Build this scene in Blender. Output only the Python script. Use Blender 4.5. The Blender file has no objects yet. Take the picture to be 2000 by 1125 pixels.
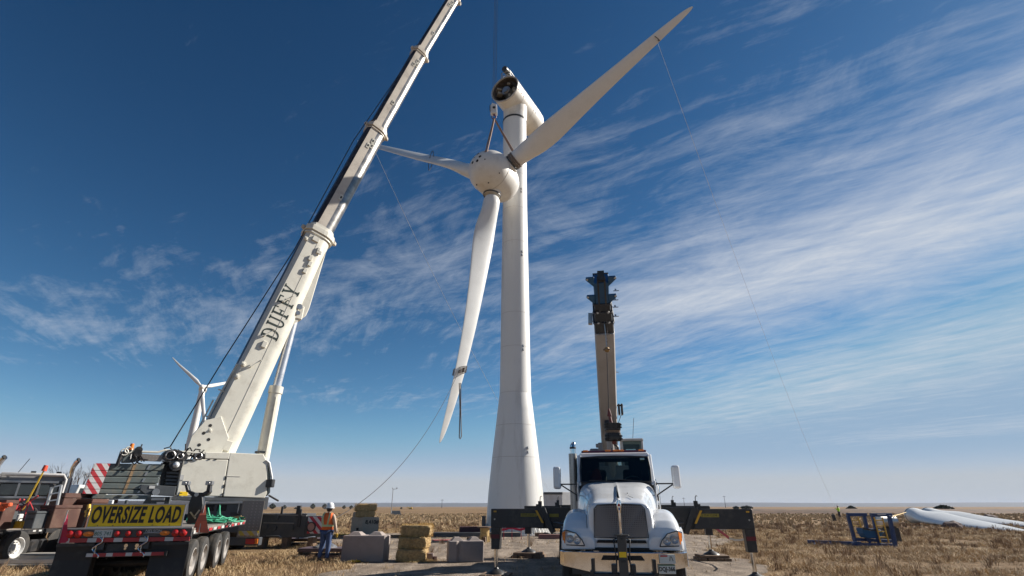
import bpy, bmesh, math, random
import numpy as np
from mathutils import Vector, Matrix, noise
rnd = random.Random(7)
R = math.radians
PI = math.pi
V = Vector
scene = bpy.context.scene
COL = scene.collection

# ------------------------------------------------------------------ camera
FPX, PITCH, CAMH = 1025.0, R(22.6), 1.75      # focal length in pixels of a 2000 wide frame
cam_data = bpy.data.cameras.new('camera')
cam = bpy.data.objects.new('camera', cam_data)
COL.objects.link(cam)
cam.location = (0, 0, CAMH)
cam.rotation_euler = (R(90) + PITCH, 0, 0)
cam_data.sensor_width = 36
cam_data.lens = FPX / 2000 * 36
cam_data.clip_start = 0.1
cam_data.clip_end = 30000
scene.camera = cam

# ------------------------------------------------------------------ sun and sky
SUN_AZ, SUN_EL = R(69), R(32)
S = V((math.sin(SUN_AZ) * math.cos(SUN_EL), math.cos(SUN_AZ) * math.cos(SUN_EL), math.sin(SUN_EL)))
sun_data = bpy.data.lights.new('sun', 'SUN')
sun_data.energy = 5.0
sun_data.angle = R(0.53)
sun_data.color = (1.0, 0.945, 0.86)
sun = bpy.data.objects.new('sun', sun_data)
COL.objects.link(sun)
sun.rotation_euler = S.to_track_quat('Z', 'Y').to_euler()

world = bpy.data.worlds.new('World')
scene.world = world
world.use_nodes = True
nt = world.node_tree
nt.nodes.clear()
def N(t, **kw):
    n = nt.nodes.new(t)
    for k, v in kw.items():
        if k.startswith('i_'):
            n.inputs[int(k[2:])].default_value = v
        else:
            setattr(n, k, v)
    return n
def Lk(a, b): nt.links.new(a, b)
def mth(op, a, b=None, c=None, clamp=False):
    n = nt.nodes.new('ShaderNodeMath'); n.operation = op; n.use_clamp = clamp
    for i, x in enumerate((a, b, c)):
        if x is None: continue
        if isinstance(x, (int, float)): n.inputs[i].default_value = x
        else: nt.links.new(x, n.inputs[i])
    return n.outputs[0]
out = N('ShaderNodeOutputWorld')
bg = N('ShaderNodeBackground', i_1=0.05)
sky = N('ShaderNodeTexSky', sky_type='NISHITA', sun_disc=False, sun_elevation=SUN_EL, sun_rotation=SUN_AZ,
        altitude=1800, air_density=0.9, dust_density=0.35, ozone_density=2.2)
tc = N('ShaderNodeTexCoord')
sep = N('ShaderNodeSeparateXYZ'); Lk(tc.outputs['Generated'], sep.inputs[0])
zc = mth('MAXIMUM', sep.outputs[2], 0.012)
px_ = mth('DIVIDE', sep.outputs[0], zc); py_ = mth('DIVIDE', sep.outputs[1], zc)
plane = N('ShaderNodeCombineXYZ'); Lk(px_, plane.inputs[0]); Lk(py_, plane.inputs[1])
# slow bend of the wind direction
warp = N('ShaderNodeTexNoise'); warp.inputs['Scale'].default_value = 0.55; warp.inputs['Detail'].default_value = 2
Lk(plane.outputs[0], warp.inputs['Vector'])
wv = N('ShaderNodeVectorMath', operation='SUBTRACT'); Lk(warp.outputs['Color'], wv.inputs[0]); wv.inputs[1].default_value = (.5, .5, .5)
ws = N('ShaderNodeVectorMath', operation='SCALE'); Lk(wv.outputs[0], ws.inputs[0]); ws.inputs['Scale'].default_value = 0.42
wa = N('ShaderNodeVectorMath', operation='ADD'); Lk(plane.outputs[0], wa.inputs[0]); Lk(ws.outputs[0], wa.inputs[1])
def streak(angle, sx, sy, scale, detail, rough, dist=0.4, off=(0, 0, 0)):
    mp = N('ShaderNodeMapping', vector_type='TEXTURE')
    mp.inputs['Rotation'].default_value = (0, 0, angle); mp.inputs['Scale'].default_value = (sx, sy, 1)
    mp.inputs['Location'].default_value = off
    Lk(wa.outputs[0], mp.inputs[0])
    n = N('ShaderNodeTexNoise'); n.inputs['Scale'].default_value = scale; n.inputs['Detail'].default_value = detail
    n.inputs['Roughness'].default_value = rough; n.inputs['Distortion'].default_value = dist
    Lk(mp.outputs[0], n.inputs['Vector'])
    return n.outputs['Fac']
ST_ANG = R(-64)
# the wisps fan out: flatter overhead, steeper toward the horizon
fanw = N('ShaderNodeMapRange', interpolation_type='SMOOTHSTEP'); fanw.inputs['From Min'].default_value = 1.3; fanw.inputs['From Max'].default_value = 3.4
Lk(py_, fanw.inputs['Value'])
def fan(n1, n2):
    m_ = N('ShaderNodeMix'); Lk(fanw.outputs[0], m_.inputs[0]); Lk(n1, m_.inputs[2]); Lk(n2, m_.inputs[3]); return m_.outputs[0]
fib = fan(streak(R(-28), 2.0, 0.34, 2.6, 9, 0.66, 0.3), streak(R(-66), 2.8, 0.36, 2.4, 9, 0.66, 0.3))
fib2 = streak(R(-48), 1.9, 0.45, 3.2, 8, 0.68, 0.5, (3, 7, 0))
fine = fan(streak(R(-24), 3.0, 0.15, 5.0, 7, 0.72, 0.3, (9, 2, 0)), streak(R(-70), 4.0, 0.17, 5.0, 7, 0.72, 0.2, (9, 2, 0)))
puff = streak(R(-45), 1.15, 0.75, 2.6, 10, 0.70, 0.5, (1, 5, 0))
def blob(cx, cy, ang, a, b, amp):
    # soft elongated patch of cloud cover in the plane of the cirrus layer
    dx = mth('SUBTRACT', px_, cx); dy = mth('SUBTRACT', py_, cy)
    c, s = math.cos(ang), math.sin(ang)
    u = mth('DIVIDE', mth('ADD', mth('MULTIPLY', dx, c), mth('MULTIPLY', dy, s)), a)
    v = mth('DIVIDE', mth('SUBTRACT', mth('MULTIPLY', dy, c), mth('MULTIPLY', dx, s)), b)
    q = mth('ADD', mth('MULTIPLY', u, u), mth('MULTIPLY', v, v))
    return mth('MULTIPLY', mth('EXPONENT', mth('MULTIPLY', q, -1)), amp)
#BLOBS
cov = None
for bdef in [(1.55, 1.90, R(-48), 1.45, 0.62, 0.34), (0.75, 3.0, R(-64), 1.9, 0.9, 0.19), (2.9, 3.6, R(-65), 2.6, 1.2, 0.24),
             (-2.4, 3.0, R(80), 0.9, 1.2, 0.15), (-0.95, 2.6, R(-35), 1.1, 0.6, 0.12), (1.25, 0.95, R(-30), .85, .35, 0.11),
             (2.8, 6.2, R(-60), 3.4, 1.7, 0.20), (-0.2, 1.8, R(-50), .8, .45, 0.09), (6.5, 7.5, R(-60), 2.8, 1.4, 0.25), (-1.2, 5.4, R(20), 1.6, .7, 0.12)]:
    b_ = blob(*bdef)
    cov = b_ if cov is None else mth('ADD', cov, b_)
tex = mth('ADD', mth('MULTIPLY', fib, 0.42), mth('MULTIPLY', fib2, 0.30))
tex = mth('ADD', tex, mth('ADD', mth('MULTIPLY', fine, 0.14), mth('MULTIPLY', puff, 0.50)))
dens = mth('SUBTRACT', mth('ADD', tex, cov), 0.765)
dens = mth('MULTIPLY', dens, 2.2, clamp=True)
dens = mth('MULTIPLY', mth('POWER', dens, 1.15), 0.90)
# pale bank of thin cloud low over the plain
rr = N('ShaderNodeVectorMath', operation='LENGTH'); Lk(plane.outputs[0], rr.inputs[0])
low = N('ShaderNodeMapRange', interpolation_type='SMOOTHSTEP'); low.inputs['From Min'].default_value = 9; low.inputs['From Max'].default_value = 26
low.inputs['To Max'].default_value = 0.95
Lk(rr.outputs['Value'], low.inputs['Value'])
lown = mth('MULTIPLY', low.outputs[0], mth('ADD', mth('MULTIPLY', puff, 0.9), 0.40), clamp=True)
dens = mth('MAXIMUM', dens, lown)
# deep polarised blue: the clear sky's own gradient, steepened evenly
sc_ = N('ShaderNodeSeparateColor'); Lk(sky.outputs[0], sc_.inputs[0]); cc_ = N('ShaderNodeCombineColor')
for i_, (k_, g_) in enumerate(((.43, 1.85), (.66, 1.45), (.72, 1.30))):
    Lk(mth('SMOOTH_MIN', mth('MULTIPLY', mth('POWER', sc_.outputs[i_], g_), k_), (3.7, 5.4, 7.4)[i_], 2.0), cc_.inputs[i_])
mix = N('ShaderNodeMix', data_type='RGBA'); Lk(dens, mix.inputs[0]); Lk(cc_.outputs[0], mix.inputs[6])
ccol = N('ShaderNodeMix', data_type='RGBA')
Lk(low.outputs[0], ccol.inputs[0]); ccol.inputs[6].default_value = (7.6, 8.1, 8.9, 1); ccol.inputs[7].default_value = (6.4, 6.7, 7.0, 1)
Lk(ccol.outputs[2], mix.inputs[7])
Lk(mix.outputs[2], bg.inputs[0]); Lk(bg.outputs[0], out.inputs[0])

scene.view_settings.view_transform = 'Standard'
scene.view_settings.look = 'None'
scene.view_settings.exposure = 0.72
scene.view_settings.gamma = 1.0
scene.view_settings.use_curve_mapping = False

# ------------------------------------------------------------------ measuring helpers (survey of the site)
_c, _s = math.cos(PITCH), math.sin(PITCH)
def ray(px, py):
    u = (px - 1000) / FPX; v = (562.5 - py) / FPX
    return V((u, _c - v * _s, _s + v * _c))
def atY(px, py, Y):
    r = ray(px, py); t = Y / r.y
    return V((r.x * t, Y, CAMH + r.z * t))
def atz(px, py, z=0.0):
    r = ray(px, py); t = (z - CAMH) / r.z
    return V((r.x * t, r.y * t, z))
def onplane(px, py, p, n):
    r = ray(px, py); o = V((0, 0, CAMH)); t = (p - o).dot(n) / r.dot(n)
    return o + r * t

# ------------------------------------------------------------------ object helpers
def tag(o, label=None, cat=None, group=None, kind=None):
    if label: o['label'] = label
    if cat: o['category'] = cat
    if group: o['group'] = group
    if kind: o['kind'] = kind
    return o
def thing(name, label, cat, loc=(0, 0, 0), rz=0.0, group=None):
    o = bpy.data.objects.new(name, None); COL.objects.link(o)
    o.empty_display_size = 0.2
    o.location = loc; o.rotation_euler = (0, 0, rz)
    return tag(o, label, cat, group)
def wmat(o):
    m = Matrix.Translation(o.location) @ o.rotation_euler.to_matrix().to_4x4() @ Matrix.Diagonal((*o.scale, 1))
    return (wmat(o.parent) @ m) if o.parent else m
def copy_tree(o, parent=None):
    c = o.copy(); COL.objects.link(c)
    if parent: c.parent = parent
    for ch in [x for x in o.children]:
        copy_tree(ch, c)
    return c

class MB:
    def __init__(s): s.v = []; s.f = []; s.m = []
    def add(s, vs, fs, mi=0):
        o = len(s.v); s.v += [V(p) for p in vs]
        for f in fs: s.f.append(tuple(i + o for i in f)); s.m.append(mi)
        return s
    def box(s, c, d, rot=None, mi=0, taper=1.0):
        hx, hy, hz = d[0] / 2, d[1] / 2, d[2] / 2
        p = []
        for z, k in ((-hz, 1), (hz, taper)):
            for x, y in ((-hx, -hy), (hx, -hy), (hx, hy), (-hx, hy)):
                q = V((x * k, y * k, z))
                if rot is not None: q = rot @ q
                p.append(q + V(c))
        return s.add(p, [(3, 2, 1, 0), (4, 5, 6, 7), (0, 1, 5, 4), (1, 2, 6, 5), (2, 3, 7, 6), (3, 0, 4, 7)], mi)
    def bar(s, a, b, w, h, up=(0, 0, 1), mi=0):
        a = V(a); b = V(b); d = b - a; L = d.length; d.normalize()
        x = d.cross(V(up))
        if x.length < 1e-4: x = d.cross(V((1, 0, 0)))
        x.normalize(); z = x.cross(d)
        m = Matrix((x, d, z)).transposed()
        return s.box((a + b) / 2, (w, L, h), m, mi)
    def loft(s, rings, mi=0, caps=True, closed=True):
        n = len(rings[0]); o = len(s.v)
        for r in rings: s.v += [V(p) for p in r]
        for k in range(len(rings) - 1):
            for i in range(n if closed else n - 1):
                j = (i + 1) % n
                s.f.append((o + k * n + i, o + k * n + j, o + (k + 1) * n + j, o + (k + 1) * n + i)); s.m.append(mi)
        if caps:
            s.f.append(tuple(o + i for i in reversed(range(n)))); s.m.append(mi)
            s.f.append(tuple(o + (len(rings) - 1) * n + i for i in range(n))); s.m.append(mi)
        return s
    def cyl(s, a, b, r0, r1=None, n=12, mi=0, caps=True):
        return s.tube([a, b], [r0, r0 if r1 is None else r1], n, mi, caps)
    def tube(s, pts, r, n=6, mi=0, caps=True):
        pts = [V(p) for p in pts]
        if isinstance(r, (int, float)): r = [r] * len(pts)
        rings = []; x = None
        for i, p in enumerate(pts):
            d = (pts[min(i + 1, len(pts) - 1)] - pts[max(i - 1, 0)])
            if d.length < 1e-9: d = V((0, 0, 1))
            d.normalize()
            if x is None:
                x = d.cross(V((0, 0, 1)))
                if x.length < 1e-3: x = d.cross(V((0, 1, 0)))
            x = x - d * x.dot(d); x.normalize(); y = d.cross(x)
            rings.append([p + (x * math.cos(2 * PI * k / n) + y * math.sin(2 * PI * k / n)) * r[i] for k in range(n)])
        return s.loft(rings, mi, caps)
    def lathe(s, prof, o=(0, 0, 0), ax=(0, 0, 1), n=24, mi=0, caps=True):
        ax = V(ax).normalized(); x = ax.cross(V((0, 0, 1)))
        if x.length < 1e-3: x = V((1, 0, 0))
        x.normalize(); y = ax.cross(x); o = V(o)
        return s.loft([[o + ax * h + (x * math.cos(2 * PI * k / n) + y * math.sin(2 * PI * k / n)) * max(r, 1e-4) for k in range(n)] for r, h in prof], mi, caps)
    def ring(s, prof, o=(0, 0, 0), ax=(0, 0, 1), n=24, mi=0):
        return s.lathe(list(prof) + [prof[0]], o, ax, n, mi, caps=False)
    def prism(s, pts, ext, mi=0):
        ext = V(ext)
        return s.loft([[V(p) for p in pts], [V(p) + ext for p in pts]], mi)
    def sphere(s, c, r, n=12, m=8, mi=0, sc=(1, 1, 1)):
        c = V(c)
        return s.loft([[c + V((r * sc[0] * math.sin(PI * j / m) * math.cos(2 * PI * k / n), r * sc[1] * math.sin(PI * j / m) * math.sin(2 * PI * k / n), -r * sc[2] * math.cos(PI * j / m))) for k in range(n)] for j in [0.02] + list(range(1, m)) + [m - .02]], mi)
    def build(s, name, mats, parent=None, world=False, smooth=None, bevel=0, local=None, seg=1):
        me = bpy.data.meshes.new(name)
        vs = s.v
        if local is not None: vs = [local @ p for p in vs]
        if world and parent is not None:
            inv = wmat(parent).inverted(); vs = [inv @ p for p in vs]
        me.from_pydata([tuple(p) for p in vs], [], s.f)
        if not isinstance(mats, (list, tuple)): mats = [mats]
        for m in mats: me.materials.append(m)
        me.polygons.foreach_set('material_index', s.m)
        bm = bmesh.new(); bm.from_mesh(me); bmesh.ops.recalc_face_normals(bm, faces=bm.faces); bm.to_mesh(me); bm.free()
        if smooth is not None:
            me.shade_smooth(); me.set_sharp_from_angle(angle=R(smooth))
        o = bpy.data.objects.new(name, me); COL.objects.link(o)
        if parent is not None: o.parent = parent
        if bevel:
            b = o.modifiers.new('bevel', 'BEVEL'); b.width = bevel; b.segments = seg; b.limit_method = 'ANGLE'; b.angle_limit = R(40)
            b.harden_normals = False
        return o

# ------------------------------------------------------------------ materials
def mat(name, col, rough=0.6, metal=0.0, var=0.12, vs=3.0, bump=0.0, bs=40.0, spec=0.5, dirt=None, dirt_amt=0.0, dirt_s=1.2, coat=0.0, alpha=None, streak=False):
    m = bpy.data.materials.new(name); m.use_nodes = True
    t = m.node_tree; b = t.nodes['Principled BSDF']
    b.inputs['Roughness'].default_value = rough; b.inputs['Metallic'].default_value = metal
    b.inputs['Specular IOR Level'].default_value = spec
    if coat: b.inputs['Coat Weight'].default_value = coat; b.inputs['Coat Roughness'].default_value = 0.06
    tc = t.nodes.new('ShaderNodeTexCoord'); vec = tc.outputs['Object']
    no = t.nodes.new('ShaderNodeTexNoise'); no.inputs['Scale'].default_value = vs; no.inputs['Detail'].default_value = 7; no.inputs['Roughness'].default_value = 0.65
    if streak:
        mp = t.nodes.new('ShaderNodeMapping'); mp.inputs['Scale'].default_value = (1, 1, 0.12); t.links.new(vec, mp.inputs[0]); vec = mp.outputs[0]
    t.links.new(vec, no.inputs['Vector'])
    mr = t.nodes.new('ShaderNodeMapRange'); mr.inputs['From Min'].default_value = 0.3; mr.inputs['From Max'].default_value = 0.7
    mr.inputs['To Min'].default_value = 1 - var; mr.inputs['To Max'].default_value = 1 + var
    t.links.new(no.outputs['Fac'], mr.inputs['Value'])
    mx = t.nodes.new('ShaderNodeVectorMath'); mx.operation = 'SCALE'; mx.inputs[0].default_value = col[:3]
    t.links.new(mr.outputs[0], mx.inputs['Scale'])
    src = mx.outputs[0]
    if dirt is not None:
        n2 = t.nodes.new('ShaderNodeTexNoise'); n2.inputs['Scale'].default_value = dirt_s; n2.inputs['Detail'].default_value = 9; n2.inputs['Roughness'].default_value = 0.72
        t.links.new(vec, n2.inputs['Vector'])
        r2 = t.nodes.new('ShaderNodeMapRange'); r2.inputs['From Min'].default_value = 0.5; r2.inputs['From Max'].default_value = 0.72; r2.inputs['To Max'].default_value = dirt_amt
        t.links.new(n2.outputs['Fac'], r2.inputs['Value'])
        mm = t.nodes.new('ShaderNodeMix'); mm.data_type = 'RGBA'
        t.links.new(r2.outputs[0], mm.inputs[0]); t.links.new(src, mm.inputs[6]); mm.inputs[7].default_value = (*dirt[:3], 1)
        src = mm.outputs[2]
    t.links.new(src, b.inputs['Base Color'])
    rr_ = t.nodes.new('ShaderNodeMapRange'); rr_.inputs['To Min'].default_value = max(0.02, rough - 0.08); rr_.inputs['To Max'].default_value = min(1, rough + 0.12)
    t.links.new(no.outputs['Fac'], rr_.inputs['Value']); t.links.new(rr_.outputs[0], b.inputs['Roughness'])
    if bump:
        nb = t.nodes.new('ShaderNodeTexNoise'); nb.inputs['Scale'].default_value = bs; nb.inputs['Detail'].default_value = 6
        t.links.new(vec, nb.inputs['Vector'])
        bp = t.nodes.new('ShaderNodeBump'); bp.inputs['Strength'].default_value = bump; bp.inputs['Distance'].default_value = 0.02
        t.links.new(nb.outputs['Fac'], bp.inputs['Height']); t.links.new(bp.outputs[0], b.inputs['Normal'])
    return m

def stripes(name, c1, c2, ax, period, slope, rough=0.5, up='Z', emis=0):
    # flat printed diagonal bands; ax = local axis along the board
    m = mat(name, c1, rough); t = m.node_tree; b = t.nodes['Principled BSDF']
    tc = t.nodes.new('ShaderNodeTexCoord'); sp = t.nodes.new('ShaderNodeSeparateXYZ'); t.links.new(tc.outputs['Object'], sp.inputs[0])
    def mm(op, a, bb):
        n = t.nodes.new('ShaderNodeMath'); n.operation = op
        for i, x in enumerate((a, bb)):
            if isinstance(x, (int, float)): n.inputs[i].default_value = x
            else: t.links.new(x, n.inputs[i])
        return n.outputs[0]
    a = mm('MULTIPLY', sp.outputs['XYZ'.index(up)], slope)
    s_ = a
    for k, w in ax.items(): s_ = mm('ADD', s_, mm('MULTIPLY', sp.outputs['XYZ'.index(k)], w))
    fr = mm('FRACT', mm('DIVIDE', mm('ADD', s_, 100.0), period), 0)
    st = mm('GREATER_THAN', fr, 0.5)
    no = t.nodes.new('ShaderNodeTexNoise'); no.inputs['Scale'].default_value = 14; no.inputs['Detail'].default_value = 8
    t.links.new(tc.outputs['Object'], no.inputs['Vector'])
    mr = t.nodes.new('ShaderNodeMapRange'); mr.inputs['From Min'].default_value = 0.55; mr.inputs['From Max'].default_value = 0.75; mr.inputs['To Max'].default_value = 0.35
    t.links.new(no.outputs['Fac'], mr.inputs['Value'])
    mx = t.nodes.new('ShaderNodeMix'); mx.data_type = 'RGBA'; t.links.new(st, mx.inputs[0]); mx.inputs[6].default_value = (*c1, 1); mx.inputs[7].default_value = (*c2, 1)
    m2 = t.nodes.new('ShaderNodeMix'); m2.data_type = 'RGBA'; t.links.new(mr.outputs[0], m2.inputs[0]); t.links.new(mx.outputs[2], m2.inputs[6]); m2.inputs[7].default_value = (.16, .14, .12, 1)
    t.links.new(m2.outputs[2], b.inputs['Base Color'])
    return m

def grid_plate(name, col, period, rough=0.4, metal=0.8, holes=False):
    # tread plate / perforated sheet pattern
    m = mat(name, col, rough, metal); t = m.node_tree; b = t.nodes['Principled BSDF']
    tc = t.nodes.new('ShaderNodeTexCoord')
    vo = t.nodes.new('ShaderNodeTexVoronoi'); vo.inputs['Scale'].default_value = 1 / period; vo.inputs['Randomness'].default_value = 0.0
    t.links.new(tc.outputs['Object'], vo.inputs['Vector'])
    r = t.nodes.new('ShaderNodeMapRange'); r.inputs['From Min'].default_value = 0.22; r.inputs['From Max'].default_value = 0.34
    r.inputs['To Min'].default_value = 1; r.inputs['To Max'].default_value = 0
    t.links.new(vo.outputs['Distance'], r.inputs['Value'])
    mx = t.nodes.new('ShaderNodeMix'); mx.data_type = 'RGBA'; t.links.new(r.outputs[0], mx.inputs[0])
    k = 0.12 if holes else 1.5
    mx.inputs[6].default_value = (*col, 1); mx.inputs[7].default_value = (min(1, col[0] * k), min(1, col[1] * k), min(1, col[2] * k), 1)
    t.links.new(mx.outputs[2], b.inputs['Base Color'])
    bp = t.nodes.new('ShaderNodeBump'); bp.inputs['Strength'].default_value = 0.8; bp.inputs['Distance'].default_value = 0.01
    bp.invert = holes
    t.links.new(r.outputs[0], bp.inputs['Height']); t.links.new(bp.outputs[0], b.inputs['Normal'])
    return m

RUST = (0.16, 0.07, 0.03)
DUST = (0.30, 0.24, 0.17)
M = {}
M['turbine'] = mat('turbine_white_paint', (.71, .70, .67), .42, var=.05, vs=.35, dirt=(.30, .27, .22), dirt_amt=.55, dirt_s=.7, streak=True)
M['blade'] = mat('blade_gelcoat', (.72, .715, .69), .34, var=.03, vs=.6, dirt=(.4, .38, .34), dirt_amt=.22, dirt_s=.9)
M['cream'] = mat('cream_crane_paint', (.68, .65, .56), .38, var=.05, vs=1.5, dirt=(.3, .25, .18), dirt_amt=.35, dirt_s=1.6, coat=.25)
M['boomside'] = mat('scuffed_cream_boom_paint', (.56, .50, .42), .42, var=.12, vs=2.2, dirt=(.14, .11, .09), dirt_amt=.6, dirt_s=1.1, coat=.2)
M['boomdark'] = mat('near_black_boom_steel', (.035, .028, .028), .38, .2, var=.4, vs=1.2, dirt=(.4, .38, .34), dirt_amt=.35, dirt_s=1.5)  # near-black colour for the top faces of the boom sections
M['boombelly'] = mat('bare_boom_steel', (.30, .28, .26), .28, .8, var=.3, vs=1.5, dirt=(.03, .03, .03), dirt_amt=.7, dirt_s=.9)
M['white'] = mat('white_truck_paint', (.74, .75, .76), .22, var=.03, coat=.8, dirt=(.46, .42, .36), dirt_amt=.40, dirt_s=2.2)
M['white2'] = mat('dusty_white_paint', (.66, .66, .65), .4, var=.06, dirt=DUST, dirt_amt=.4)
M['chrome'] = mat('chrome', (.78, .77, .75), .08, 1, var=.06, vs=5, dirt=(.35, .3, .25), dirt_amt=.4, dirt_s=4)
M['steel'] = mat('worn_steel', (.42, .41, .40), .35, .9, var=.15, dirt=RUST, dirt_amt=.3)
M['black'] = mat('black_frame_paint', (.022, .022, .024), .42, var=.3, vs=4, dirt=(.12, .1, .08), dirt_amt=.5, dirt_s=2.5)
M['blackrub'] = mat('black_rubber_sheet', (.022, .021, .021), .6, var=.2, dirt=(.09, .08, .07), dirt_amt=.6, dirt_s=2)
M['tyre'] = mat('tyre_rubber', (.035, .033, .031), .75, var=.2, dirt=(.15, .12, .09), dirt_amt=.6, dirt_s=3, bump=.3, bs=60)
M['dkgrey'] = mat('dark_grey_crane_paint', (.060, .066, .072), .42, var=.15, vs=2, dirt=(.17, .15, .12), dirt_amt=.4, dirt_s=2.2)
M['cweight'] = mat('grey_green_counterweight_paint', (.105, .125, .12), .55, var=.15, vs=2, dirt=(.26, .20, .13), dirt_amt=.55, dirt_s=2.6)
M['cweightrust'] = mat('rust_streaks', (.30, .19, .10), .8, var=.5, vs=9, dirt=(.12, .13, .12), dirt_amt=.9, dirt_s=6)
M['tread'] = grid_plate('tread_plate', (.24, .21, .185), .11, .42, .35)
M['perf'] = grid_plate('perforated_shield', (.45, .43, .40), .034, .35, .8, holes=True)
M['signyellow'] = mat('sign_yellow', (.95, .62, .01), .5, var=.05, dirt=(.3, .2, .05), dirt_amt=.3, dirt_s=5)
M['ink'] = mat('sign_black_letters', (.015, .014, .013), .5)
M['inkgreen'] = mat('dark_green_letters', (.022, .035, .028), .5)
M['red'] = mat('red_plastic', (.45, .02, .02), .35, var=.1)
M['redtape'] = mat('red_reflector', (.42, .03, .035), .4, var=.15, dirt=(.1, .06, .05), dirt_amt=.4)
M['whitetape'] = mat('white_reflector', (.55, .54, .52), .4, var=.15, dirt=(.2, .17, .15), dirt_amt=.4)
M['orange'] = mat('orange_cloth', (.62, .10, .03), .75, var=.15, vs=6)
M['vest'] = mat('orange_vest', (.75, .13, .02), .75, var=.12, vs=9)
M['vestband'] = mat('reflective_band', (.42, .52, .28), .45, var=.1)
M['hivis'] = mat('lime_vest', (.45, .75, .04), .7)
M['amber'] = mat('amber_lens', (.75, .20, .02), .25, var=.1)
M['yellow'] = mat('yellow_paint', (.68, .42, .03), .5, var=.12, dirt=(.2, .14, .06), dirt_amt=.5, dirt_s=5)
M['concrete'] = mat('precast_concrete', (.30, .25, .225), .9, var=.14, vs=4, bump=.35, bs=45, dirt=(.17, .15, .13), dirt_amt=.5, dirt_s=2)
M['concrete2'] = mat('tan_concrete', (.36, .31, .25), .9, var=.14, vs=4, bump=.35, bs=45, dirt=(.2, .18, .15), dirt_amt=.5, dirt_s=2)
M['plank'] = mat('weathered_wood', (.17, .11, .07), .85, var=.3, vs=8, bump=.3)
M['spoolwood'] = mat('yellow_wood', (.45, .30, .12), .8, var=.3, vs=6, bump=.3)
M['boxbrown'] = mat('brown_steel_box', (.065, .022, .013), .55, var=.2, dirt=(.25, .17, .11), dirt_amt=.35)
M['straw'] = mat('straw', (.38, .26, .12), .85, var=.45, vs=14, bump=.9, bs=60)
M['glass'] = mat('dark_cab_glass', (.012, .018, .018), .04, var=.02, spec=1.0)
M['blue'] = mat('blue_frame_paint', (.016, .045, .14), .45, var=.2, dirt=(.15, .12, .1), dirt_amt=.35)
M['bluehead'] = mat('blue_boom_head_paint', (.010, .08, .19), .45, var=.2, dirt=(.08, .08, .08), dirt_amt=.5)
M['bolttan'] = mat('tan_boom_paint', (.42, .40, .385), .5, var=.06, vs=1.5, dirt=(.2, .16, .12), dirt_amt=.3)
M['rod'] = mat('polished_rod', (.62, .62, .64), .28, .55, var=.08)
M['bowl'] = mat('lamp_reflector', (.38, .39, .41), .25, .5)
M['rope'] = mat('wire_rope', (.05, .045, .045), .6)
M['tagrope'] = mat('pale_nylon_line', (.8, .8, .8), .7)
M['sling'] = mat('tan_sling', (.30, .19, .14), .8, var=.2)
M['strap'] = mat('grey_brown_strap', (.17, .14, .12), .85, var=.3, vs=10)
M['denim'] = mat('blue_denim', (.05, .085, .19), .85, var=.3, vs=9, bump=.4, dirt=(.16, .2, .3), dirt_amt=.6, dirt_s=5)
M['skin'] = mat('skin', (.42, .25, .18), .55, var=.06)
M['shirt'] = mat('beige_shirt', (.44, .34, .26), .85, var=.15, vs=8, bump=.4)
M['boot'] = mat('brown_boot', (.13, .08, .05), .7)
M['hat'] = mat('white_hard_hat', (.80, .80, .80), .3, coat=.4)
M['hair'] = mat('dark_hair', (.03, .02, .015), .8)
M['greenstrap'] = mat('green_strap', (.03, .27, .15), .7, var=.25, vs=10)
M['hole'] = mat('dark_interior', (.012, .011, .010), .7)
M['purple'] = mat('purple_primer', (.09, .02, .06), .6)
M['interior'] = mat('machinery_brown', (.09, .07, .05), .6, var=.5, vs=4)
M['rim'] = mat('dusty_rim', (.40, .37, .34), .5, .3, var=.2, dirt=(.12, .1, .08), dirt_amt=.6, dirt_s=5)
M['rock'] = mat('boulder', (.14, .10, .09), .9, var=.3, bump=.6, bs=12)
M['leaf'] = mat('dark_tree_leaves', (.035, .05, .025), .8, var=.4)
M['bark'] = mat('bare_twigs', (.30, .22, .17), .9, var=.2)
M['lens'] = mat('headlamp_lens', (.72, .74, .75), .08, .3, var=.2, vs=20)
M['lensdark'] = mat('headlamp_bowl', (.05, .055, .06), .1, .6)
M['plate'] = mat('licence_plate', (.55, .58, .55), .45, var=.1)
M['greenink'] = mat('plate_green', (.02, .12, .07), .5)
M['redink'] = mat('red_lettering', (.5, .04, .04), .5)
M['blueink'] = mat('blue_lettering', (.08, .18, .42), .5)
M['grille'] = grid_plate('grille_mesh', (.17, .165, .17), .034, .4, .7, holes=True)
M['chev'] = stripes('red_white_chevrons', (.52, .04, .05), (.66, .64, .62), {'X': 1.0}, .36, .8)

def text(name, s, m, size, parent, matrix, world=True, sx=1.0, shear=0.0, bold=0.0, ext=0.002, align='CENTER', spacing=1.0):
    cu = bpy.data.curves.new(name, 'FONT'); cu.body = s; cu.size = size; cu.shear = shear; cu.offset = bold; cu.extrude = ext
    cu.align_x = align; cu.align_y = 'CENTER'; cu.space_character = spacing; cu.resolution_u = 3
    tmp = bpy.data.objects.new('tmp_text', cu); COL.objects.link(tmp)
    dg = bpy.context.evaluated_depsgraph_get()
    me = bpy.data.meshes.new_from_object(tmp.evaluated_get(dg))
    bpy.data.objects.remove(tmp); bpy.data.curves.remove(cu)
    me.name = name; me.materials.clear(); me.materials.append(m)
    mm = matrix @ Matrix.Diagonal((sx, 1, 1, 1))
    if world and parent is not None: mm = wmat(parent).inverted() @ mm
    me.transform(mm)
    o = bpy.data.objects.new(name, me); COL.objects.link(o)
    if parent is not None: o.parent = parent
    return o
def frame(o, x, y):
    """matrix whose local x runs along x and local y along y (text reads along x)"""
    x = V(x).normalized(); y = V(y); y = (y - x * x.dot(y)).normalized(); z = x.cross(y)
    m = Matrix((x, y, z)).transposed().to_4x4(); m.translation = V(o)
    return m
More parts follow.
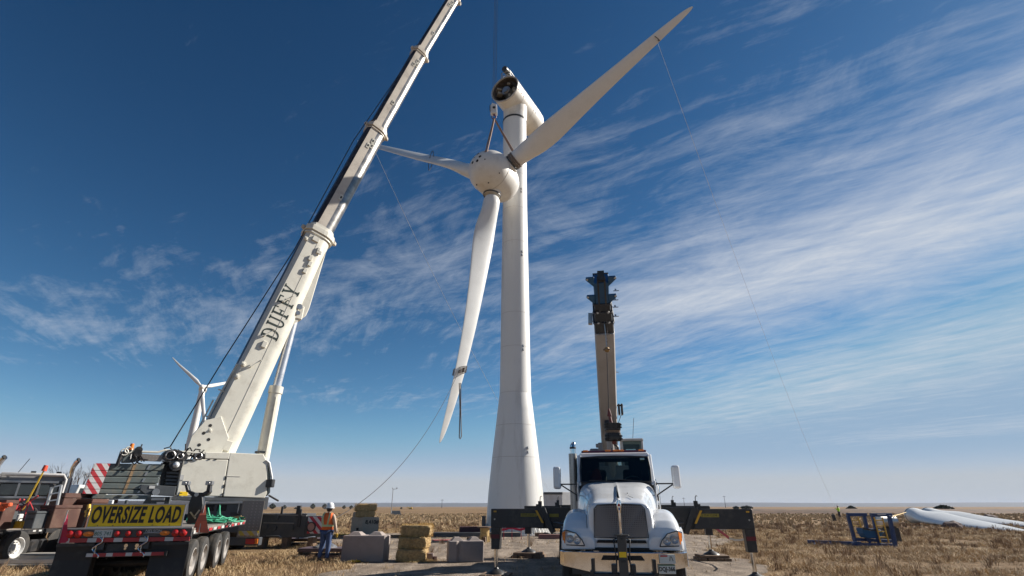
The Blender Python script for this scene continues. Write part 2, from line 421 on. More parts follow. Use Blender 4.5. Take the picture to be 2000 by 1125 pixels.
def rope(name, pts, r, m, label, cat='rope', sag=0.0, n=24, group=None, parent=None):
    if len(pts) == 2:
        a, b = V(pts[0]), V(pts[1])
        pts = [a.lerp(b, i / n) - V((0, 0, sag * 4 * (i / n) * (1 - i / n))) for i in range(n + 1)]
    mb = MB(); mb.tube(pts, r, 5)
    o = mb.build(name, m, parent, world=parent is not None, smooth=60)
    if label: tag(o, label, cat, group)
    return o
# ================================================================== SETTING
def ground_mat():
    m = bpy.data.materials.new('dry_prairie_ground'); m.use_nodes = True; t = m.node_tree; b = t.nodes['Principled BSDF']
    b.inputs['Roughness'].default_value = 0.95; b.inputs['Specular IOR Level'].default_value = 0.15
    tc = t.nodes.new('ShaderNodeTexCoord')
    def nz(s, d, r=.6):
        n = t.nodes.new('ShaderNodeTexNoise'); n.inputs['Scale'].default_value = s; n.inputs['Detail'].default_value = d; n.inputs['Roughness'].default_value = r
        t.links.new(tc.outputs['Object'], n.inputs['Vector']); return n.outputs['Fac']
    def ramp(f, stops):
        c = t.nodes.new('ShaderNodeValToRGB'); e = c.color_ramp.elements
        e[0].position, e[0].color = stops[0][0], (*stops[0][1], 1); e[1].position, e[1].color = stops[-1][0], (*stops[-1][1], 1)
        for p, q in stops[1:-1]:
            k = e.new(p); k.color = (*q, 1)
        t.links.new(f, c.inputs[0]); return c.outputs[0]
    a = ramp(nz(2.5, 10, .7), [(.30, (.105, .068, .037)), (.5, (.205, .14, .08)), (.7, (.285, .205, .12))])
    c = ramp(nz(.035, 8, .65), [(.35, (.66, .54, .46)), (.5, (1.05, 1.0, .93)), (.65, (1.35, 1.3, 1.2))])
    x = t.nodes.new('ShaderNodeMix'); x.data_type = 'RGBA'; x.blend_type = 'MULTIPLY'; x.inputs[0].default_value = 1
    t.links.new(a, x.inputs[6]); t.links.new(c, x.inputs[7]); t.links.new(x.outputs[2], b.inputs['Base Color'])
    bp = t.nodes.new('ShaderNodeBump'); bp.inputs['Strength'].default_value = .9; bp.inputs['Distance'].default_value = .12
    t.links.new(nz(6, 8, .75), bp.inputs['Height']); t.links.new(bp.outputs[0], b.inputs['Normal'])
    return m
def gravel_mat():
    m = bpy.data.materials.new('gravel'); m.use_nodes = True; t = m.node_tree; b = t.nodes['Principled BSDF']
    b.inputs['Roughness'].default_value = 0.92; b.inputs['Specular IOR Level'].default_value = 0.2
    tc = t.nodes.new('ShaderNodeTexCoord')
    vo = t.nodes.new('ShaderNodeTexVoronoi'); vo.inputs['Scale'].default_value = 28; t.links.new(tc.outputs['Object'], vo.inputs['Vector'])
    n = t.nodes.new('ShaderNodeTexNoise'); n.inputs['Scale'].default_value = 0.9; n.inputs['Detail'].default_value = 10; n.inputs['Roughness'].default_value = .7
    t.links.new(tc.outputs['Object'], n.inputs['Vector'])
    c = t.nodes.new('ShaderNodeValToRGB'); e = c.color_ramp.elements
    e[0].position, e[0].color = .32, (.15, .112, .082, 1); e[1].position, e[1].color = .66, (.36, .29, .225, 1)
    t.links.new(n.outputs['Fac'], c.inputs[0])
    mp = t.nodes.new('ShaderNodeMapping'); mp.inputs['Rotation'].default_value = (0, 0, .35); mp.inputs['Scale'].default_value = (1.1, .10, 1); t.links.new(tc.outputs['Object'], mp.inputs[0])
    n3 = t.nodes.new('ShaderNodeTexNoise'); n3.inputs['Scale'].default_value = 1.6; n3.inputs['Detail'].default_value = 5; t.links.new(mp.outputs[0], n3.inputs['Vector'])
    r3 = t.nodes.new('ShaderNodeMapRange'); r3.inputs['From Min'].default_value = .38; r3.inputs['From Max'].default_value = .62; r3.inputs['To Min'].default_value = .72; r3.inputs['To Max'].default_value = 1.18; t.links.new(n3.outputs['Fac'], r3.inputs[0])
    v3 = t.nodes.new('ShaderNodeVectorMath'); v3.operation = 'SCALE'; t.links.new(c.outputs[0], v3.inputs[0]); t.links.new(r3.outputs[0], v3.inputs['Scale'])
    s_ = t.nodes.new('ShaderNodeSeparateColor'); t.links.new(vo.outputs['Color'], s_.inputs[0])
    r = t.nodes.new('ShaderNodeMapRange'); r.inputs['To Min'].default_value = .62; r.inputs['To Max'].default_value = 1.3; t.links.new(s_.outputs[0], r.inputs[0])
    v = t.nodes.new('ShaderNodeVectorMath'); v.operation = 'SCALE'; t.links.new(v3.outputs[0], v.inputs[0]); t.links.new(r.outputs[0], v.inputs['Scale'])
    t.links.new(v.outputs[0], b.inputs['Base Color'])
    bp = t.nodes.new('ShaderNodeBump'); bp.inputs['Strength'].default_value = .8; bp.inputs['Distance'].default_value = .03; bp.invert = True
    t.links.new(vo.outputs['Distance'], bp.inputs['Height']); t.links.new(bp.outputs[0], b.inputs['Normal'])
    return m
M['ground'] = ground_mat(); M['gravel'] = gravel_mat()

g = MB(); XS = [-9000, -2500, -700, -200, -60, -20, 0, 20, 60, 200, 700, 2500, 9000]; YS = [-400, -100, -20, 0, 20, 60, 150, 400, 1000, 2500, 5000, 9500]
g.add([(x, y, 0) for y in YS for x in XS], [(j * len(XS) + i, j * len(XS) + i + 1, (j + 1) * len(XS) + i + 1, (j + 1) * len(XS) + i) for j in range(len(YS) - 1) for i in range(len(XS) - 1)])
tag(g.build('ground', M['ground']), kind='structure')

GR = [(-3.2, 2), (-3.6, 12), (-4.8, 16), (-5.4, 18), (-4.6, 21.5), (-6.5, 24), (-9.0, 29), (-11.5, 34), (-10.5, 39), (-6, 43), (0, 44), (8, 43), (13, 38), (12.5, 32), (9.2, 27), (8.0, 23.5), (8.2, 20), (6.8, 15), (6.2, 2)]
def jag(poly, step=.5, amp=.55):
    o = []
    for i in range(len(poly)):
        a, b = V((*poly[i], 0)), V((*poly[(i + 1) % len(poly)], 0)); n = max(1, int((b - a).length / step))
        for k in range(n):
            p = a.lerp(b, k / n); d = noise.noise(p * .7) * amp * 1.6 + noise.noise(p * 3.1) * amp * .5
            q = (b - a).normalized().cross(V((0, 0, 1))); o.append(p + q * d)
    return o
GP = jag(GR)
bm = bmesh.new(); vs = [bm.verts.new((p.x, p.y, .004)) for p in GP]; f = bm.faces.new(vs); bmesh.ops.triangulate(bm, faces=[f])
me = bpy.data.meshes.new('gravel_pad'); bm.to_mesh(me); bm.free()
for p in me.polygons:
    if p.normal.z < 0: me.flip_normals(); break
me.materials.append(M['gravel'])
o = bpy.data.objects.new('gravel_pad', me); COL.objects.link(o); tag(o, kind='structure')
def inside(px, py, poly=[(p.x, p.y) for p in GP]):
    px = np.asarray(px); py = np.asarray(py); c = np.zeros(px.shape, bool)
    for i in range(len(poly)):
        x1, y1 = poly[i]; x2, y2 = poly[i - 1]
        if y1 == y2: continue
        k = ((y1 > py) != (y2 > py)) & (px < (x2 - x1) * (py - y1) / (y2 - y1) + x1)
        c ^= k
    return c

# far hills
hm = mat('far_hills', (.045, .05, .055), .9, var=.5, vs=.006)
hb = MB(); nx = 160; rings = []
for j, (y, h) in enumerate(((4300, -1), (4800, .55), (5600, .8), (6800, 1.0), (8200, 1.1), (9000, -1))):
    row = []
    for i in range(nx + 1):
        x = -8800 + 17600 * i / nx
        z = -.4 if h < 0 else h * (42 + 12 * noise.noise(V((x / 1500, y / 900, 3))) + 6 * noise.noise(V((x / 260, y / 300, 9))))
        row.append((x, y, z))
    rings.append(row)
hb.loft(rings, caps=False, closed=False)
tag(hb.build('hills', hm, smooth=60), kind='structure')
# low dark rise on the right, mid distance
bb = MB(); rings = []
for j, (dy, h) in enumerate(((0, -.2), (3, .6), (7, 1.0), (14, 1.1), (30, -.2))):
    rings.append([(x, 150 + dy + 10 * noise.noise(V((x / 60, 2, 5))), (h if h < 0 else h * (1 + .35 * noise.noise(V((x / 14, dy / 9, 1)))) * min(1, max(0, (x - 40) / 30)) + (-.1 if x < 60 else 0))) for x in range(40, 520, 4)])
bb.loft(rings, caps=False, closed=False)
tag(bb.build('low_rise', mat('scrubby_rise', (.10, .055, .030), .95, var=.6, vs=.4, bump=1, bs=3), smooth=60), kind='structure')

# ------------------------------------------------------------------ grass (one mass nobody could count)
def blades(name, n, ylim, hmean, wmean, cl, colr, seed, lean=.55, pad=True, dens_noise=.32, flat=0.0):
    rg = np.random.default_rng(seed)
    nt_ = n // cl
    y = np.sqrt(rg.uniform(ylim[0] ** 2, ylim[1] ** 2, nt_ * 3)); x = rg.uniform(-1, 1, nt_ * 3) * (y * 1.03 + 3)
    # patchy cover
    sn = np.array([noise.noise(V((a * .35, b * .35, seed))) + .5 * noise.noise(V((a * 1.3, b * 1.3, seed))) for a, b in zip(x, y)])
    keep = sn > rg.uniform(-1, 1, len(x)) * dens_noise - .15
    keep &= ~inside(x, y) | (rg.uniform(0, 1, len(x)) < .03)
    keep &= rg.uniform(0, 1, len(x)) > np.clip((y - ylim[1] * .62) / (ylim[1] * .38), 0, 1) * .9 * (ylim[1] > 100)
    for (ax, ay, ar) in CLEAR: keep &= (x - ax) ** 2 + (y - ay) ** 2 > ar ** 2
    x = x[keep][:nt_]; y = y[keep][:nt_]; sn = sn[keep][:nt_]; k = len(x)
    x = np.repeat(x, cl) + rg.normal(0, .07, k * cl); y = np.repeat(y, cl) + rg.normal(0, .07, k * cl)
    hh = np.repeat(hmean * (1 + .5 * sn) * rg.uniform(.6, 1.35, k), cl) * rg.uniform(.5, 1.2, k * cl)
    N_ = len(x); ang = rg.uniform(0, 2 * np.pi, N_); la = rg.uniform(0, 2 * np.pi, N_); ll = np.abs(rg.normal(0, lean, N_)) * hh + flat * hh
    w = wmean * rg.uniform(.6, 1.4, N_) * np.maximum(1, y / 24)
    z0 = np.full(N_, -.01)
    a = np.stack([x - np.cos(ang) * w, y - np.sin(ang) * w, z0], 1); b = np.stack([x + np.cos(ang) * w, y + np.sin(ang) * w, z0], 1)
    mx, my = x + np.cos(la) * ll * .4, y + np.sin(la) * ll * .4
    c = np.stack([mx + np.cos(ang) * w * .8, my + np.sin(ang) * w * .8, hh * .62], 1); d = np.stack([mx - np.cos(ang) * w * .8, my - np.sin(ang) * w * .8, hh * .62], 1)
    e = np.stack([x + np.cos(la) * ll, y + np.sin(la) * ll, hh * (1 - flat * .5)], 1)
    vs = np.stack([a, b, c, d, e], 1).reshape(-1, 3)
    me = bpy.data.meshes.new(name); me.vertices.add(N_ * 5); me.vertices.foreach_set('co', vs.ravel())
    base = np.arange(N_)[:, None] * 5
    lp = np.concatenate([base + [0, 1, 2, 3], base + [3, 2, 4]], 1).ravel()
    me.loops.add(len(lp)); me.loops.foreach_set('vertex_index', lp)
    me.polygons.add(N_ * 2)
    st = (np.arange(N_)[:, None] * 7 + [0, 4]).ravel(); me.polygons.foreach_set('loop_start', st)
    me.update(calc_edges=True); me.validate()
    me.materials.append(colr); o = bpy.data.objects.new(name, me); COL.objects.link(o)
    return o
def grass_mat(name, c1, c2, c3):
    m = bpy.data.materials.new(name); m.use_nodes = True; t = m.node_tree; b = t.nodes['Principled BSDF']
    b.inputs['Roughness'].default_value = .75; b.inputs['Specular IOR Level'].default_value = .25
    ge = t.nodes.new('ShaderNodeNewGeometry'); tc = t.nodes.new('ShaderNodeTexCoord')
    c = t.nodes.new('ShaderNodeValToRGB'); e = c.color_ramp.elements
    e[0].position, e[0].color = 0, (*c1, 1); e[1].position, e[1].color = 1, (*c3, 1); k = e.new(.5); k.color = (*c2, 1)
    n = t.nodes.new('ShaderNodeTexNoise'); n.inputs['Scale'].default_value = .5; n.inputs['Detail'].default_value = 6; t.links.new(tc.outputs['Object'], n.inputs['Vector'])
    mt = t.nodes.new('ShaderNodeMath'); mt.operation = 'MULTIPLY_ADD'; mt.inputs[1].default_value = .55
    r = t.nodes.new('ShaderNodeMapRange'); r.inputs['From Min'].default_value = .35; r.inputs['From Max'].default_value = .65; r.inputs['To Max'].default_value = .5
    t.links.new(n.outputs['Fac'], r.inputs[0]); t.links.new(ge.outputs['Random Per Island'], mt.inputs[0]); t.links.new(r.outputs[0], mt.inputs[2])
    t.links.new(mt.outputs[0], c.inputs[0]); t.links.new(c.outputs[0], b.inputs['Base Color'])
    return m
CLEAR = [(-6.42, 20.07, .25), (-5.1, 20.4, .9), (-3.4, 20.5, 1.0), (.24, 39, 3.5), (-11.8, 25, 2), (-8.9, 14.5, 1.0)]
gm = grass_mat('dry_grass_blades', (.24, .155, .075), (.46, .32, .17), (.66, .50, .30))
gf = grass_mat('far_grass_blades', (.36, .25, .145), (.45, .33, .195), (.54, .41, .25))
gw = grass_mat('reddish_weed_stems', (.13, .075, .045), (.24, .15, .085), (.34, .24, .14))
tag(blades('dry_grass', 460000, (14.5, 48), .15, .0044, 9, gm, 3, .9, flat=.5), 'short dry blond prairie grass lying over the open ground', 'grass', kind='stuff')
tag(blades('far_grass', 120000, (46, 147), .26, .011, 12, gf, 5, .5), 'tall dry tan grass on the open prairie beyond the gravel', 'grass', kind='stuff')
tag(blades('dry_weeds', 52000, (15, 60), .27, .006, 30, gw, 8, .5, dens_noise=.25), 'reddish brown dry weed tufts scattered through the blond grass', 'weeds', kind='stuff')
# loose stones on the pad
sb = MB(); rg = random.Random(5)
for i in range(5200):
    y = math.sqrt(rg.uniform(15 ** 2, 40 ** 2)); x = rg.uniform(-11, 12)
    if not bool(inside(np.array([x]), np.array([y]))[0]): continue
    r = rg.uniform(.008, .03) * (1 + (rg.random() > .98) * 1.4); a = rg.random() * 3
    q = [(x + r * math.cos(a + k * 2.1) * rg.uniform(.7, 1.2), y + r * math.sin(a + k * 2.1) * rg.uniform(.7, 1.2), 0) for k in range(3)]
    sb.add(q + [(x, y, r * .8)], [(0, 1, 3), (1, 2, 3), (2, 0, 3)])
tag(sb.build('loose_stones', mat('stone_chips', (.34, .29, .24), .9, var=.4, vs=30)), 'small loose stones scattered over the gravel pad', 'gravel', kind='stuff')

# ------------------------------------------------------------------ horizon trees, bushes, poles, house
def leafy(c, rx, rz, n, rg, s):
    m = MB()
    for _ in range(n):
        while True:
            p = V((rg.uniform(-1, 1), rg.uniform(-1, 1), rg.uniform(-1, 1)))
            if p.length < 1: break
        p = p.normalized() * (p.length ** .5); w = 1 - .55 * max(0, p.z)
        q = V((p.x * rx * w, p.y * rx * w, p.z * rz)) + V(c)
        a = V((rg.uniform(-1, 1), rg.uniform(-1, 1), rg.uniform(-1, 1))).normalized() * s; b = a.cross(V((rg.random(), rg.random(), 1))).normalized() * s
        m.add([q - a, q + a, q + b], [(0, 1, 2)])
    return m
def far_tree(px, w, h, D, label):
    p = atz(px, 1100); x = (px - 1000) / FPX * (D * _c)
    t = thing('horizon_tree', label, 'tree', (x, D, 0), 0, 'dark trees along the horizon')
    t_ = MB(); t_.cyl((0, 0, 0), (0, 0, h * .5), w * .07, w * .03, 6); t_.build('trunk', M['bark'], t)
    leafy((0, 0, h * .55), w / 2, h * .47, 520, random.Random(int(px)), w * .09).build('crown', M['leaf'], t)
for px, w, h, D, lab in [(532, 4.6, 3.6, 400, 'wide dark tree on the horizon just right of the crane tread plate'), (556, 2.8, 2.6, 400, 'small round dark tree second on the horizon right of the crane'),
                         (578, 2.2, 1.2, 400, 'tiny dark bush on the horizon between the round tree and the pointed one'), (611, 3.4, 3.6, 400, 'pointed dark tree on the horizon left of the tan house'),
                         (634, 3.6, 3.4, 410, 'dark tree beside the small tan house on the horizon'),
                         (672, 2.6, 2.5, 400, 'small dark tree on the horizon right of the white hard hat'), (686, 2.8, 2.4, 400, 'dark tree on the horizon where the sagging dark rope crosses it'),
                         (784, 1.6, 1.3, 400, 'tiny dark tree left of the yellow machine on the horizon'), (1323, 2.8, 1.5, 180, 'round dark bush above the right outrigger beam of the truck crane'),
                         (1437, 4.5, 1.8, 400, 'low dark tree clump above the end of the right outrigger'), (1458, 8, 1.9, 400, 'wide low dark tree clump right of the outrigger end'),
                         (1662, 3.2, 1.9, 190, 'dark reddish bush on the horizon right of the lime vest worker'), (1842, 5.0, 2.0, 170, 'dark bush behind the root of the farther ground blade')]:
    far_tree(px, w, h, D, lab)
# bare shrub by the counterweights
t = thing('bare_tree', 'leafless grey brown tree behind the crane counterweights', 'tree', (atY(140, 985, 30).x, 30, 0))
tw = MB(); rg = random.Random(11)
def branch(p, d, L, r, k):
    q = p + d * L; tw.tube([p, q], [r, r * .7], 4, caps=False)
    if k == 0: return
    for _ in range(rg.choice((2, 3, 3))):
        nd = (d + V((rg.uniform(-.5, .5), rg.uniform(-.5, .5), rg.uniform(-.05, .4)))).normalized(); branch(q, nd, L * rg.uniform(.6, .85), r * .62, k - 1)
tw0 = MB(); tw0.cyl((0, 0, 0), (0, 0, 1.5), .1, .07, 8); tw0.build('trunk', M['bark'], t)
for a in range(5): branch(V((0, 0, 1.3)), V((math.cos(a * 1.3) * .45, math.sin(a * 1.3) * .45, 1)).normalized(), .85, .035, 4)
tw.build('branch', M['bark'], t)
# house
hx = (639 - 1000) / FPX * 395 * _c
t = thing('house', 'tiny tan house with dark roof on the horizon behind the worker', 'house', (hx, 395, 0), .3); t.scale = (.5, .5, .6)
h = MB(); h.box((0, 0, 1.6), (7, 6, 3.2)); h.build('wall', mat('tan_siding', (.42, .34, .26), .8), t)
h = MB(); h.prism([(-3.8, -3.3, 3.2), (3.8, -3.3, 3.2), (0, -3.3, 5.2)], (0, 6.6, 0)); h.build('roof', mat('dark_shingle', (.07, .06, .06), .9), t)
for sx in (-1.5, 1.6):
    w = MB(); w.box((sx, -3.02, 1.8), (1.1, .06, 1.2)); w.build('window', M['glass'], t)
# pale machine in the distance
hx = (802 - 1000) / FPX * 400 * _c
t = thing('far_excavator', 'tiny yellowish machine parked on the horizon left of the tower', 'machine', (hx, 400, 0)); t.scale = (.42,) * 3
h = MB(); h.box((0, 0, 1.4), (6, 3, 1.5)); h.box((1, 0, 2.7), (2.2, 2.4, 1.4)); h.build('body', M['yellow'], t)
h = MB(); h.bar((-2, 0, 2), (-5, 0, 3.6), .5, .6); h.bar((-5, 0, 3.6), (-6.5, 0, 1.4), .4, .5); h.build('arm', M['yellow'], t)
h = MB(); h.box((0, 1.1, .35), (5, .7, .7)); h.box((0, -1.1, .35), (5, .7, .7)); h.build('track', M['black'], t)
# met pole with solar panel
p = atz(766, 999); D = 120
x = (765 - 1000) / FPX * D * _c
t = thing('met_mast', 'thin weather mast with a small sensor arm standing in the far grass', 'mast', (x, D, 0))
h = MB(); h.cyl((0, 0, 0), (0, 0, 5.2), .09, .06, 8); h.build('pole', M['steel'], t)
h = MB(); h.bar((0, 0, 5.1), (.8, 0, 5.25), .08, .08); h.cyl((.8, 0, 5.2), (.8, 0, 5.5), .12, .12, 8); h.cyl((-.1, 0, 5.2), (-.1, 0, 5.45), .1, .1, 8); h.build('sensor_arm', M['steel'], t)
t = thing('solar_panel', 'dark tilted solar panel at the foot of the thin mast', 'solar panel', (x + 1.0, D, 0)); t.scale = (.62,) * 3
h = MB(); h.add([(-1.6, -.9, .1), (2.0, -.9, .1), (1.2, .9, 1.5), (-1.6, .9, 1.5), (-1.6, .95, 1.44), (2.0, -.85, .04)], [(0, 1, 2, 3)]); h.box((0, .5, .5), (2.2, .1, 1.0)); h.build('panel', M['dkgrey'], t)
h = MB(); h.cyl((-1.2, .8, 0), (-1.2, .8, 1.4), .05, n=6); h.cyl((1, .8, 0), (1, .8, 1.4), .05, n=6); h.build('leg', M['steel'], t)
for k, (px, hh, lab) in enumerate([(1337, 12, 'distant thin pylon above the right outrigger of the truck crane'), (1417, 14, 'distant thin pylon just right of the outrigger beam'), (863, 10, 'distant thin pylon left of the tower base')]):
    D = 700; t = thing('power_pylon', lab, 'pylon', ((px - 1000) / FPX * D * _c, D, 0), 0, 'thin pylons on the horizon')
    h = MB(); h.cyl((0, 0, 0), (0, 0, hh), .35, .2, 6); h.build('pole', M['dkgrey'], t)
    h = MB(); h.bar((-2, 0, hh - 1), (2, 0, hh - 1), .3, .3); h.build('crossarm', M['dkgrey'], t)

# haze: the air over the plain
hz = MB(); hz.box((0, 4600, 29.6), (19000, 10400, 61.2))
hm_ = bpy.data.materials.new('haze_air'); hm_.use_nodes = True; t_ = hm_.node_tree; t_.nodes.clear()
o_ = t_.nodes.new('ShaderNodeOutputMaterial'); v_ = t_.nodes.new('ShaderNodeVolumePrincipled')
v_.inputs['Color'].default_value = (.78, .84, 1.0, 1); v_.inputs['Density'].default_value = 7e-5; v_.inputs['Anisotropy'].default_value = 0.0
t_.links.new(v_.outputs[0], o_.inputs['Volume'])
tag(hz.build('haze', hm_), kind='stuff')
# ================================================================== WIND TURBINE TOWER
T0 = V((0.25, 39.0, 0))
tur = thing('turbine_tower', 'tall white wind turbine tower with flared base and open nacelle, its rotor taken off', 'wind turbine', T0)
def trad(y, wpx):  # tower radius from its width in the picture
    w = atY(1007, y, 39); Z = w.y * _c + (w.z - CAMH) * _s
    return w.z, wpx * Z / FPX / 2
prof = [(2.03, .0)] + [(trad(y, w)[1], trad(y, w)[0]) for y, w in ((1000, 112), (960, 106), (900, 93), (850, 81), (800, 69), (771, 61.5), (740, 60), (700, 58), (600, 55), (500, 51), (400, 47.5), (300, 45.5), (240, 45))]
zk = [0, 4.9, 9.44, 15.6, 21.8, 28.4, prof[-1][1]]
def rad(z):
    for (r0, z0), (r1, z1) in zip(prof, prof[1:]):
        if z <= z1: return r0 + (r1 - r0) * (z - z0) / (z1 - z0)
    return prof[-1][0]
for i in range(len(zk) - 1):
    zz = [zk[i] + .004] + [z for r, z in prof if zk[i] + .05 < z < zk[i + 1] - .05] + [zk[i + 1] - .004]
    m = MB(); m.lathe([(rad(z), z) for z in zz], n=72); m.build('tower_section', M['turbine'], tur, smooth=30)
seam = mat('seam_joint', (.50, .47, .43), .6)  # joint lines, a tone darker than the paint around them
for z in zk[1:-1] + [7.1, 12.9, 25]:
    m = MB(); m.ring([(rad(z) - .02, z - .012), (rad(z) + .005, z - .012), (rad(z) + .005, z + .012), (rad(z) - .02, z + .012)], n=72); m.build('weld_ring', seam, tur, smooth=30)
m = MB(); m.ring([(2.35, .01), (2.35, .1), (2.0, .1), (2.0, .01)], n=72); m.build('base_flange', M['turbine'], tur, smooth=30)
m = MB()
for s in (-1,): m.prism([(0, -.012, .1), (.33, -.012, .1), (0, -.012, .72)], (0, .024, 0))
gus = None
for k in range(40):
    a = 2 * PI * k / 40
    if gus is None: gus = m.build('stiffener', M['turbine'], tur); g_ = gus
    else: g_ = gus.copy(); COL.objects.link(g_)
    g_.location = (2.0 * math.cos(a), 2.0 * math.sin(a), 0); g_.rotation_euler = (0, 0, a)
# little rung brackets
for z in (5.2, 12.6, 20.5, 26.5):
    for dz in (0, .28):
        a = R(-60); r = rad(z)
        m = MB(); m.box((r * math.cos(a), r * math.sin(a), z + dz), (.09, .09, .16)); m.box((r * math.cos(a) + .02, r * math.sin(a), z + dz - .07), (.1, .12, .04)); m.build('bracket', M['steel'], tur)
m = MB(); m.lathe([(rad(34.5) + .03, 34.5), (rad(34.5) + .05, 34.56), (rad(34.5) + .03, 34.68)], n=64); m.build('yaw_seal', M['black'], tur, smooth=40)
m = MB(); m.box((-2.12, -.9, .55), (.25, .25, 1.1)); m.box((-2.12, -.9, 1.13), (.29, .29, .06)); m.build('junction_cabinet', M['dkgrey'], tur, bevel=.02)
# nacelle
NA = V((-.48, -.877, 0)).normalized()
NC = V((.3, 39.05, 37.0)); NF = NC + NA * 2.0; NB = NC - NA * 4.3
nr = 1.38
m = MB(); m.lathe([(nr, 0), (nr, 2.6), (nr, 4.6), (nr * .97, 5.4), (nr * .8, 6.0), (nr * .45, 6.25), (.02, 6.3)][::-1], NF, -NA, 64, caps=False)
nac = m.build('nacelle', mat('nacelle_paint', (.70, .67, .61), .4, var=.05, vs=.6, dirt=(.34, .28, .2), dirt_amt=.4, dirt_s=.7), tur, world=True, smooth=40)
m = MB(); m.lathe([(nr - .03, 0), (nr - .03, 1.7), (.01, 1.7)], NF, -NA, 48, caps=False); m.build('nacelle_inside', M['interior'], nac, world=True, smooth=40)
m = MB(); m.ring([(nr - .08, -.03), (nr + .03, -.03), (nr + .03, .08), (nr - .08, .08)], NF, -NA, 64); m.build('front_ring', mat('ring_paint', (.5, .47, .42), .4), nac, world=True, smooth=40)
for d in (1.3, 3.3):
    m = MB(); m.ring([(nr - .02, d - .02), (nr + .006, d - .02), (nr + .006, d + .02), (nr - .02, d + .02)], NF, -NA, 64); m.build('panel_seam', seam, nac, world=True, smooth=30)
NX = NA.cross(V((0, 0, 1))).normalized()
m = MB(); m.cyl(NC + V((0, 0, -2.36)), NC + V((0, 0, -.6)), 1.06, 1.12, 48); m.build('yaw_neck', nac.data.materials[0], nac, world=True, smooth=40)
rg = random.Random(4)
m = MB()
m.cyl(NF - NA * .2, NF - NA * 1.6, .42, .5, 16); m.cyl(NF - NA * .05, NF - NA * .6, .3, .3, 16)
m.build('main_shaft', M['steel'], nac, world=True, smooth=40)
m = MB()
for k in range(14):
    p = NF - NA * rg.uniform(.15, 1.3) + NX * rg.uniform(-1, 1) + V((0, 0, rg.uniform(-.9, .8)))
    if (p - NF - NA * (p - NF).dot(NA)).length > 1.15: continue
    m.box(p, (rg.uniform(.15, .5), rg.uniform(.2, .5), rg.uniform(.1, .4)), Matrix.Rotation(rg.uniform(0, 1), 3, 'Z'))
m.build('gear_housing', mat('pale_machinery', (.35, .31, .24), .6, var=.3), nac, world=True)
m = MB()
for k in range(9):
    a = rg.uniform(0, 6.28); m.tube([NF - NA * .25 + (NX * math.cos(a + j * .35) + V((0, 0, 1)) * math.sin(a + j * .35)) * (1.05 - .06 * j) - NA * .12 * j for j in range(5)], .035, 5)
m.build('hose', M['black'], nac, world=True)
m = MB()
for k in range(24):
    a = 2 * PI * k / 24; p = NF + (NX * math.cos(a) + V((0, 0, 1)) * math.sin(a)) * (nr - .06); m.cyl(p + NA * .02, p + NA * .07, .03, n=6)
m.build('bolt_ring', M['steel'], nac, world=True)
top = NF + V((0, 0, nr))
m = MB()
for s in (-.45, .45):
    for d in (.1, .8, 1.5, 2.2):
        p = top - NA * d + NX * s; m.bar(p - V((0, 0, .1)), p + V((0, 0, .75)), .04, .04)
    for h in (.35, .72): m.bar(top - NA * .1 + NX * s + V((0, 0, h)), top - NA * 2.2 + NX * s + V((0, 0, h)), .04, .04)
for h in (.35, .72): m.bar(top - NA * .1 - NX * .45 + V((0, 0, h)), top - NA * .1 + NX * .45 + V((0, 0, h)), .04, .04)
m.build('guard_rail', mat('galvanised_rail', (.45, .43, .4), .4, .6), nac, world=True)
m = MB(); m.cyl(top + NA * .1 + V((0, 0, .95)), top - NA * .75 + V((0, 0, 1.1)), .27, .3, 16); m.build('winch_drum', M['black'], nac, world=True, smooth=40)
m = MB(); m.box(top - NA * .9 + V((0, 0, .5)), (.5, .5, .6)); m.box(top - NA * 1.6 + V((0, 0, .25)), (.4, .7, .4)); m.build('deck_box', M['white2'], nac, world=True, bevel=.02)
m = MB(); p = top - NA * 3.0; m.bar(p, p + V((0, 0, .9)), .04, .04); m.bar(p + V((0, 0, .9)) - NX * .3, p + V((0, 0, .9)) + NX * .3, .03, .03); m.build('wind_sensor', M['steel'], nac, world=True)
# lettering along the right side of the nacelle, on its round skin
def nacelle_text(s, ink, d0, size, ang):
    out_ = NX * -1 if NX.x < 0 else NX
    n_ = (out_ * math.cos(ang) + V((0, 0, 1)) * math.sin(ang)); up = (V((0, 0, 1)) * math.cos(ang) - out_ * math.sin(ang))
    for i, ch in enumerate(s):
        c = NF - NA * (d0 + i * size * .72) + n_ * (nr + .008)
        text('lettering', ch, ink, size, nac, frame(c, -NA, up), sx=.9, bold=.02)
nacelle_text('DOE/', M['redink'], .35, .66, R(-10))
nacelle_text('NREL', M['blueink'], 2.35, .66, R(-10))

# ================================================================== ROTOR hanging from the crane
HC = atY(967, 347, 35.27)
AX = V((-.4995, -.861, .094)).normalized()
rotor = thing('turbine_rotor', 'white three bladed turbine rotor with round hub hanging from the tall crane', 'rotor', HC)
m = MB()
nose_c = HC + AX * .75; nrr = 1.70
pr = [(0.02, nrr)] + [(nrr * math.sin(R(a)), nrr * math.cos(R(a))) for a in range(8, 97, 8)]
pr = [(r, h + .75) for r, h in pr]
m.lathe(pr, HC, AX, 48, caps=False)
nose = m.build('nose_cone', M['cream2'] if 'cream2' in M else mat('hub_paint', (.70, .68, .635), .4, var=.04, dirt=(.36, .3, .22), dirt_amt=.4, dirt_s=.8), rotor, world=True, smooth=60)
hubm = nose.data.materials[0]
m = MB(); m.lathe([(1.675, .60), (1.67, .2), (1.64, -.5), (1.54, -1.1), (1.32, -1.6), (.9, -1.95), (.02, -2.05)], HC, AX, 48, caps=False)
hub = m.build('hub', hubm, rotor, world=True, smooth=60)
m = MB(); m.ring([(1.66, .62), (1.712, .625), (1.712, .655), (1.66, .66)], HC, AX, 64); m.build('hub_seam', seam, hub, world=True, smooth=30)
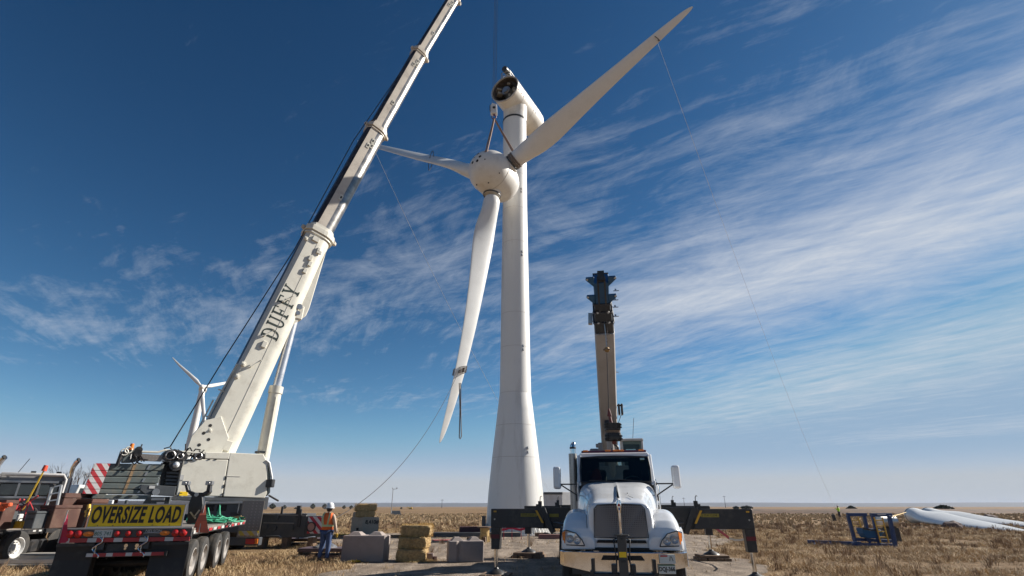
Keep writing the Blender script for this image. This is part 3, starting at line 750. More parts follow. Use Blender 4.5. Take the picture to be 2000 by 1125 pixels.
# bolt holes on the nose
def on_sphere(px, py, c, r):
    o = V((0, 0, CAMH)); d = ray(px, py).normalized(); oc = o - c; b = oc.dot(d); q = b * b - oc.dot(oc) + r * r
    return o + d * (-b - math.sqrt(q)) if q > 0 else None
for px, py in [(918.5, 312.5), (923, 317.5), (932, 314), (937.5, 305.5), (933.5, 300.5), (924, 303.5), (947, 311), (926.5, 307.5)]:
    p = on_sphere(px, py, nose_c, nrr)
    if p is None: continue
    n_ = (p - nose_c).normalized(); rr_ = .115 if px not in (947, 926.5) else .05
    m = MB(); m.cyl(p - n_ * .03, p + n_ * .012, rr_, n=16); m.build('access_hole', M['hole'], nose, world=True)
for px, py in [(975.5, 338), (954, 357), (931, 361), (983, 383)]:
    p = on_sphere(px, py, nose_c, nrr + .02)
    if p is not None:
        n_ = (p - nose_c).normalized(); m = MB(); m.sphere(p, .055, 8, 6); m.build('lug', M['black'], hub, world=True)
PIT = (34, -80, 30)
TIPS = [V((13.3, 27.0, 34.7)), V((-3.9, 33.85, 5.3)), V((-16.15, 44.33, 36.6))]
TPX = [(1353, 12), (872, 866), (697, 275)]
BL = []
for k, (tp, px) in enumerate(zip(TIPS, TPX)):
    # slide the tip onto the line of sight of its measured point
    o = V((0, 0, CAMH)); d = ray(*px).normalized(); tip = o + d * (tp - o).dot(d)
    sp = (tip - HC); L = sp.length; sp.normalize(); BL.append((sp, L, tip))
    cw = sp.cross(AX).normalized()            # chord direction, clockwise seen from the front
    if k == 0 and cw.z > 0: cw = -cw
    if k == 1 and cw.x > 0: cw = -cw
    if k == 2 and cw.z < 0: cw = -cw
    thk = sp.cross(cw).normalized()
    st = [(1.75, .66, .66, 0, 0), (2.6, .66, .65, 0, 0), (3.4, .74, .58, 8, .06), (4.6, .88, .40, 14, .22), (6.0, .92, .32, 12, .24), (8, .78, .26, 9, .16), (11, .62, .20, 6, .08), (14, .48, .15, 4, .04), (17, .36, .10, 2, 0), (19, .24, .05, 1, 0), (19.7, .15, .03, 0, 0.02), (20.0, .03, .012, 0, .05)]
    bend = [0, V((-.1, 0, 0)), V((0, 0, 0))][k]
    rings = []
    n = 24
    for (r, hc, ht, tw, off) in st:
        rr_ = r * L / 20.0; c = HC + sp * rr_ + cw * off
        if k == 1: c += cw * (.0 + .5 * max(0, (r - 12) / 8) ** 2 - .25 * math.sin(PI * min(1, r / 20)))
        a = R(tw + PIT[k]); e1 = cw * math.cos(a) + thk * math.sin(a); e2 = thk * math.cos(a) - cw * math.sin(a)
        blend = min(1, max(0, (r - 2.6) / 2.5)); rg_ = []
        for i in range(n):
            t_ = 2 * PI * i / n; x = math.cos(t_); y = math.sin(t_)
            # airfoil: full nose on the leading side (-x), thin trailing edge (+x)
            ya = y * (1 - .62 * (x + 1) / 2 * blend) * (1 if y > 0 else 1 - .35 * blend)
            rg_.append(c + e1 * x * hc + e2 * ya * ht)
        rings.append(rg_)
    m = MB(); m.loft(rings); bl = m.build('blade', M['blade'], rotor, world=True, smooth=50)
    s_ = bl.modifiers.new('smooth', 'SUBSURF'); s_.levels = 1; s_.render_levels = 1
    m = MB(); m.lathe([(.74, 1.1), (.74, 1.66), (.70, 1.70)], HC, sp, 32); m.build('blade_socket', hubm, hub, world=True, smooth=40)
    m = MB(); m.ring([(.68, 1.68), (.70, 1.70), (.70, 1.80), (.66, 1.82)], HC, sp, 32); m.build('root_collar', M['dkgrey'], bl, world=True, smooth=40)
# serial number scratches on the root of the down blade
sp, L, tip = BL[1]
# ------------------------------------------------------------------ hook block, slings, lines
HK = atY(965, 215, 35.0)
hk = thing('hook_block', 'white hoist block with hook hanging above the rotor hub', 'hook block', HK)
m = MB(); m.prism([(-.28, -.2, -.45), (.28, -.2, -.45), (.24, -.2, .45), (-.18, -.2, .62), (-.3, -.2, .3)], (0, .4, 0)); m.build('sheave_housing', M['white2'], hk, bevel=.03)
m = MB(); m.box((-.34, 0, .2), (.06, .3, .5)); m.cyl((0, -.24, .1), (0, .24, .1), .12, n=12); m.build('side_plate', M['black'], hk)
m = MB(); m.tube([(.0 + .16 * math.sin(t), 0, -.72 + .2 * math.cos(t)) for t in [i * .45 for i in range(0, 12)]], .06, 8); m.cyl((0, 0, -.6), (0, 0, -.42), .07); m.build('hook', mat('purple_hook', (.12, .06, .14), .5), hk, smooth=60)
HB = HK + V((0, 0, -.9))
def sling(name, p0, p1, label):
    m = MB(); m.tube([p0, p0.lerp(p1, .5), p1], .06, 6); m.tube([p0 + V((.06, 0, 0)), p0.lerp(p1, .5) + V((.1, 0, 0)), p1 + V((.13, 0, 0))], .05, 6)
    return tag(m.build(name, M['sling'], smooth=60), label, 'sling', 'slings between the hook and the rotor')
p1 = on_sphere(948, 297, nose_c, nrr)
sling('lifting_sling', HB, p1, 'tan sling running from the hook down to the top of the hub')
sp, L, tip = BL[0]
cw = sp.cross(AX).normalized()
sling('lifting_sling', HB, HC + sp * 2.0 + V((0, 0, .62)), 'tan sling running from the hook to the root of the upper right blade')
m = MB(); m.ring([(.68, 1.86), (.71, 1.88), (.71, 2.02), (.68, 2.04)], HC, sp, 32); m.ring([(.68, 2.07), (.71, 2.09), (.71, 2.21), (.68, 2.23)], HC, sp, 32)
tag(m.build('choker_strap', M['strap'], smooth=40), 'dark double strap choked round the root of the upper right blade', 'strap')
# ================================================================== BIG MOBILE CRANE
BP = atY(425, 868, 25.2)                       # boom foot
TP = atY(968, -140, 35.0)                      # boom tip above the hook
d2 = V((TP.x - BP.x, TP.y - BP.y, 0)).normalized()     # heading of the boom
n2 = V((d2.y, -d2.x, 0))                       # toward the camera
crane = thing('mobile_crane', 'huge cream mobile crane with raised telescopic boom lettered DUFFY and stacked counterweights', 'crane', (BP.x, BP.y, 0), math.atan2(d2.y, d2.x))
def BPl(px, py, off=0.0): return onplane(px, py, BP + n2 * off, n2)
cs = [(425, 868), (622, 461), (734, 258), (819, 108), (886, -2), (985, -175)]
J = [BPl(*q) for q in cs]
def boom_ring(c, ax, u, hd, hw, ch=.70, fe=.08):
    P = [(-hd, -.55 * hw), (-hd, .55 * hw), (-ch * hd, hw), (fe * hd, hw)]
    for a in range(15, 90, 15): P.append((hd * (fe + (1 - fe) * math.sin(R(a))), hw * math.cos(R(a)) ** .8))
    P += [(hd, 0)]
    for a in range(75, 10, -15): P.append((hd * (fe + (1 - fe) * math.sin(R(a))), -hw * math.cos(R(a)) ** .8))
    P += [(fe * hd, -hw), (-ch * hd, -hw)]
    return [c + u * a + n2 * b for a, b in P]
HD = [.80, .66, .585, .515, .46]; HW = [.62, .55, .50, .45, .40]
secs = []
for i in range(5):
    a, b = J[i], J[i + 1]; ax = (b - a).normalized(); u = ax.cross(n2).normalized()
    if u.z > 0: u = -u                       # u points to the belly side
    if i == 0: a = a - ax * .6
    m = MB(); rings = [boom_ring(a, ax, u, HD[i] * (.98 if i else 1.08), HW[i], .70 if i else .86, .08 if i else .4), boom_ring(b + ax * (.4 if i < 4 else 0), ax, u, HD[i] * (.93 if i == 0 else 1), HW[i])]
    k = len(rings[0]); o = len(m.v)
    for r_ in rings: m.v += r_
    for q in range(k):
        m.f.append((q, (q + 1) % k, k + (q + 1) % k, k + q))
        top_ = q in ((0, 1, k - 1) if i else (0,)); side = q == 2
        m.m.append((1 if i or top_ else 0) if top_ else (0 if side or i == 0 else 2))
    m.f.append(tuple(range(k))); m.m.append(0); m.f.append(tuple(range(k, 2 * k))); m.m.append(1)
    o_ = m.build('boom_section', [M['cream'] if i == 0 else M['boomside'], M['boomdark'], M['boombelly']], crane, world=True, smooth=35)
    secs.append((a, b, ax, u, o_))
# head of the boom above the frame
a, b, ax, u, so = secs[-1]
m = MB(); m.box(b + ax * .3, (1.3, 1.0, .9)); m.build('boom_head', M['cream'], crane, world=True, bevel=.05)
# collars
for i in range(4):
    a, b, ax, u, so = secs[i]; s_ = HD[i] / .62
    for dd, kk, ln in ((0.0, 1.13, .34), (-.30, 1.06, .10)):
        m = MB(); c = b + ax * dd
        m.loft([boom_ring(c - ax * ln / 2 + u * .02, ax, u, HD[i] * kk, HW[i] * kk + .02), boom_ring(c + ax * ln / 2, ax, u, HD[i] * kk, HW[i] * kk + .02)])
        m.build('collar', M['cream'] if i == 0 else M['boomside'], so, world=True, bevel=.02)
    for sg in (-1, 1):
        m = MB(); m.box(b + u * sg * HD[i] * 1.18 + n2 * .1, (.2, .3, .22), Matrix.Rotation(rnd.random(), 3, 'Y')); m.build('sheave_lug', M['boomside'], so, world=True, bevel=.03)
# small hatches on the extended sections
for i in range(1, 5):
    a, b, ax, u, so = secs[i]; Ls = (b - a).length
    for t_, dx in ((.30, .0), (.80, -.06), (.815, .12), (.86, .06)):
        c = a.lerp(b, t_) + n2 * (HW[i] + .012) + u * dx * 1.2 - u * .02
        m = MB(); m.add([c - ax * .20 - u * .10, c + ax * .20 - u * .10, c + ax * .20 + u * .10, c - ax * .20 + u * .10] + [p + n2 * .02 for p in [c - ax * .2 - u * .1, c + ax * .2 - u * .1, c + ax * .2 + u * .1, c - ax * .2 + u * .1]], [(0, 1, 2, 3), (4, 5, 6, 7), (0, 1, 5, 4), (1, 2, 6, 5), (2, 3, 7, 6), (3, 0, 4, 7)])
        m.build('hatch', M['cream'], so, world=True)
        m = MB(); c2_ = c + n2 * .024; m.add([c2_ - ax * .08 - u * .05, c2_ + ax * .08 - u * .05, c2_ + ax * .08 + u * .05, c2_ - ax * .08 + u * .05] + [c2_ - ax * .08 - u * .05 + n2 * .01, c2_ + ax * .08 - u * .05 + n2 * .01, c2_ + ax * .08 + u * .05 + n2 * .01, c2_ - ax * .08 + u * .05 + n2 * .01], [(0, 1, 2, 3), (4, 5, 6, 7), (0, 1, 5, 4), (1, 2, 6, 5), (2, 3, 7, 6), (3, 0, 4, 7)])
        m.build('slot', M['hole'], so, world=True)
# base section fittings
a, b, ax, u, base = secs[0]; L0 = (b - a).length
def bs(t_, uu, nn): return a + ax * L0 * t_ + u * uu + n2 * (HW[0] + nn)
for t_, uu, w, h in ((.045, .30, .45, .4), (.43, -.18, .34, .3), (.79, .05, .3, .26), (.83, .12, .3, .26), (.855, .02, .3, .26), (.91, .22, .25, .2), (.95, -.15, .3, .5), (.90, .30, .22, .35)):
    m = MB(); c = bs(t_, uu, .04); mt_ = Matrix((ax, u, n2)).transposed(); m.box(c, (w, h * .8, .10), mt_); m.build('fitting_box', M['cream'], base, world=True, bevel=.02)
for t_, uu in ((.46, -.62), (.62, -.52), (.33, -.55)):
    m = MB(); p = bs(t_, uu + .25, .0); q = p + u * .28 + ax * .45 + n2 * .16; m.tube([p, p + n2 * .16, q, q + n2 * .1], .035, 6); m.build('rope_guide', M['cream'], base, world=True)
for t_ in (.28, .33, .075, .93):
    m = MB(); c = bs(t_, -.66, .02); m.box(c, (.20, .2, .16), Matrix((ax, u, n2)).transposed()); m.cyl(c + n2 * .08, c + n2 * .12, .06, n=12); m.build('pulley_lug', M['cream'], base, world=True, bevel=.02)
m = MB(); m.bar(bs(.02, .08, .004), bs(.97, .02, .004), .014, .02, n2); m.build('plate_seam', seam, base, world=True)
m = MB(); m.tube([bs(-.02, -.92, -.3), bs(.2, -.93, -.3), bs(.33, -.85, -.3)], .05, 8); m.tube([bs(.0, -1.1, -.3), bs(.18, -1.08, -.3)], .04, 6)
for t_ in (.04, .12, .22): m.cyl(bs(t_, -1.1, -.3), bs(t_, -.7, -.3), .03, n=6)
m.build('hydraulic_pipe', M['cream'], base, world=True, smooth=40)
m = MB(); m.prism([bs(-.02, -1.15, 0), bs(-.03, .2, 0), bs(.07, .2, 0), bs(.13, -.5, 0), bs(.10, -1.05, 0), bs(.04, -1.25, 0)], n2 * .09); m.build('foot_bracket', M['cream'], base, world=True, bevel=.02)
for t_, uu in ((.06, -.85), (.045, -.55), (.09, -.75), (.02, -.8)):
    m = MB(); c = bs(t_, uu, .092); m.cyl(c - n2 * .01, c + n2 * .006, .07, n=12); m.build('hole', M['hole'], base, world=True)
# DUFFY: slab serif capitals painted along the boom
def bar2(x0, y0, x1, y1): return [(x0, y0), (x1, y0), (x1, y1), (x0, y1)]
def glyph(ch):
    P = []; s = .13; t_ = .07
    if ch == 'D':
        P += [bar2(.06, 0, .06 + s, 1), bar2(0, 0, .3, t_), bar2(0, 1 - t_, .3, 1)]
        N_ = 14; o1 = [(.28 + .36 * math.sin(PI * i / N_), .5 - .5 * math.cos(PI * i / N_)) for i in range(N_ + 1)]; i1 = [(.28 + .23 * math.sin(PI * i / N_), .5 - .43 * math.cos(PI * i / N_)) for i in range(N_ + 1)]
        for k in range(N_): P.append([o1[k], o1[k + 1], i1[k + 1], i1[k]])
    if ch == 'U':
        P += [bar2(.07, .3, .07 + s, 1), bar2(.50, .3, .50 + s * .75, 1), bar2(0, 1 - t_, .28, 1), bar2(.42, 1 - t_, .68, 1)]
        N_ = 12; o1 = [(.335 - .265 * math.cos(PI * i / N_), .3 - .3 * math.sin(PI * i / N_)) for i in range(N_ + 1)]; i1 = [(.35 - .15 * math.cos(PI * i / N_), .3 - .22 * math.sin(PI * i / N_)) for i in range(N_ + 1)]
        for k in range(N_): P.append([o1[k], o1[k + 1], i1[k + 1], i1[k]])
    if ch == 'F':
        P += [bar2(.08, 0, .08 + s, 1), bar2(0, 0, .32, t_), bar2(0, 1 - t_, .6, 1), bar2(.53, .76, .6, 1), bar2(.2, .47, .44, .54), bar2(.40, .37, .46, .64)]
    if ch == 'Y':
        P += [[(.27, 0), (.41, 0), (.41, .46), (.27, .46)], bar2(.18, 0, .50, t_), [(.06, .97), (.21, .97), (.41, .42), (.27, .42)], [(.52, .97), (.60, .97), (.41, .40), (.33, .46)], bar2(0, 1 - t_, .28, 1), bar2(.44, 1 - t_, .68, 1)]
    return P
c0 = BPl(522, 664, HW[0]); c1 = BPl(552, 583, HW[0]); H_ = .98
x0 = (c0 - a).dot(ax); x1 = (c1 - a).dot(ax); step = .64
uu0 = (BPl(530, 640, HW[0]) - (a + n2 * HW[0])).dot(u)
for i, ch in enumerate('DUFFY'):
    m = MB(); org = a + ax * (x0 + .12 + i * step) + n2 * (HW[0] + .004)
    for P in glyph(ch): m.prism([org + ax * (x * .80) + u * (.36 - y * .84) - u * .06 for x, y in P], n2 * .004)
    m.build('lettering', M['inkgreen'], base, world=True)
# luffing cylinder
CA = BPl(512, 905, .1); CB = BPl(577, 615, .1); CM = BPl(538, 765, .1)
ca = (CB - CA).normalized()
m = MB(); m.cyl(CA - ca * .6, CM, .30, n=28); cylo = m.build('luffing_cylinder', M['cream'], crane, world=True, smooth=40)
m = MB(); m.cyl(CM - ca * .1, CM + ca * .25, .34, n=28); m.build('gland', M['cream'], cylo, world=True, smooth=40)
m = MB(); m.cyl(CM - ca * 3.0, CM - ca * 2.92, .31, n=28); m.build('clamp_ring', M['dkgrey'], cylo, world=True, smooth=40)
m = MB(); m.cyl(CM, CB, .20, n=24); m.build('piston_rod', M['rod'], cylo, world=True, smooth=40)
m = MB(); m.tube([CA + n2 * .33, CM + n2 * .33 - ca * .3], .03, 6); m.build('oil_pipe', M['cream'], cylo, world=True)
m = MB(); m.box(CB + ca * .1, (.62, .62, .8), Matrix((n2, ca.cross(n2), ca)).transposed()); m.build('rod_eye', M['cream'], cylo, world=True, bevel=.05)
q0 = (CB - a).dot(ax)
m = MB(); m.prism([a + ax * (q0 - .9) + u * .6 + n2 * .36, a + ax * (q0 + .1) + u * 1.15 + n2 * .36, a + ax * (q0 + .6) + u * 1.15 + n2 * .36, a + ax * (q0 + 4.2) + u * .70 + n2 * .36], -n2 * .72); m.build('cylinder_bracket', M['cream'], base, world=True, bevel=.04)
m = MB(); c = CB + ca * .35 + n2 * .4; m.cyl(c, c + n2 * .06, .16, n=16); c -= ca * .35; m.cyl(c - n2 * .05, c + n2 * .02, .12, n=16); m.build('pivot_pin', M['steel'], base, world=True, smooth=40)

# superstructure housing (upper works): local frame s along the boom heading, z up
SO = 1.35      # side panels stand this far toward the camera from the boom plane
def sp_(px, py, off=SO): return onplane(px, py, BP + n2 * off, n2)
def panel(name, pts, th, m_, parent, bev=.03, off=SO):
    P = [sp_(*q, off) for q in pts]; mb = MB(); mb.prism(P, -n2 * th); return mb.build(name, m_, parent, world=True, bevel=bev, seg=2)
house = panel('engine_housing', [(357, 896), (446, 898), (434, 969.5), (344, 968)], 1.0, M['cream'], crane)
panel('housing_ledge', [(400, 883), (450, 884), (447.5, 897), (400, 896)], 1.2, M['cream'], house)
panel('door_panel', [(449, 884), (515, 887), (523, 905), (521, 965), (517, 973), (436, 970)], 1.1, M['cream'], crane)
for P in ([(448.6, 885), (446.8, 898)],): pass
panel('hinge', [(441.5, 930), (443, 930), (442.6, 936), (441, 936)], .05, M['hole'], house, 0, SO + .03)
panel('hinge', [(438, 946), (440, 946), (439.4, 952), (437.4, 952)], .05, M['hole'], house, 0, SO + .03)
panel('hinge', [(434.6, 963), (436.4, 963), (436, 967), (434, 967)], .05, M['hole'], house, 0, SO + .03)
for x in (352, 399, 407, 420): panel('latch', [(x, 962.5) if x < 400 else (x, 896.5), (x + 4, 962.5) if x < 400 else (x + 4, 896.7), (x + 4, 963.7) if x < 400 else (x + 4, 898), (x, 963.7) if x < 400 else (x, 897.8)], .05, M['hole'], house, 0, SO + .03)
panel('warning_label', [(352, 960), (367, 960.3), (366, 968.5), (350, 968)], .05, M['signyellow'], house, 0, SO + .022)
panel('warning_label', [(353, 927), (360, 927.5), (358, 938), (351, 937.5)], .05, M['whitetape'], house, 0, SO + .022)
panel('door_seam', [(440, 929.5), (470, 930.5), (470, 931), (440, 930)], .03, seam, house, 0, SO + .015)
# operator cab at the front of the housing
cabp = [(521, 900), (526, 906), (529, 930), (528, 962), (521, 970)]
P = [sp_(*q, SO - .1) for q in cabp]; m = MB(); m.prism(P, -n2 * 1.0); ocab = m.build('operator_cab', M['glass'], crane, world=True, bevel=.03)
m = MB()
Q = [sp_(*q, SO) for q in [(520, 899), (526, 904), (531, 932), (530, 943)]]; m.tube(Q, .05, 6); m.build('window_frame', M['white2'], ocab, world=True)
m = MB(); c = sp_(528, 944); m.box(c, (.3, .3, .35)); m.bar(c - V((0, 0, .5)), c - V((0, 0, .75)) + d2 * .5, .08, .08); m.build('cab_mirror', M['black'], ocab, world=True, bevel=.03)
# turntable and underside
m = MB(); Pd = [sp_(345, 969), sp_(519, 974)]
m.prism([Pd[0] - V((0, 0, .0)), Pd[1], Pd[1] - V((0, 0, .14)), Pd[0] - V((0, 0, .14))], -n2 * 2.6); m.build('turntable_deck', M['dkgrey'], crane, world=True)
tc_ = sp_(470, 985, 0.0); m = MB(); m.cyl(V((tc_.x, tc_.y, 1.62)), V((tc_.x, tc_.y, 2.15)), 1.15, n=36); m.build('slew_ring', M['black'], crane, world=True, smooth=40)
# winch deck
m = MB(); w0 = sp_(262, 903); 
panel('tread_ladder', [(272, 886), (318, 889), (314, 901.5), (268, 899.5)], .12, M['tread'], crane, 0)
panel('winch_beam', [(318, 897), (356, 900), (355, 904), (317, 901)], .3, M['steel'], crane, .01)
panel('winch_pipe', [(272, 880), (308, 881), (322, 877), (400, 884), (400, 887), (322, 881), (309, 885), (270, 884)], .12, M['cream'], crane, .02)
panel('winch_shield', [(238, 903), (242, 880), (248, 876), (262, 875), (266, 884), (258, 903)], .5, M['cweight'], crane, .03)
rg = random.Random(21)
wr = MB()
for (x, y, r_) in [(266, 887, .17), (262, 893, .19), (269, 880, .14), (328, 891, .24), (336, 888, .20), (345, 891, .22), (354, 893, .2), (342, 908, .26), (388, 892, .16)]:
    c = sp_(x, y, SO - .3); wr.cyl(c - n2 * .35, c + n2 * .3, r_, n=18)
wr.build('winch_drum', M['black'], crane, world=True, smooth=30)
wr = MB()
for (x, y, r_) in [(243, 883, .12), (251, 879, .12), (333, 889, .17), (352, 891, .11), (388, 891, .12)]:
    wr = MB(); c = sp_(x, y, SO + .05); pts = [c + d2 * r_ * math.cos(t * .52) + V((0, 0, 1)) * r_ * math.sin(t * .52) for t in range(13)]; wr.tube(pts, .028, 6); wr.build('lifting_ring', M['cream'] if x < 300 else M['steel'], crane, world=True, smooth=50)
wr = MB()
for k in range(44):
    x, y = (rg.uniform(318, 392), rg.uniform(880, 899)) if k < 26 else (rg.uniform(250, 272), rg.uniform(879, 901)); c = sp_(x, y, SO - rg.uniform(0, .4)); e = c + V((rg.uniform(-.5, .5), rg.uniform(-.2, .2), rg.uniform(-.3, .3))); f_ = c.lerp(e, .5) + V((0, 0, rg.uniform(-.2, .2)))
    wr.tube([c, f_, e], .028, 5)
    if k == 25: wr.build('hydraulic_hose', M['black'], crane, world=True, smooth=60); wr = MB()
wr.build('hydraulic_hose', M['black'], crane, world=True, smooth=60)
wr = MB(); c = sp_(257, 873.5); wr.cyl(c - V((0, 0, .1)), c + V((0, 0, .14)), .085, .065, 12); wr.build('beacon', M['amber'], crane, world=True, smooth=40)
wr = MB(); c = sp_(232, 897); wr.bar(c - V((0, 0, .25)), c + V((0.05, 0, .3)), .1, .1); wr.build('sensor', M['black'], crane, world=True)
wr = MB(); c = sp_(344, 908, SO + .02); wr.sphere(c, .13, 12, 8); wr.build('work_lamp', M['lens'], crane, world=True, smooth=60)
for k in range(5):
    panel('grille_slat', [(326 - k * .9, 921 + 7 * k), (352 - k * .9, 922 + 7 * k), (351 - k * .9, 926.5 + 7 * k), (325 - k * .9, 925.5 + 7 * k)], .6, M['dkgrey'], crane, .01, SO - .2)
panel('grille_back', [(318, 903), (358, 904), (346, 968), (310, 966)], .5, M['black'], crane, 0, SO - .5)
# counterweight slabs
yt = [905, 919, 931, 943.5, 955.5, 965]
for k in range(5):
    y0, y1 = yt[k], yt[k + 1] - .9
    xl = lambda y: 199 - (y - 905) * .40; xr = lambda y: 322 - (y - 905) * .35
    sl = panel('counterweight_slab', [(xl(y0) - 12, y0 - .4), (xr(y0), y0 + 1.6), (xr(y1), y1 + 1.6), (xl(y1) - 12, y1 - .4)], .9, M['cweight'], crane, .03, SO - .05 + .0)
    # stripe board at its rear corner
    P = [sp_(xl(y0) - 12.5, y0, SO - .02), sp_(xl(y0) + 17, y0 + .4, SO - .02), sp_(xl(y1) + 17, y1 + .4, SO - .02), sp_(xl(y1) - 12.5, y1, SO - .02)]
    mb = MB(); mb.prism(P, n2 * .02); mb.build('chevron_board', M['chev'], sl, world=True)
    P = [p - d2 * .01 + n2 * 0 for p in (P[0], P[3])]; mb = MB(); mb.prism([P[0] + n2 * .02, P[1] + n2 * .02, P[1] - n2 * .55, P[0] - n2 * .55], -d2 * .02); mb.build('chevron_board', M['chev'], sl, world=True)
    P = [sp_(x, y, SO - .045) for x, y in ((262 - (y0 - 905) * .40, y0 + .8), (268 - (y0 - 905) * .40, y0 + .8), (268 - (y1 - 905) * .40, y1), (262 - (y1 - 905) * .40, y1))]
    mb = MB(); mb.prism(P, n2 * .006); mb.build('rust_stain', M['cweightrust'], sl, world=True)
    panel('lifting_recess', [(xl(y0) + 92, y0 + 3), (xl(y0) + 96, y0 + 3), (xl(y1) + 96, y1 - 1), (xl(y1) + 92, y1 - 1)], .04, M['steel'], sl, 0, SO - .03)
bp = panel('base_plate', [(182, 965.5), (296, 967), (293, 975), (178, 974)], .9, M['cweight'], crane, .02, SO - .04)
for x in (230, 251): panel('fork_slot', [(x, 967), (x + 8, 967), (x + 7.5, 970.5), (x - .5, 970.5)], .05, M['hole'], bp, 0, SO + .0)
panel('ballast_frame', [(276, 946), (345, 950), (341, 969), (284, 966), (273, 957)], .4, M['dkgrey'], crane, .02, SO + .02)
wr = MB(); c = sp_(304, 961, SO + .02); wr.cyl(c, c + n2 * .12, .13, n=16); wr.build('pin', M['steel'], crane, world=True, smooth=40)
panel('data_plate', [(292, 948.5), (303, 949), (302, 954.5), (291, 954)], .03, M['whitetape'], crane, 0, SO + .04)

# carrier: rear face toward the camera
Yc = 23.6
def cf(px, py, Y=Yc): return atY(px, py, Y)
zt = cf(440, 982).z; xl_ = cf(372, 1030).x; xr_ = cf(481, 1030).x
m = MB(); m.prism([(xl_, Yc, .75), (xr_, Yc, .75), (xr_, Yc, zt), (xl_, Yc, zt)], (-4.2, 7.2, 0)); car = m.build('carrier_body', M['dkgrey'], crane, world=True, bevel=.03)
pts = [(481, 980.5), (524.5, 977.5), (508, 1066), (461, 1064)]
zb = .62; zt2 = cf(500, 978).z; xa, xb = cf(474, 1030).x, cf(516, 1030).x
m = MB(); m.prism([(xa, Yc - .35, zb), (xb, Yc - .35, zb), (xb, Yc - .35, zt2), (xa, Yc - .35, zt2)], (-.14, .24, 0)); fen = m.build('tread_fender', M['tread'], crane, world=True, bevel=.01)
m = MB(); m.prism([(xl_, Yc - .28, .30), (xb, Yc - .28, .30), (xb, Yc - .28, .60), (xl_, Yc - .28, .60)], (0, .3, 0)); bmp = m.build('rear_bumper', M['dkgrey'], crane, world=True, bevel=.02)
hz_ = stripes('yellow_hazard_bands', (.55, .42, .06), (.45, .42, .36), {'X': 1.0}, .3, .8)
m = MB(); m.box(((xa + xb) / 2, Yc - .37, .76), (xb - xa - .1, .02, .17)); m.build('hazard_strip', hz_, fen, world=True)
m = MB(); m.box((xb - .34, Yc - .31, .46), (.36, .05, .19)); m.build('tail_light', M['red'], bmp, world=True, bevel=.015)
m = MB(); m.box((xb - .09, Yc - .31, .46), (.12, .05, .19)); m.build('indicator_light', M['amber'], bmp, world=True, bevel=.015)
for x in (409, 433):
    c = cf(x, 992, Yc - .01); m = MB(); m.box(c, (.40, .03, .24)); m.build('oval_hatch', M['hole'], car, world=True, bevel=.08, seg=3)
m = MB(); c = cf(468, 992, Yc - .03); m.tube([c + V((0, 0, .2)), c + V((0, -.1, .2)), c + V((0, -.1, -.2)), c + V((0, 0, -.2))], .02, 5); m.build('grab_handle', M['steel'], car, world=True)
m = MB(); c = cf(458, 1003, Yc - .03); m.box(c, (.28, .12, .1)); m.build('step', M['black'], car, world=True)
m = MB(); m.bar(cf(384, 981.5, Yc - .05), cf(478, 981, Yc - .05), .1, .08); m.build('top_rail', M['steel'], car, world=True)
def wheel(c, axis, r, w, parent, rimm, name='wheel', world=True):
    c = V(c); axis = V(axis).normalized()
    m = MB(); pr = [(r * .60, -w * .5), (r * .86, -w * .54), (r * .97, -w * .46), (r, -w * .3), (r, -w * .08), (r * .975, -w * .07), (r * .975, -w * .03), (r, -w * .02), (r, w * .02), (r * .975, w * .03), (r * .975, w * .07), (r, w * .08), (r, w * .3), (r * .97, w * .46), (r * .86, w * .54), (r * .60, w * .5)]
    m.ring(pr, c, axis, 40); ty = m.build('tyre', M['tyre'], parent, world=world, smooth=35)
    m = MB(); m.lathe([(r * .61, w * .50), (r * .57, w * .52), (r * .54, w * .40), (r * .50, w * .22), (r * .40, w * .14), (r * .26, w * .16), (r * .22, w * .40), (r * .12, w * .44), (.005, w * .44)], c, axis, 32, caps=False)
    rim = m.build('rim', rimm, parent, world=world, smooth=35)
    m = MB(); x = axis.cross(V((0, 0, 1))).normalized()
    for k in range(10):
        p = c + axis * w * .155 + (x * math.cos(k * .628) + V((0, 0, 1)) * math.sin(k * .628)) * r * .33; m.cyl(p, p + axis * .035, .018, n=6)
    m.build('wheel_nut', M['steel'], rim, world=world)
    return ty
for k, y in enumerate((25.0, 26.7, 30.5, 32.2)):
    for sx, sg in ((xb - .35, 1), (xl_ + .1, -1)):
        e = bpy.data.objects.new('wheel', None); COL.objects.link(e); e.parent = crane
        # wheels stand behind the tread fender
        m_ = wheel((sx - .58 * (y - Yc + 1.4) - .3, y + 1.4, .68), (sg, 0, 0), .68, .42, e, M['white2'])
# hoist rope beside the boom
pts = [sp_(332, 873, .2), BPl(436, 703, .2), BPl(575, 487, .2), BPl(690, 275, .2), BPl(790, 130, .2), BPl(868, 8, .2), BPl(935, -110, .2)]
rope('hoist_rope', pts, .028, M['rope'], None, parent=crane)
tipz = J[5] + V((0, 0, .5))
for k, dx in enumerate((-.13, .0, .13)):
    rope('fall_line', [HK + V((dx, 0, .5)), V((HK.x + dx * .9, HK.y, tipz.z))], .016, M['rope'], None, parent=crane, n=2)
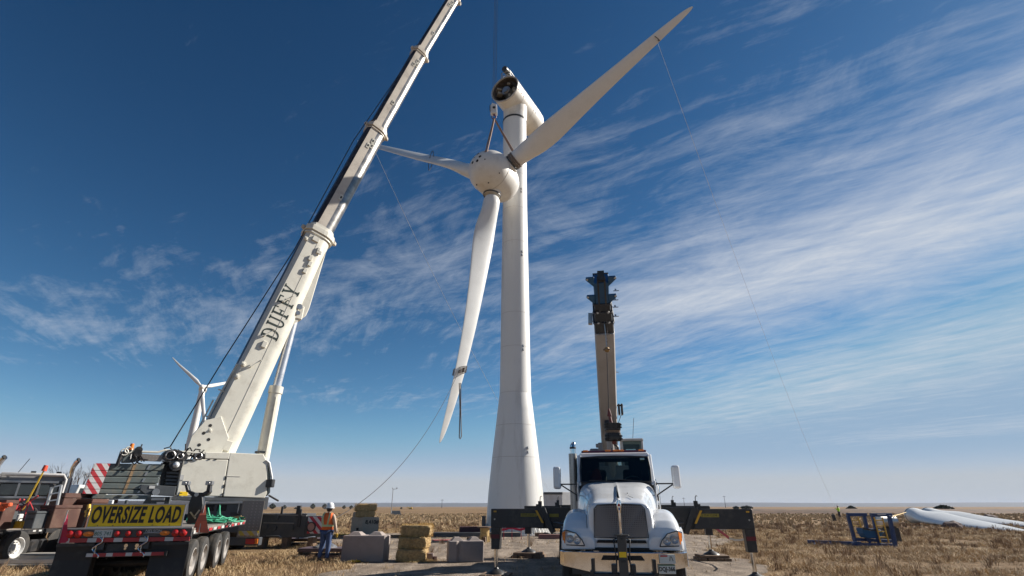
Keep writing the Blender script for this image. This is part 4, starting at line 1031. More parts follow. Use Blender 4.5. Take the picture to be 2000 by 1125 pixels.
# deck crane head joins the ropes
# ================================================================== outrigger box lying right of the carrier
ob = thing('steel_box_beam', 'long dark grey steel box beam with red and white chevron end lying behind the worker', 'beam', atY(560, 1050, 26.5) * V((1, 1, 0)) if False else (atY(560, 1040, 26.5).x, 26.5, 0))
Yb = 26.5
A = atY(498, 1003, Yb); B = atY(600, 1006, Yb); zlo = atY(560, 1050, Yb).z
m = MB(); m.box(((A.x + B.x) / 2, Yb + .6, (A.z + zlo) / 2), (B.x - A.x, 1.2, A.z - zlo)); bx_ = m.build('beam_box', M['dkgrey'], ob, world=True, bevel=.02)
C_ = atY(638, 1008, Yb); m = MB(); m.box(((B.x + C_.x) / 2, Yb + .45, (C_.z + zlo) / 2 + .03), (C_.x - B.x, .9, C_.z - zlo - .05)); m.build('beam_end', M['dkgrey'], ob, world=True, bevel=.02)
m = MB(); P = [atY(602.5, 1009, Yb - .01), atY(633, 1009, Yb - .01), atY(631.5, 1042, Yb - .01), atY(599.5, 1042, Yb - .01)]; m.prism(P, (0, -.015, 0))
m.build('chevron_plate', stripes('beam_chevrons', (.52, .03, .05), (.66, .64, .63), {'X': 1.0}, .36, 1.0), ob, world=True)
m = MB(); c = atY(608, 1029, Yb - .05); m.ring([(.17, 0), (.21, 0), (.21, .08), (.17, .08)], c, (0, -1, 0), 24); m.cyl(c, c + V((0, -.01, 0)), .17, n=24); m.build('lamp_ring', M['black'], ob, world=True, smooth=30)
m = MB(); m.cyl(c + V((0, -.012, 0)), c + V((0, -.03, 0)), .165, n=24); m.build('lamp_lens', mat('pink_lens', (.5, .25, .2), .4), ob, world=True)
m = MB(); m.bar(A + V((0, -.05, -.02)), B + V((0, -.05, -.02)), .08, .06); m.bar(atY(515, 1021, Yb - .04), atY(575, 1022, Yb - .04), .06, .05); m.build('rib_bar', mat('pale_rib', (.2, .19, .18), .5), ob, world=True)
m = MB(); m.box(atY(585, 1012, Yb - .06), (.12, .1, .75)); m.box(atY(583, 999, Yb), (.16, .16, .5)); m.box(atY(551, 997, Yb), (.08, .08, .35)); m.build('post', M['black'], ob, world=True)
for x, y in ((519, 1028), (536, 1031), (570, 1031), (541, 1010)):
    m = MB(); c = atY(x, y, Yb - .0); m.cyl(c + V((0, -.1, 0)), c, .11, n=14); m.build('pin_boss', M['dkgrey'], ob, world=True, smooth=40)
m = MB(); m.tube([atY(520, 1047, Yb - .2), atY(545, 1046.5, Yb - .2), atY(549, 1050, Yb - .2)], .03, 5); m.build('grab_rail', M['steel'], ob, world=True)
for x in (515, 560, 610):
    m = MB(); c = atY(x, 1055, Yb + .2); m.box((c.x, c.y, zlo / 2), (.25, .5, zlo)); m.build('support_block', M['plank'], ob, world=True)
# outrigger pads on the ground
def pad(px, py, w, dp, label, rz=0.0, group='outrigger pads behind the worker'):
    p = atz(px, py); t = thing('outrigger_pad', label, 'outrigger pad', (p.x, p.y, 0), rz, group)
    m = MB(); m.box((0, 0, .06), (w, dp, .12)); m.box((0, 0, .28), (w, dp, .12)); m.build('plate', mat('dark_red_pad', (.085, .055, .06), .6, dirt=DUST, dirt_amt=.4), t, bevel=.01)
    m = MB(); m.box((-w / 2 + .1, 0, .17), (.15, dp * .9, .14)); m.box((w / 2 - .1, 0, .17), (.15, dp * .9, .14)); m.build('web', M['black'], t)
    m = MB(); m.lathe([(.42, .34), (.36, .40), (.16, .50), (.1, .52)], n=24); m.build('jack_foot', M['steel'], t, smooth=30)
    m = MB(); m.box((-w * .2, -.2, .36), (.06, dp * .5, .04), Matrix.Rotation(.5, 3, 'Z')); m.build('handle', M['black'], t)
    return t
pad(598, 1066, 2.0, 1.2, 'dark steel outrigger pad with silver dome lying under the chevron beam end')
pad(634, 1089, 1.7, 1.1, 'dark steel outrigger pad with silver dome lying behind the worker legs')
# ================================================================== FLATBED TRAILER with OVERSIZE LOAD sign
def loc_on(root, px, py, ly=0.0):
    """point of the root's own plane y = ly seen at this pixel, in the root's local frame"""
    w = wmat(root); yv = (w.to_3x3() @ V((0, 1, 0)))
    p = onplane(px, py, w @ V((0, ly, 0)), yv)
    return w.inverted() @ p
def rows(root, pts, ly): return [loc_on(root, x, y, ly) for x, y in pts]
tr = thing('flatbed_trailer', 'black multi axle flatbed trailer with yellow OVERSIZE LOAD sign on its tail', 'trailer', (-8.86, 13.4, 0), R(17.5))
ZD = 1.28
HWT = 1.30
m = MB(); m.box((0, 4.3, ZD - .05), (2 * HWT, 8.6, .08)); m.build('deck', mat('deck_boards', (.17, .15, .13), .85, var=.3, vs=5, dirt=(.3, .25, .2), dirt_amt=.5), tr)
m = MB()
for s in (-1, 1):
    m.box((s * .45, 4.3, ZD - .27), (.14, 8.4, .35)); m.box((s * (HWT - .03), 4.3, ZD - .13), (.06, 8.6, .08))
m.box((0, .04, ZD - .13), (2 * HWT, .1, .24)); m.box((0, .6, ZD - .45), (1.2, .9, .3))
m.build('chassis_frame', M['black'], tr, bevel=.01)
# tail bar with lamps
m = MB(); m.box((0, -.03, ZD - .10), (2 * HWT, .05, .17)); tail = m.build('tail_board', mat('tail_grey', (.07, .065, .065), .5, dirt=DUST, dirt_amt=.35), tr, bevel=.01)
m = MB(); m.box((0, -.04, ZD + .0), (2 * HWT, .08, .04)); m.build('tail_edge', mat('pale_edge', (.33, .31, .29), .5), tr, bevel=.006)
def cross_bar(z, x0, x1, n, y, h, parent):
    for k in range(n):
        a, b = x0 + (x1 - x0) * k / n, x0 + (x1 - x0) * (k + 1) / n; mid = (b - a) * .34
        m = MB(); m.box(((a + a + mid) / 2, y, z), (mid, .03, h)); m.build('reflector', M['whitetape'], parent)
        m = MB(); m.box(((a + mid + b) / 2, y, z), (b - a - mid, .03, h)); m.build('reflector', M['redtape'], parent)
cross_bar(ZD - .235, -1.28, 1.28, 5, -.055, .085, tail)
for x in (-1.13, -.97, .96, 1.12, -.22, .0, .22):
    r_ = .072 if abs(x) > .5 else .055
    m = MB(); m.lathe([(r_ * 1.15, 0), (r_ * 1.15, .02), (r_, .035), (r_ * .5, .055), (.005, .06)], (x, -.05, ZD - .105), (0, -1, 0), 20, caps=False); m.build('tail_light', M['red'], tail, smooth=50)
for x in (-.78, .74):
    m = MB(); m.lathe([(.055, 0), (.05, .03), (.005, .04)], (0, 0, 0), (0, -1, 0), 20, caps=False); o_ = m.build('side_marker', M['amber'], tail, smooth=50); o_.location = (x, -.055, ZD - .105); o_.scale = (2.0, 1, 1)
m = MB(); m.box((-.50, -.06, ZD - .10), (.36, .012, .16)); pl = m.build('licence_plate', M['plate'], tail, bevel=.004)
text('lettering', '805 741', M['greenink'], .115, pl, frame((-.50, -.069, ZD - .105), (1, 0, 0), (0, 0, 1)), world=False, sx=.9)
text('lettering', 'NELSON', M['whitetape'], .08, tail, frame((.50, -.06, ZD - .06), (1, 0, 0), (0, 0, 1)), world=False, sx=1.1)
m = MB(); m.tube([(.30, -.06, ZD - .10), (.42, -.06, ZD - .095), (.62, -.06, ZD - .10), (.70, -.06, ZD - .095)], .007, 4); m.build('underline', M['whitetape'], tail)
# sign
A, B, C_, D_ = rows(tr, [(171, 1026), (354, 1026), (364, 986), (182, 984)], .03)
sw = 2.17; sx0 = A.x; sz0, sz1 = ZD + .03, (C_.z + D_.z) / 2
SC = V(((A.x + B.x + C_.x + D_.x) / 4, .03, (sz0 + sz1) / 2)); sw = ((B.x - A.x) + (C_.x - D_.x)) / 2; sh = sz1 - sz0
m = MB(); m.box(SC, (sw, .03, sh)); sg = m.build('oversize_sign', M['signyellow'], tr, bevel=.004)
m = MB()
m.box(SC + V((0, 0, sh / 2)), (sw + .03, .05, .025)); m.box(SC - V((0, 0, sh / 2)), (sw + .03, .05, .025)); m.box(SC + V((sw / 2, 0, 0)), (.02, .05, sh)); m.box(SC - V((sw / 2, 0, 0)), (.02, .05, sh))
m.build('sign_frame', M['steel'], sg)
text('lettering', 'OVERSIZE LOAD', M['ink'], sh * .98, sg, frame(SC + V((-.02, -.018, .0)), (1, 0, 0), (0, 0, 1)), world=False, sx=.475, bold=.016, shear=.12, spacing=1.10)
for x in (-.75, -.45, .35, .7):
    m = MB(); m.cyl(SC + V((x, -.015, -sh * .43)), SC + V((x, -.025, -sh * .43)), .012, n=8); m.build('bolt', M['cweightrust'], sg)
# mud flaps
for x0, x1, nm in ((-1.34, -.62, 0), (.52, 1.28, 1)):
    m = MB(); n_ = 6
    for k in range(n_):
        z0, z1 = ZD - .32 - k * .16, ZD - .32 - (k + 1) * .16; y0, y1 = .02 + .02 * math.sin(k), .02 + .02 * math.sin(k + 1)
        m.add([(x0, y0, z0), (x1, y0, z0), (x1, y1, z1), (x0, y1, z1), (x0, y0 + .012, z0), (x1, y0 + .012, z0), (x1, y1 + .012, z1), (x0, y1 + .012, z1)], [(0, 1, 2, 3), (4, 5, 6, 7), (0, 3, 7, 4), (1, 2, 6, 5)])
    m.build('mud_flap', M['blackrub'], tr, smooth=30)
    m = MB(); m.box(((x0 + x1) / 2, .0, ZD - .33), (x1 - x0, .05, .06)); m.build('flap_bracket', M['black'], tr)
# lower bar
P = rows(tr, [(168, 1083), (326, 1082)], -.05)
bz = (P[0].z + P[1].z) / 2; bxa, bxb = P[0].x, P[1].x
m = MB(); m.box(((bxa + bxb) / 2, -.03, bz), (bxb - bxa, .08, .1)); ub = m.build('underrun_bar', M['black'], tr, bevel=.005)
cross_bar(bz, bxa + .02, bxb - .06, 4, -.08, .07, ub)
for x, t_ in ((-.52, 0), (.37, 0)):
    m = MB(); m.box((x + .02, .0, (bz + ZD) / 2), (.13, .05, ZD - bz - .2)); m.build('hanger_strap', M['dkgrey'], tr)
    m = MB(); m.tube([(x + .08 * math.sin(a * .7) - .02, -.09, bz + .36 - a * .035) for a in range(13)], .018, 6); m.tube([(x + .05, -.09, bz + .38), (x + .06, -.09, bz + .26), (x - .04, -.09, bz + .2), (x - .03, -.09, bz + .02)], .016, 6); m.build('safety_chain', M['chrome'], tr, smooth=60)
m = MB(); m.box((-.02, .03, ZD - .40), (.72, .04, .16)); cp_ = m.build('coupling_panel', M['black'], tr)
for x in (.0, .22):
    m = MB(); m.cyl((x, .005, ZD - .42), (x, -.03, ZD - .42), .025, n=10); m.cyl((x, .005, ZD - .36), (x, -.02, ZD - .36), .04, n=10); m.build('air_coupling', M['chrome'], cp_)
for k, ly in enumerate((.85, 2.1, 4.05, 5.4)):
    for sgn in (1, -1):
        wheel((sgn * (HWT - .16), ly, .50), (sgn, 0, 0), .50, .27, tr, M['rim'], world=False)
        if True: wheel((sgn * (HWT - .47), ly, .50), (sgn, 0, 0), .50, .26, tr, M['rim'], world=False)
    m = MB(); m.cyl((-1.0, ly, .5), (1.0, ly, .5), .09, n=10); m.build('axle', M['black'], tr)
# deck edge reflectors
m = MB(); mw = MB()
for k in range(14):
    y = .3 + k * .6; (m if k % 2 else mw).box((HWT + .006, y, ZD - .10), (.01, .42, .07))
    
m.build('side_reflector', M['redtape'], tr); mw.build('side_reflector', M['whitetape'], tr)
# flags
def flag(base, h, lean, colr, lab, w=.28):
    m = MB(); b = V(base)
    for k in range(5):
        t0, t1 = k / 5, (k + 1) / 5
        f_ = lambda t: (b + V((lean * (1 - t) - w * (1 - t) * .5, .02 * math.sin(t * 9), h * t)), b + V((lean * (1 - t) + w * (1 - t) * .5, .03 * math.cos(t * 7), h * t)))
        (a0, a1), (c0_, c1_) = f_(t0), f_(t1); m.add([a0, a1, c1_, c0_, a0 + V((0, .01, 0)), a1 + V((0, .01, 0)), c1_ + V((0, .01, 0)), c0_ + V((0, .01, 0))], [(0, 1, 2, 3), (4, 5, 6, 7)])
    m.build('warning_flag', colr, tr, smooth=60); m = MB(); m.cyl(b, b + V((0, .01, h + .05)), .012, n=6); m.build('flag_stick', M['steel'], tr)
flag((-1.30, -.09, ZD - .28), .62, .10, mat('magenta_flag', (.42, .02, .06), .7), '', .18)
flag((1.38, .30, ZD - .12), .66, .02, mat('faded_orange_flag', (.50, .12, .07), .7), '', .38)
# boom rest standing on the deck
br = thing('boom_rest', 'black steel boom rest with two forked prongs standing on the trailer deck', 'stand', tr.matrix_world @ V((0, 0, 0)) if False else wmat(tr) @ V((1.0, 1.1, ZD - .01)), R(17.5))
def bl_(px, py): return loc_on(br, px, py, 0)
m = MB(); P = [bl_(*q) for q in [(364, 1024), (368, 985), (374, 968), (396, 968), (397, 985), (392, 1020)]]; m.prism(P, (0, .25, 0)); m.build('post', M['black'], br, bevel=.02)
m = MB(); P = [bl_(*q) for q in [(366, 963), (370, 958), (378, 962), (396, 962), (408, 955), (411, 959), (406, 966), (394, 970), (376, 970)]]; m.prism(P, (0, .3, 0)); m.build('cradle', M['black'], br, bevel=.02)
for q in ([(360, 947), (366, 946), (370, 960), (364, 962)], [(405, 946), (412, 946), (410, 962), (402, 962)]):
    m = MB(); m.prism([bl_(*a) for a in q], (0, .22, 0)); m.build('prong', M['black'], br, bevel=.01)
for q in ((362, 943.5), (408, 943.5)):
    m = MB(); c = bl_(*q); m.box(c + V((0, .1, 0)), (.17, .2, .1)); m.cyl(c + V((0, -.02, 0)), c + V((0, .0, 0)), .03, n=8); m.build('roller', M['steel'], br, bevel=.01)
m = MB(); c = bl_(384, 966); m.cyl(c, c - V((0, .03, 0)), .05, n=12); m.bar(bl_(379, 1010) - V((0, .02, 0)), bl_(390, 996) - V((0, .02, 0)), .03, .03); m.bar(bl_(372, 1000) - V((0, .02, 0)), bl_(382, 1013) - V((0, .02, 0)), .03, .03); m.build('bracing', M['steel'], br)
# green straps on the deck
gs = MB(); rg = random.Random(3); c0 = wmat(tr) @ V((.75, 3.6, ZD))
c0 = wmat(tr) @ V((.85, 4.4, ZD))
for k in range(26):
    pts = []; a = rg.uniform(0, 6.28); r_ = rg.uniform(.1, .75); cx = rg.uniform(-.3, .4); cy = rg.uniform(-.6, .6)
    for j in range(10):
        t_ = a + j * rg.uniform(.35, .6); pts.append(c0 + V((cx + r_ * .8 * math.cos(t_), cy + r_ * math.sin(t_), .03 + .20 * rg.random() * (1 - r_ * .8) + .04 * math.sin(j))))
    gs.tube(pts, .026, 5)
gs.tube([c0 + V((-.2, 0, .02)), c0 + V((-.15, 0, .42)), c0 + V((-.02, 0, .1))], .03, 5); gs.tube([c0 + V((.15, 0, .02)), c0 + V((.2, 0, .5)), c0 + V((.28, 0, .1))], .03, 5)
tag(gs.build('strap_heap', M['greenstrap'], smooth=60), 'tangled heap of green straps on the trailer deck beside the boom rest', 'straps')
ys = MB(); c0 = wmat(tr) @ V((1.1, 6.4, ZD)); 
for k in range(3): ys.bar(c0 + V((-.5, k * .15, .05)), c0 + V((.3, k * .15 + .1, .16 - .03 * k)), .05, .04)
tag(ys.build('timber_scraps', M['spoolwood']), 'few pale wood slats at the far end of the trailer deck', 'wood')
# bunks standing on the trailer, seen above the sign
for px, w_, lab in ((216, .10, 'pale steel post standing on the trailer above the letter E of the sign'), (246, .06, 'thin dark post standing on the trailer above the middle of the sign')):
    c = loc_on(tr, px, 984, 2.5); t = thing('trailer_post', lab, 'post', wmat(tr) @ V((c.x, 2.5, ZD - .01)), R(17.5))
    m = MB(); m.box((0, 0, .32), (w_, .1, .64)); m.build('upright', M['white2'] if w_ > .08 else M['dkgrey'], t, bevel=.01)
    m = MB(); m.box((0, 0, .02), (.25, .25, .03)); m.build('foot_plate', M['steel'], t)
c = loc_on(tr, 303, 984, 1.5); t = thing('deck_bracket', 'grey steel bracket with oval cut outs standing behind the OVERSIZE LOAD sign', 'bracket', wmat(tr) @ V((c.x, 1.5, ZD - .01)), R(17.5))
def dl(px, py): return loc_on(t, px, py, 0)
m = MB(); zt_ = dl(300, 970).z
m.prism([(-.52, 0, 0), (-.36, 0, 0), (-.10, 0, zt_ - .14), (-.22, 0, zt_)], (0, .12, 0)); m.prism([(-.22, 0, zt_), (.30, 0, zt_), (.30, 0, zt_ - .13), (-.18, 0, zt_ - .13)], (0, .12, 0)); m.prism([(.20, 0, zt_), (.32, 0, zt_), (.32, 0, 0), (.20, 0, 0)], (0, .12, 0)); m.prism([(-.02, 0, 0), (.12, 0, 0), (.0, 0, zt_ - .1), (-.1, 0, zt_ - .1)], (0, .1, 0))
m.build('frame', M['dkgrey'], t, bevel=.01)
m = MB(); m.box((.04, -.01, zt_ - .06), (.3, .02, .05)); m.build('label', M['whitetape'], t)

# ================================================================== LEFT: flatbed trucks and boxes
fb = thing('flatbed_truck', 'black flatbed truck with white rimmed wheel at the left edge of the site', 'truck', (-16.3, 18.0, 0), R(2))
def fl(px, py, Y): return atY(px, py, Y)
zd = 1.10
m = MB(); m.box((-1.35, 1.6, zd - .06), (2.7, 5.8, .1)); m.build('deck', mat('truck_deck', (.2, .17, .15), .8, dirt=DUST, dirt_amt=.5), fb, bevel=.01)
m = MB(); m.box((.0, 1.6, zd - .14), (.06, 5.8, .16)); m.box((-.7, 1.6, zd - .33), (.15, 5.6, .3)); m.box((-2.0, 1.6, zd - .33), (.15, 5.6, .3)); m.box((-1.35, -1.3, zd - .14), (2.7, .08, .2)); m.build('chassis_frame', M['black'], fb, bevel=.01)
wheel((.12, .95, .51), (1, 0, 0), .51, .28, fb, M['white2'], world=False)
wheel((-2.8, .95, .51), (-1, 0, 0), .51, .28, fb, M['white2'], world=False)
m = MB(); m.cyl((-.12, 2.9, .50), (.05, 2.9, .50), .5, n=28); m.build('front_wheel', M['tyre'], fb, smooth=30)
m = MB(); m.box((.0, 2.0, .50), (.3, .75, .42)); m.build('fuel_tank', M['black'], fb, bevel=.06)
for y in (.2, .42, 1.75, 2.0):
    m = MB(); m.box((.035, y, zd - .12), (.01, .12, .05)); m.build('side_reflector', M['whitetape'], fb)
m = MB(); m.tube([(.05, 2.35, zd - .2), (.08, 2.3, .75), (.08, 2.45, .62), (.07, 2.25, .45), (.1, 2.3, .3)], .02, 5); m.build('chain', M['cweightrust'], fb)
# cab (rear wall with rounded frame, stacks, beacon)
cab = thing('truck_tractor', 'white truck tractor seen from behind with two chrome exhaust stacks', 'truck', (atY(52, 970, 20.6).x, 20.6, 0), R(34)); cab.scale = (.88, 1, 1)
zt_ = atY(60, 927, 20.6).z
m = MB(); m.box((0, 1.0, (zt_ + 1.2) / 2), (2.25, 1.9, zt_ - 1.2)); cb = m.build('cab_body', mat('grey_cab_rear', (.22, .22, .23), .5, dirt=DUST, dirt_amt=.5), cab, bevel=.12, seg=3)
m = MB(); m.box((0, 3.1, 1.45), (1.9, 2.4, 1.0)); m.build('hood', M['white2'], cab, bevel=.15, seg=3)
m = MB()
z0 = 1.25
m.tube([(-1.12, -.05, z0), (-1.12, -.05, zt_ - .15), (-1.0, -.05, zt_), (1.0, -.05, zt_), (1.12, -.05, zt_ - .15), (1.12, -.05, z0)], .06, 10); m.build('rack_frame', mat('dirty_rack_white', (.46, .45, .44), .5, dirt=DUST, dirt_amt=.6), cab, smooth=40)
m = MB(); m.box((0, -.03, zt_ - .52), (1.9, .06, .42)); m.build('rear_window', M['glass'], cab, bevel=.04)
m = MB()
for x in (-.35, .3): m.box((x, -.07, zt_ - .52), (.06, .05, .44))
for z in (zt_ - .25, zt_ - .78, zt_ - 1.0): m.box((0, -.07, z), (2.0, .05, .07))
m.build('window_guard', M['steel'], cab)
for sx in (-1.22, 1.22):
    m = MB(); m.tube([(sx, .05, 1.1), (sx, .05, zt_ + .0), (sx, .0, zt_ + .28), (sx + .07, -.08, zt_ + .48), (sx + .14, -.16, zt_ + .56)], [.085, .085, .085, .1, .1], 14); ex = m.build('exhaust_stack', M['chrome'], cab, smooth=40)
    m = MB(); m.tube([(sx + .142, -.165, zt_ + .562), (sx + .15, -.17, zt_ + .567)], .085, 12); m.build('stack_mouth', M['hole'], ex)
    m = MB(); m.cyl((sx, .05, 1.6), (sx, .05, zt_ - .1), .115, n=16); m.build('heat_shield', M['perf'], ex, smooth=40)
m = MB(); m.bar((.05, -.3, 1.6), (.32, -.32, zt_ + .12), .05, .05); m.build('beacon_pole', M['yellow'], cab)
m = MB(); m.cyl((.32, -.32, zt_ + .12), (.34, -.32, zt_ + .32), .1, .075, 12); m.build('beacon', mat('red_beacon', (.55, .06, .02), .35), cab, smooth=40)
m = MB(); m.tube([(-.55, 0, zt_), (-.3, 0, zt_ + .55)], .012, 4); m.build('antenna', M['black'], cab)
for x in (-.05, .8): m = MB(); m.box((x, .1, zt_ + .09), (.16, .1, .07)); m.build('work_lamp', M['black'], cab)
m = MB(); m.prism([(.55, -.35, 1.28), (1.02, -.35, 1.28), (1.0, -.35, 1.65), (.82, -.35, 1.7), (.86, -.35, 1.95), (.7, -.35, 1.95), (.6, -.35, 1.6)], (0, .2, 0)); m.build('tow_bracket', M['red'], cab, bevel=.02)
m = MB(); m.box((0, .5, 1.1), (2.3, 1.6, .2)); m.build('running_board', M['black'], cab)
for sx in (-1.05, 1.05):
    wheel((sx, 3.6, .5), (1 if sx > 0 else -1, 0, 0), .5, .28, cab, M['white2'], world=False); wheel((sx, .9, .5), (1 if sx > 0 else -1, 0, 0), .5, .28, cab, M['white2'], world=False)
# loose gear on the deck
def crate(name, pts, Y, depth, m_, label, cat, group=None, lid=True, zbase=None):
    P = [atY(x, y, Y) for x, y in pts]
    x0 = min(p.x for p in P); x1 = max(p.x for p in P); z0_ = min(p.z for p in P) if zbase is None else zbase; z1_ = max(p.z for p in P)
    t = thing(name, label, cat, ((x0 + x1) / 2, Y + depth / 2, z0_), R(-6), group)
    w, h = x1 - x0, z1_ - z0_
    mb = MB(); mb.box((0, 0, h * .42), (w, depth, h * .84)); mb.build('box_body', m_, t, bevel=.015)
    if lid:
        mb = MB(); mb.box((0, 0, h * .92), (w + .03, depth + .03, h * .14)); mb.build('lid', m_, t, bevel=.015)
        mb = MB(); mb.box((0, -depth / 2 - .012, h * .55), (w * .6, .02, .05)); mb.build('handle', M['black'], t)
    return t, w, h
crate('tool_box', [(-20, 1010), (16, 976)], 17.6, .4, M['boxbrown'], 'brown steel box on the flatbed deck at the left edge below the exhaust stack', 'box', zbase=1.105)
crate('tool_box', [(50, 1016), (76, 998)], 17.9, .8, M['dkgrey'], 'low grey metal box on the flatbed deck left of the big brown box', 'box', zbase=1.105)
crate('tool_box', [(71, 1022), (114, 986)], 18.3, 1.0, M['boxbrown'], 'large brown steel box on the flatbed deck in front of the step ladder', 'box', zbase=1.105)
# orange cloths, jerrycan
o_ = MB(); c = atY(12, 986, 17.5); o_.box(c, (.32, .15, .12)); o_.box(atY(4, 987, 17.5), (.3, .2, .1), Matrix.Rotation(.3, 3, 'Y')); o_.box(c - V((.1, 0, .08)), (.15, .14, .2))
tag(o_.build('orange_bag', M['orange'], bevel=.03), 'small orange bag on top of the leftmost brown box', 'bag')
# bracing deck pieces
et = thing('equipment_trailer', 'dark low equipment trailer carrying brown boxes, parked behind the flatbed truck', 'trailer', (-15.6, 21.0, 0), R(10))
m = MB(); m.box((1.0, 2.4, .95), (2.5, 6.0, .12)); m.build('deck', M['dkgrey'], et, bevel=.01)
m = MB(); m.box((1.0, -.58, .86), (2.5, .1, .2)); m.box((.3, 2.4, .75), (.15, 6, .25)); m.box((1.7, 2.4, .75), (.15, 6, .25)); m.build('chassis_frame', M['black'], et)
m = MB(); m.box((1.0, -.65, .62), (2.5, .05, .12)); m.build('rub_rail', M['steel'], et)
for x in (.2, .55, 1.4, 1.7): m = MB(); m.bar((x, -.65, .5), (x + .12, -.6, 1.7), .04, .04); m.build('stake', M['black'], et)
for y in (1.5, 2.9):
    for sx in (-.2, 2.2): wheel((sx, y, .42), (1 if sx > 0 else -1, 0, 0), .42, .25, et, M['steel'], world=False)
crate('tool_box', [(84, 1000), (134, 962)], 20.7, 1.3, mat('brown_hopper', (.07, .028, .018), .5, dirt=(.08, .06, .05), dirt_amt=.6), 'open topped brown bin behind the step ladder', 'box', zbase=1.015)
crate('tool_box', [(143, 1004), (186, 974)], 21.2, 1.2, mat('rusty_box_paint', (.085, .028, .015), .6, dirt=(.1, .07, .05), dirt_amt=.5), 'rust brown box under the red and white counterweight chevrons', 'box', zbase=1.015)
yv = MB(); 
for q in ([(166, 1000), (177, 996)], [(172, 1008), (174, 985)], [(167, 1010), (172, 1000)]): yv.bar(atY(*q[0], 20.6), atY(*q[1], 20.6), .1, .1)
tag(yv.build('yellow_valve', mat('bright_yellow_paint', (.75, .45, .08), .5), bevel=.02), 'small bright yellow valve handle beside the left end of the sign', 'valve')
# ladder
ld = thing('step_ladder', 'aluminium step ladder standing on the flatbed behind the big brown box', 'ladder', atY(103, 985, 19.4))
def Lp(px, py, dy=0): return wmat(ld).inverted() @ (atY(px, py, 19.4) + V((0, dy, 0)))
al = mat('ladder_aluminium', (.6, .6, .6), .3, .8)
m = MB(); a, b, c, d = Lp(90, 992), Lp(103, 948), Lp(111, 990), Lp(121, 943)
m.bar(a, b, .06, .06); m.build('rail', al, ld); m = MB(); m.bar(c, d, .06, .06); m.build('rail', al, ld)
for t_ in (.02, .3, .6, .9): m = MB(); m.bar(a.lerp(b, t_), c.lerp(d, t_), .05, .04); m.build('rung', al, ld)
m = MB(); m.box(b, (.12, .12, .1)); m.box(d, (.12, .12, .1)); m.build('top_cap', M['black'], ld)
# fallen boards near the trailer wheel
t = thing('steel_tray', 'flat dark steel tray lying in the grass left of the mud flap', 'tray', atz(88, 1108), R(4))
m = MB(); m.box((0, 0, .05), (2.3, 1.0, .1)); m.build('base', M['dkgrey'], t, bevel=.01)
m = MB(); m.box((0, .45, .2), (2.3, .1, .22)); m.box((0, -.45, .2), (2.3, .1, .12)); m.build('side_rail', M['steel'], t, bevel=.01)
m = MB(); m.box((.1, .3, .36), (2.0, .5, .04)); m.build('board', mat('grey_board', (.3, .28, .25), .8), t)
# white pickup far behind, white tank parts seen through the gap
pk = thing('white_pickup', 'white pickup truck parked behind the trailers, left of the counterweights', 'pickup', (atY(143, 985, 27).x, 27, 0), R(65)); pk.scale = (.8, 1, 1.5)
m = MB(); m.loft([[(x, y, z) for x, z in [(-2.7, .5), (2.6, .5), (2.7, .95), (1.5, 1.1), (.95, 1.75), (-.6, 1.8), (-.85, 1.15), (-2.7, 1.12)]] for y in (-.95, .95)]); m.build('body', M['white2'], pk, bevel=.06, seg=3)
m = MB(); m.loft([[(x, y, z) for x, z in [(1.35, 1.15), (.88, 1.66), (-.5, 1.7), (-.62, 1.2)]] for y in (-.965, .965)]); m.build('side_window', M['glass'], pk, bevel=.02)
for x in (-1.75, 1.75):
    for y in (-.85, .85): wheel((x, y, .38), (0, 1 if y > 0 else -1, 0), .38, .25, pk, M['steel'], world=False)
wt = thing('white_van', 'long white box trailer parked far behind, seen in the gap above the sign', 'trailer', (atY(270, 980, 60).x, 60, 0), 0)
m = MB(); m.box((0, 0, 1.45), (14, 2.5, 1.7)); m.build('box_body', M['white2'], wt, bevel=.03)
m = MB(); m.box((0, 0, .5), (13.5, 1.6, .2)); m.build('chassis_frame', M['black'], wt)
for x in (-5, -3.9, 5): 
    for y in (-1.0, 1.0): wheel((x, y, .45), (0, 1 if y > 0 else -1, 0), .45, .25, wt, M['steel'], world=False)

# ================================================================== second turbine, far left
ft = thing('far_turbine', 'slim white wind turbine standing far away beyond the crane at the left', 'wind turbine', (0, 0, 0))
DT = 95.0
hubp = atY(396, 759, DT); ft.location = (hubp.x, DT, 0)
bz_ = hubp.z
m = MB(); m.lathe([(.78, 0), (.72, bz_ * .3), (.62, bz_ * .7), (.5, bz_ - .4)], n=32); m.build('tower', M['turbine'], ft, smooth=40)
m = MB(); m.box((-.3, .6, bz_ + .1), (1.3, 2.6, 1.05), Matrix.Rotation(.5, 3, 'Z')); m.build('nacelle', M['turbine'], ft, bevel=.25, seg=3)
hl = V((.35, -.95, bz_ + .1)); m = MB(); m.lathe([(.05, .6), (.25, .5), (.4, .3), (.45, 0), (.4, -.4)], hl, V((.4, -.9, 0)), 20); h2 = m.build('hub', M['turbine'], ft, smooth=50)
def far_blade(px, py, Y):
    tip = wmat(ft).inverted() @ atY(px, py, Y); s_ = (tip - hl); L = s_.length; s_.normalize(); c_ = s_.cross(V((.4, -.9, 0)).normalized()).normalized(); k_ = s_.cross(c_)
    rings = []
    for t_, w, th, bd in ((.02, .2, .2, 0), (.08, .22, .18, 0), (.2, .34, .12, .05), (.45, .27, .07, .0), (.75, .18, .05, -.1), (.95, .09, .03, -.05), (1, .04, .01, 0)):
        c = hl + s_ * L * t_ + c_ * bd; rings.append([c + c_ * w * math.cos(a * PI / 6) + k_ * th * math.sin(a * PI / 6) for a in range(12)])
    m = MB(); m.loft(rings); m.build('blade', M['blade'], ft, smooth=60)
far_blade(337, 698, DT - 2); far_blade(478, 742, DT + 6); far_blade(402, 880, DT - 1)

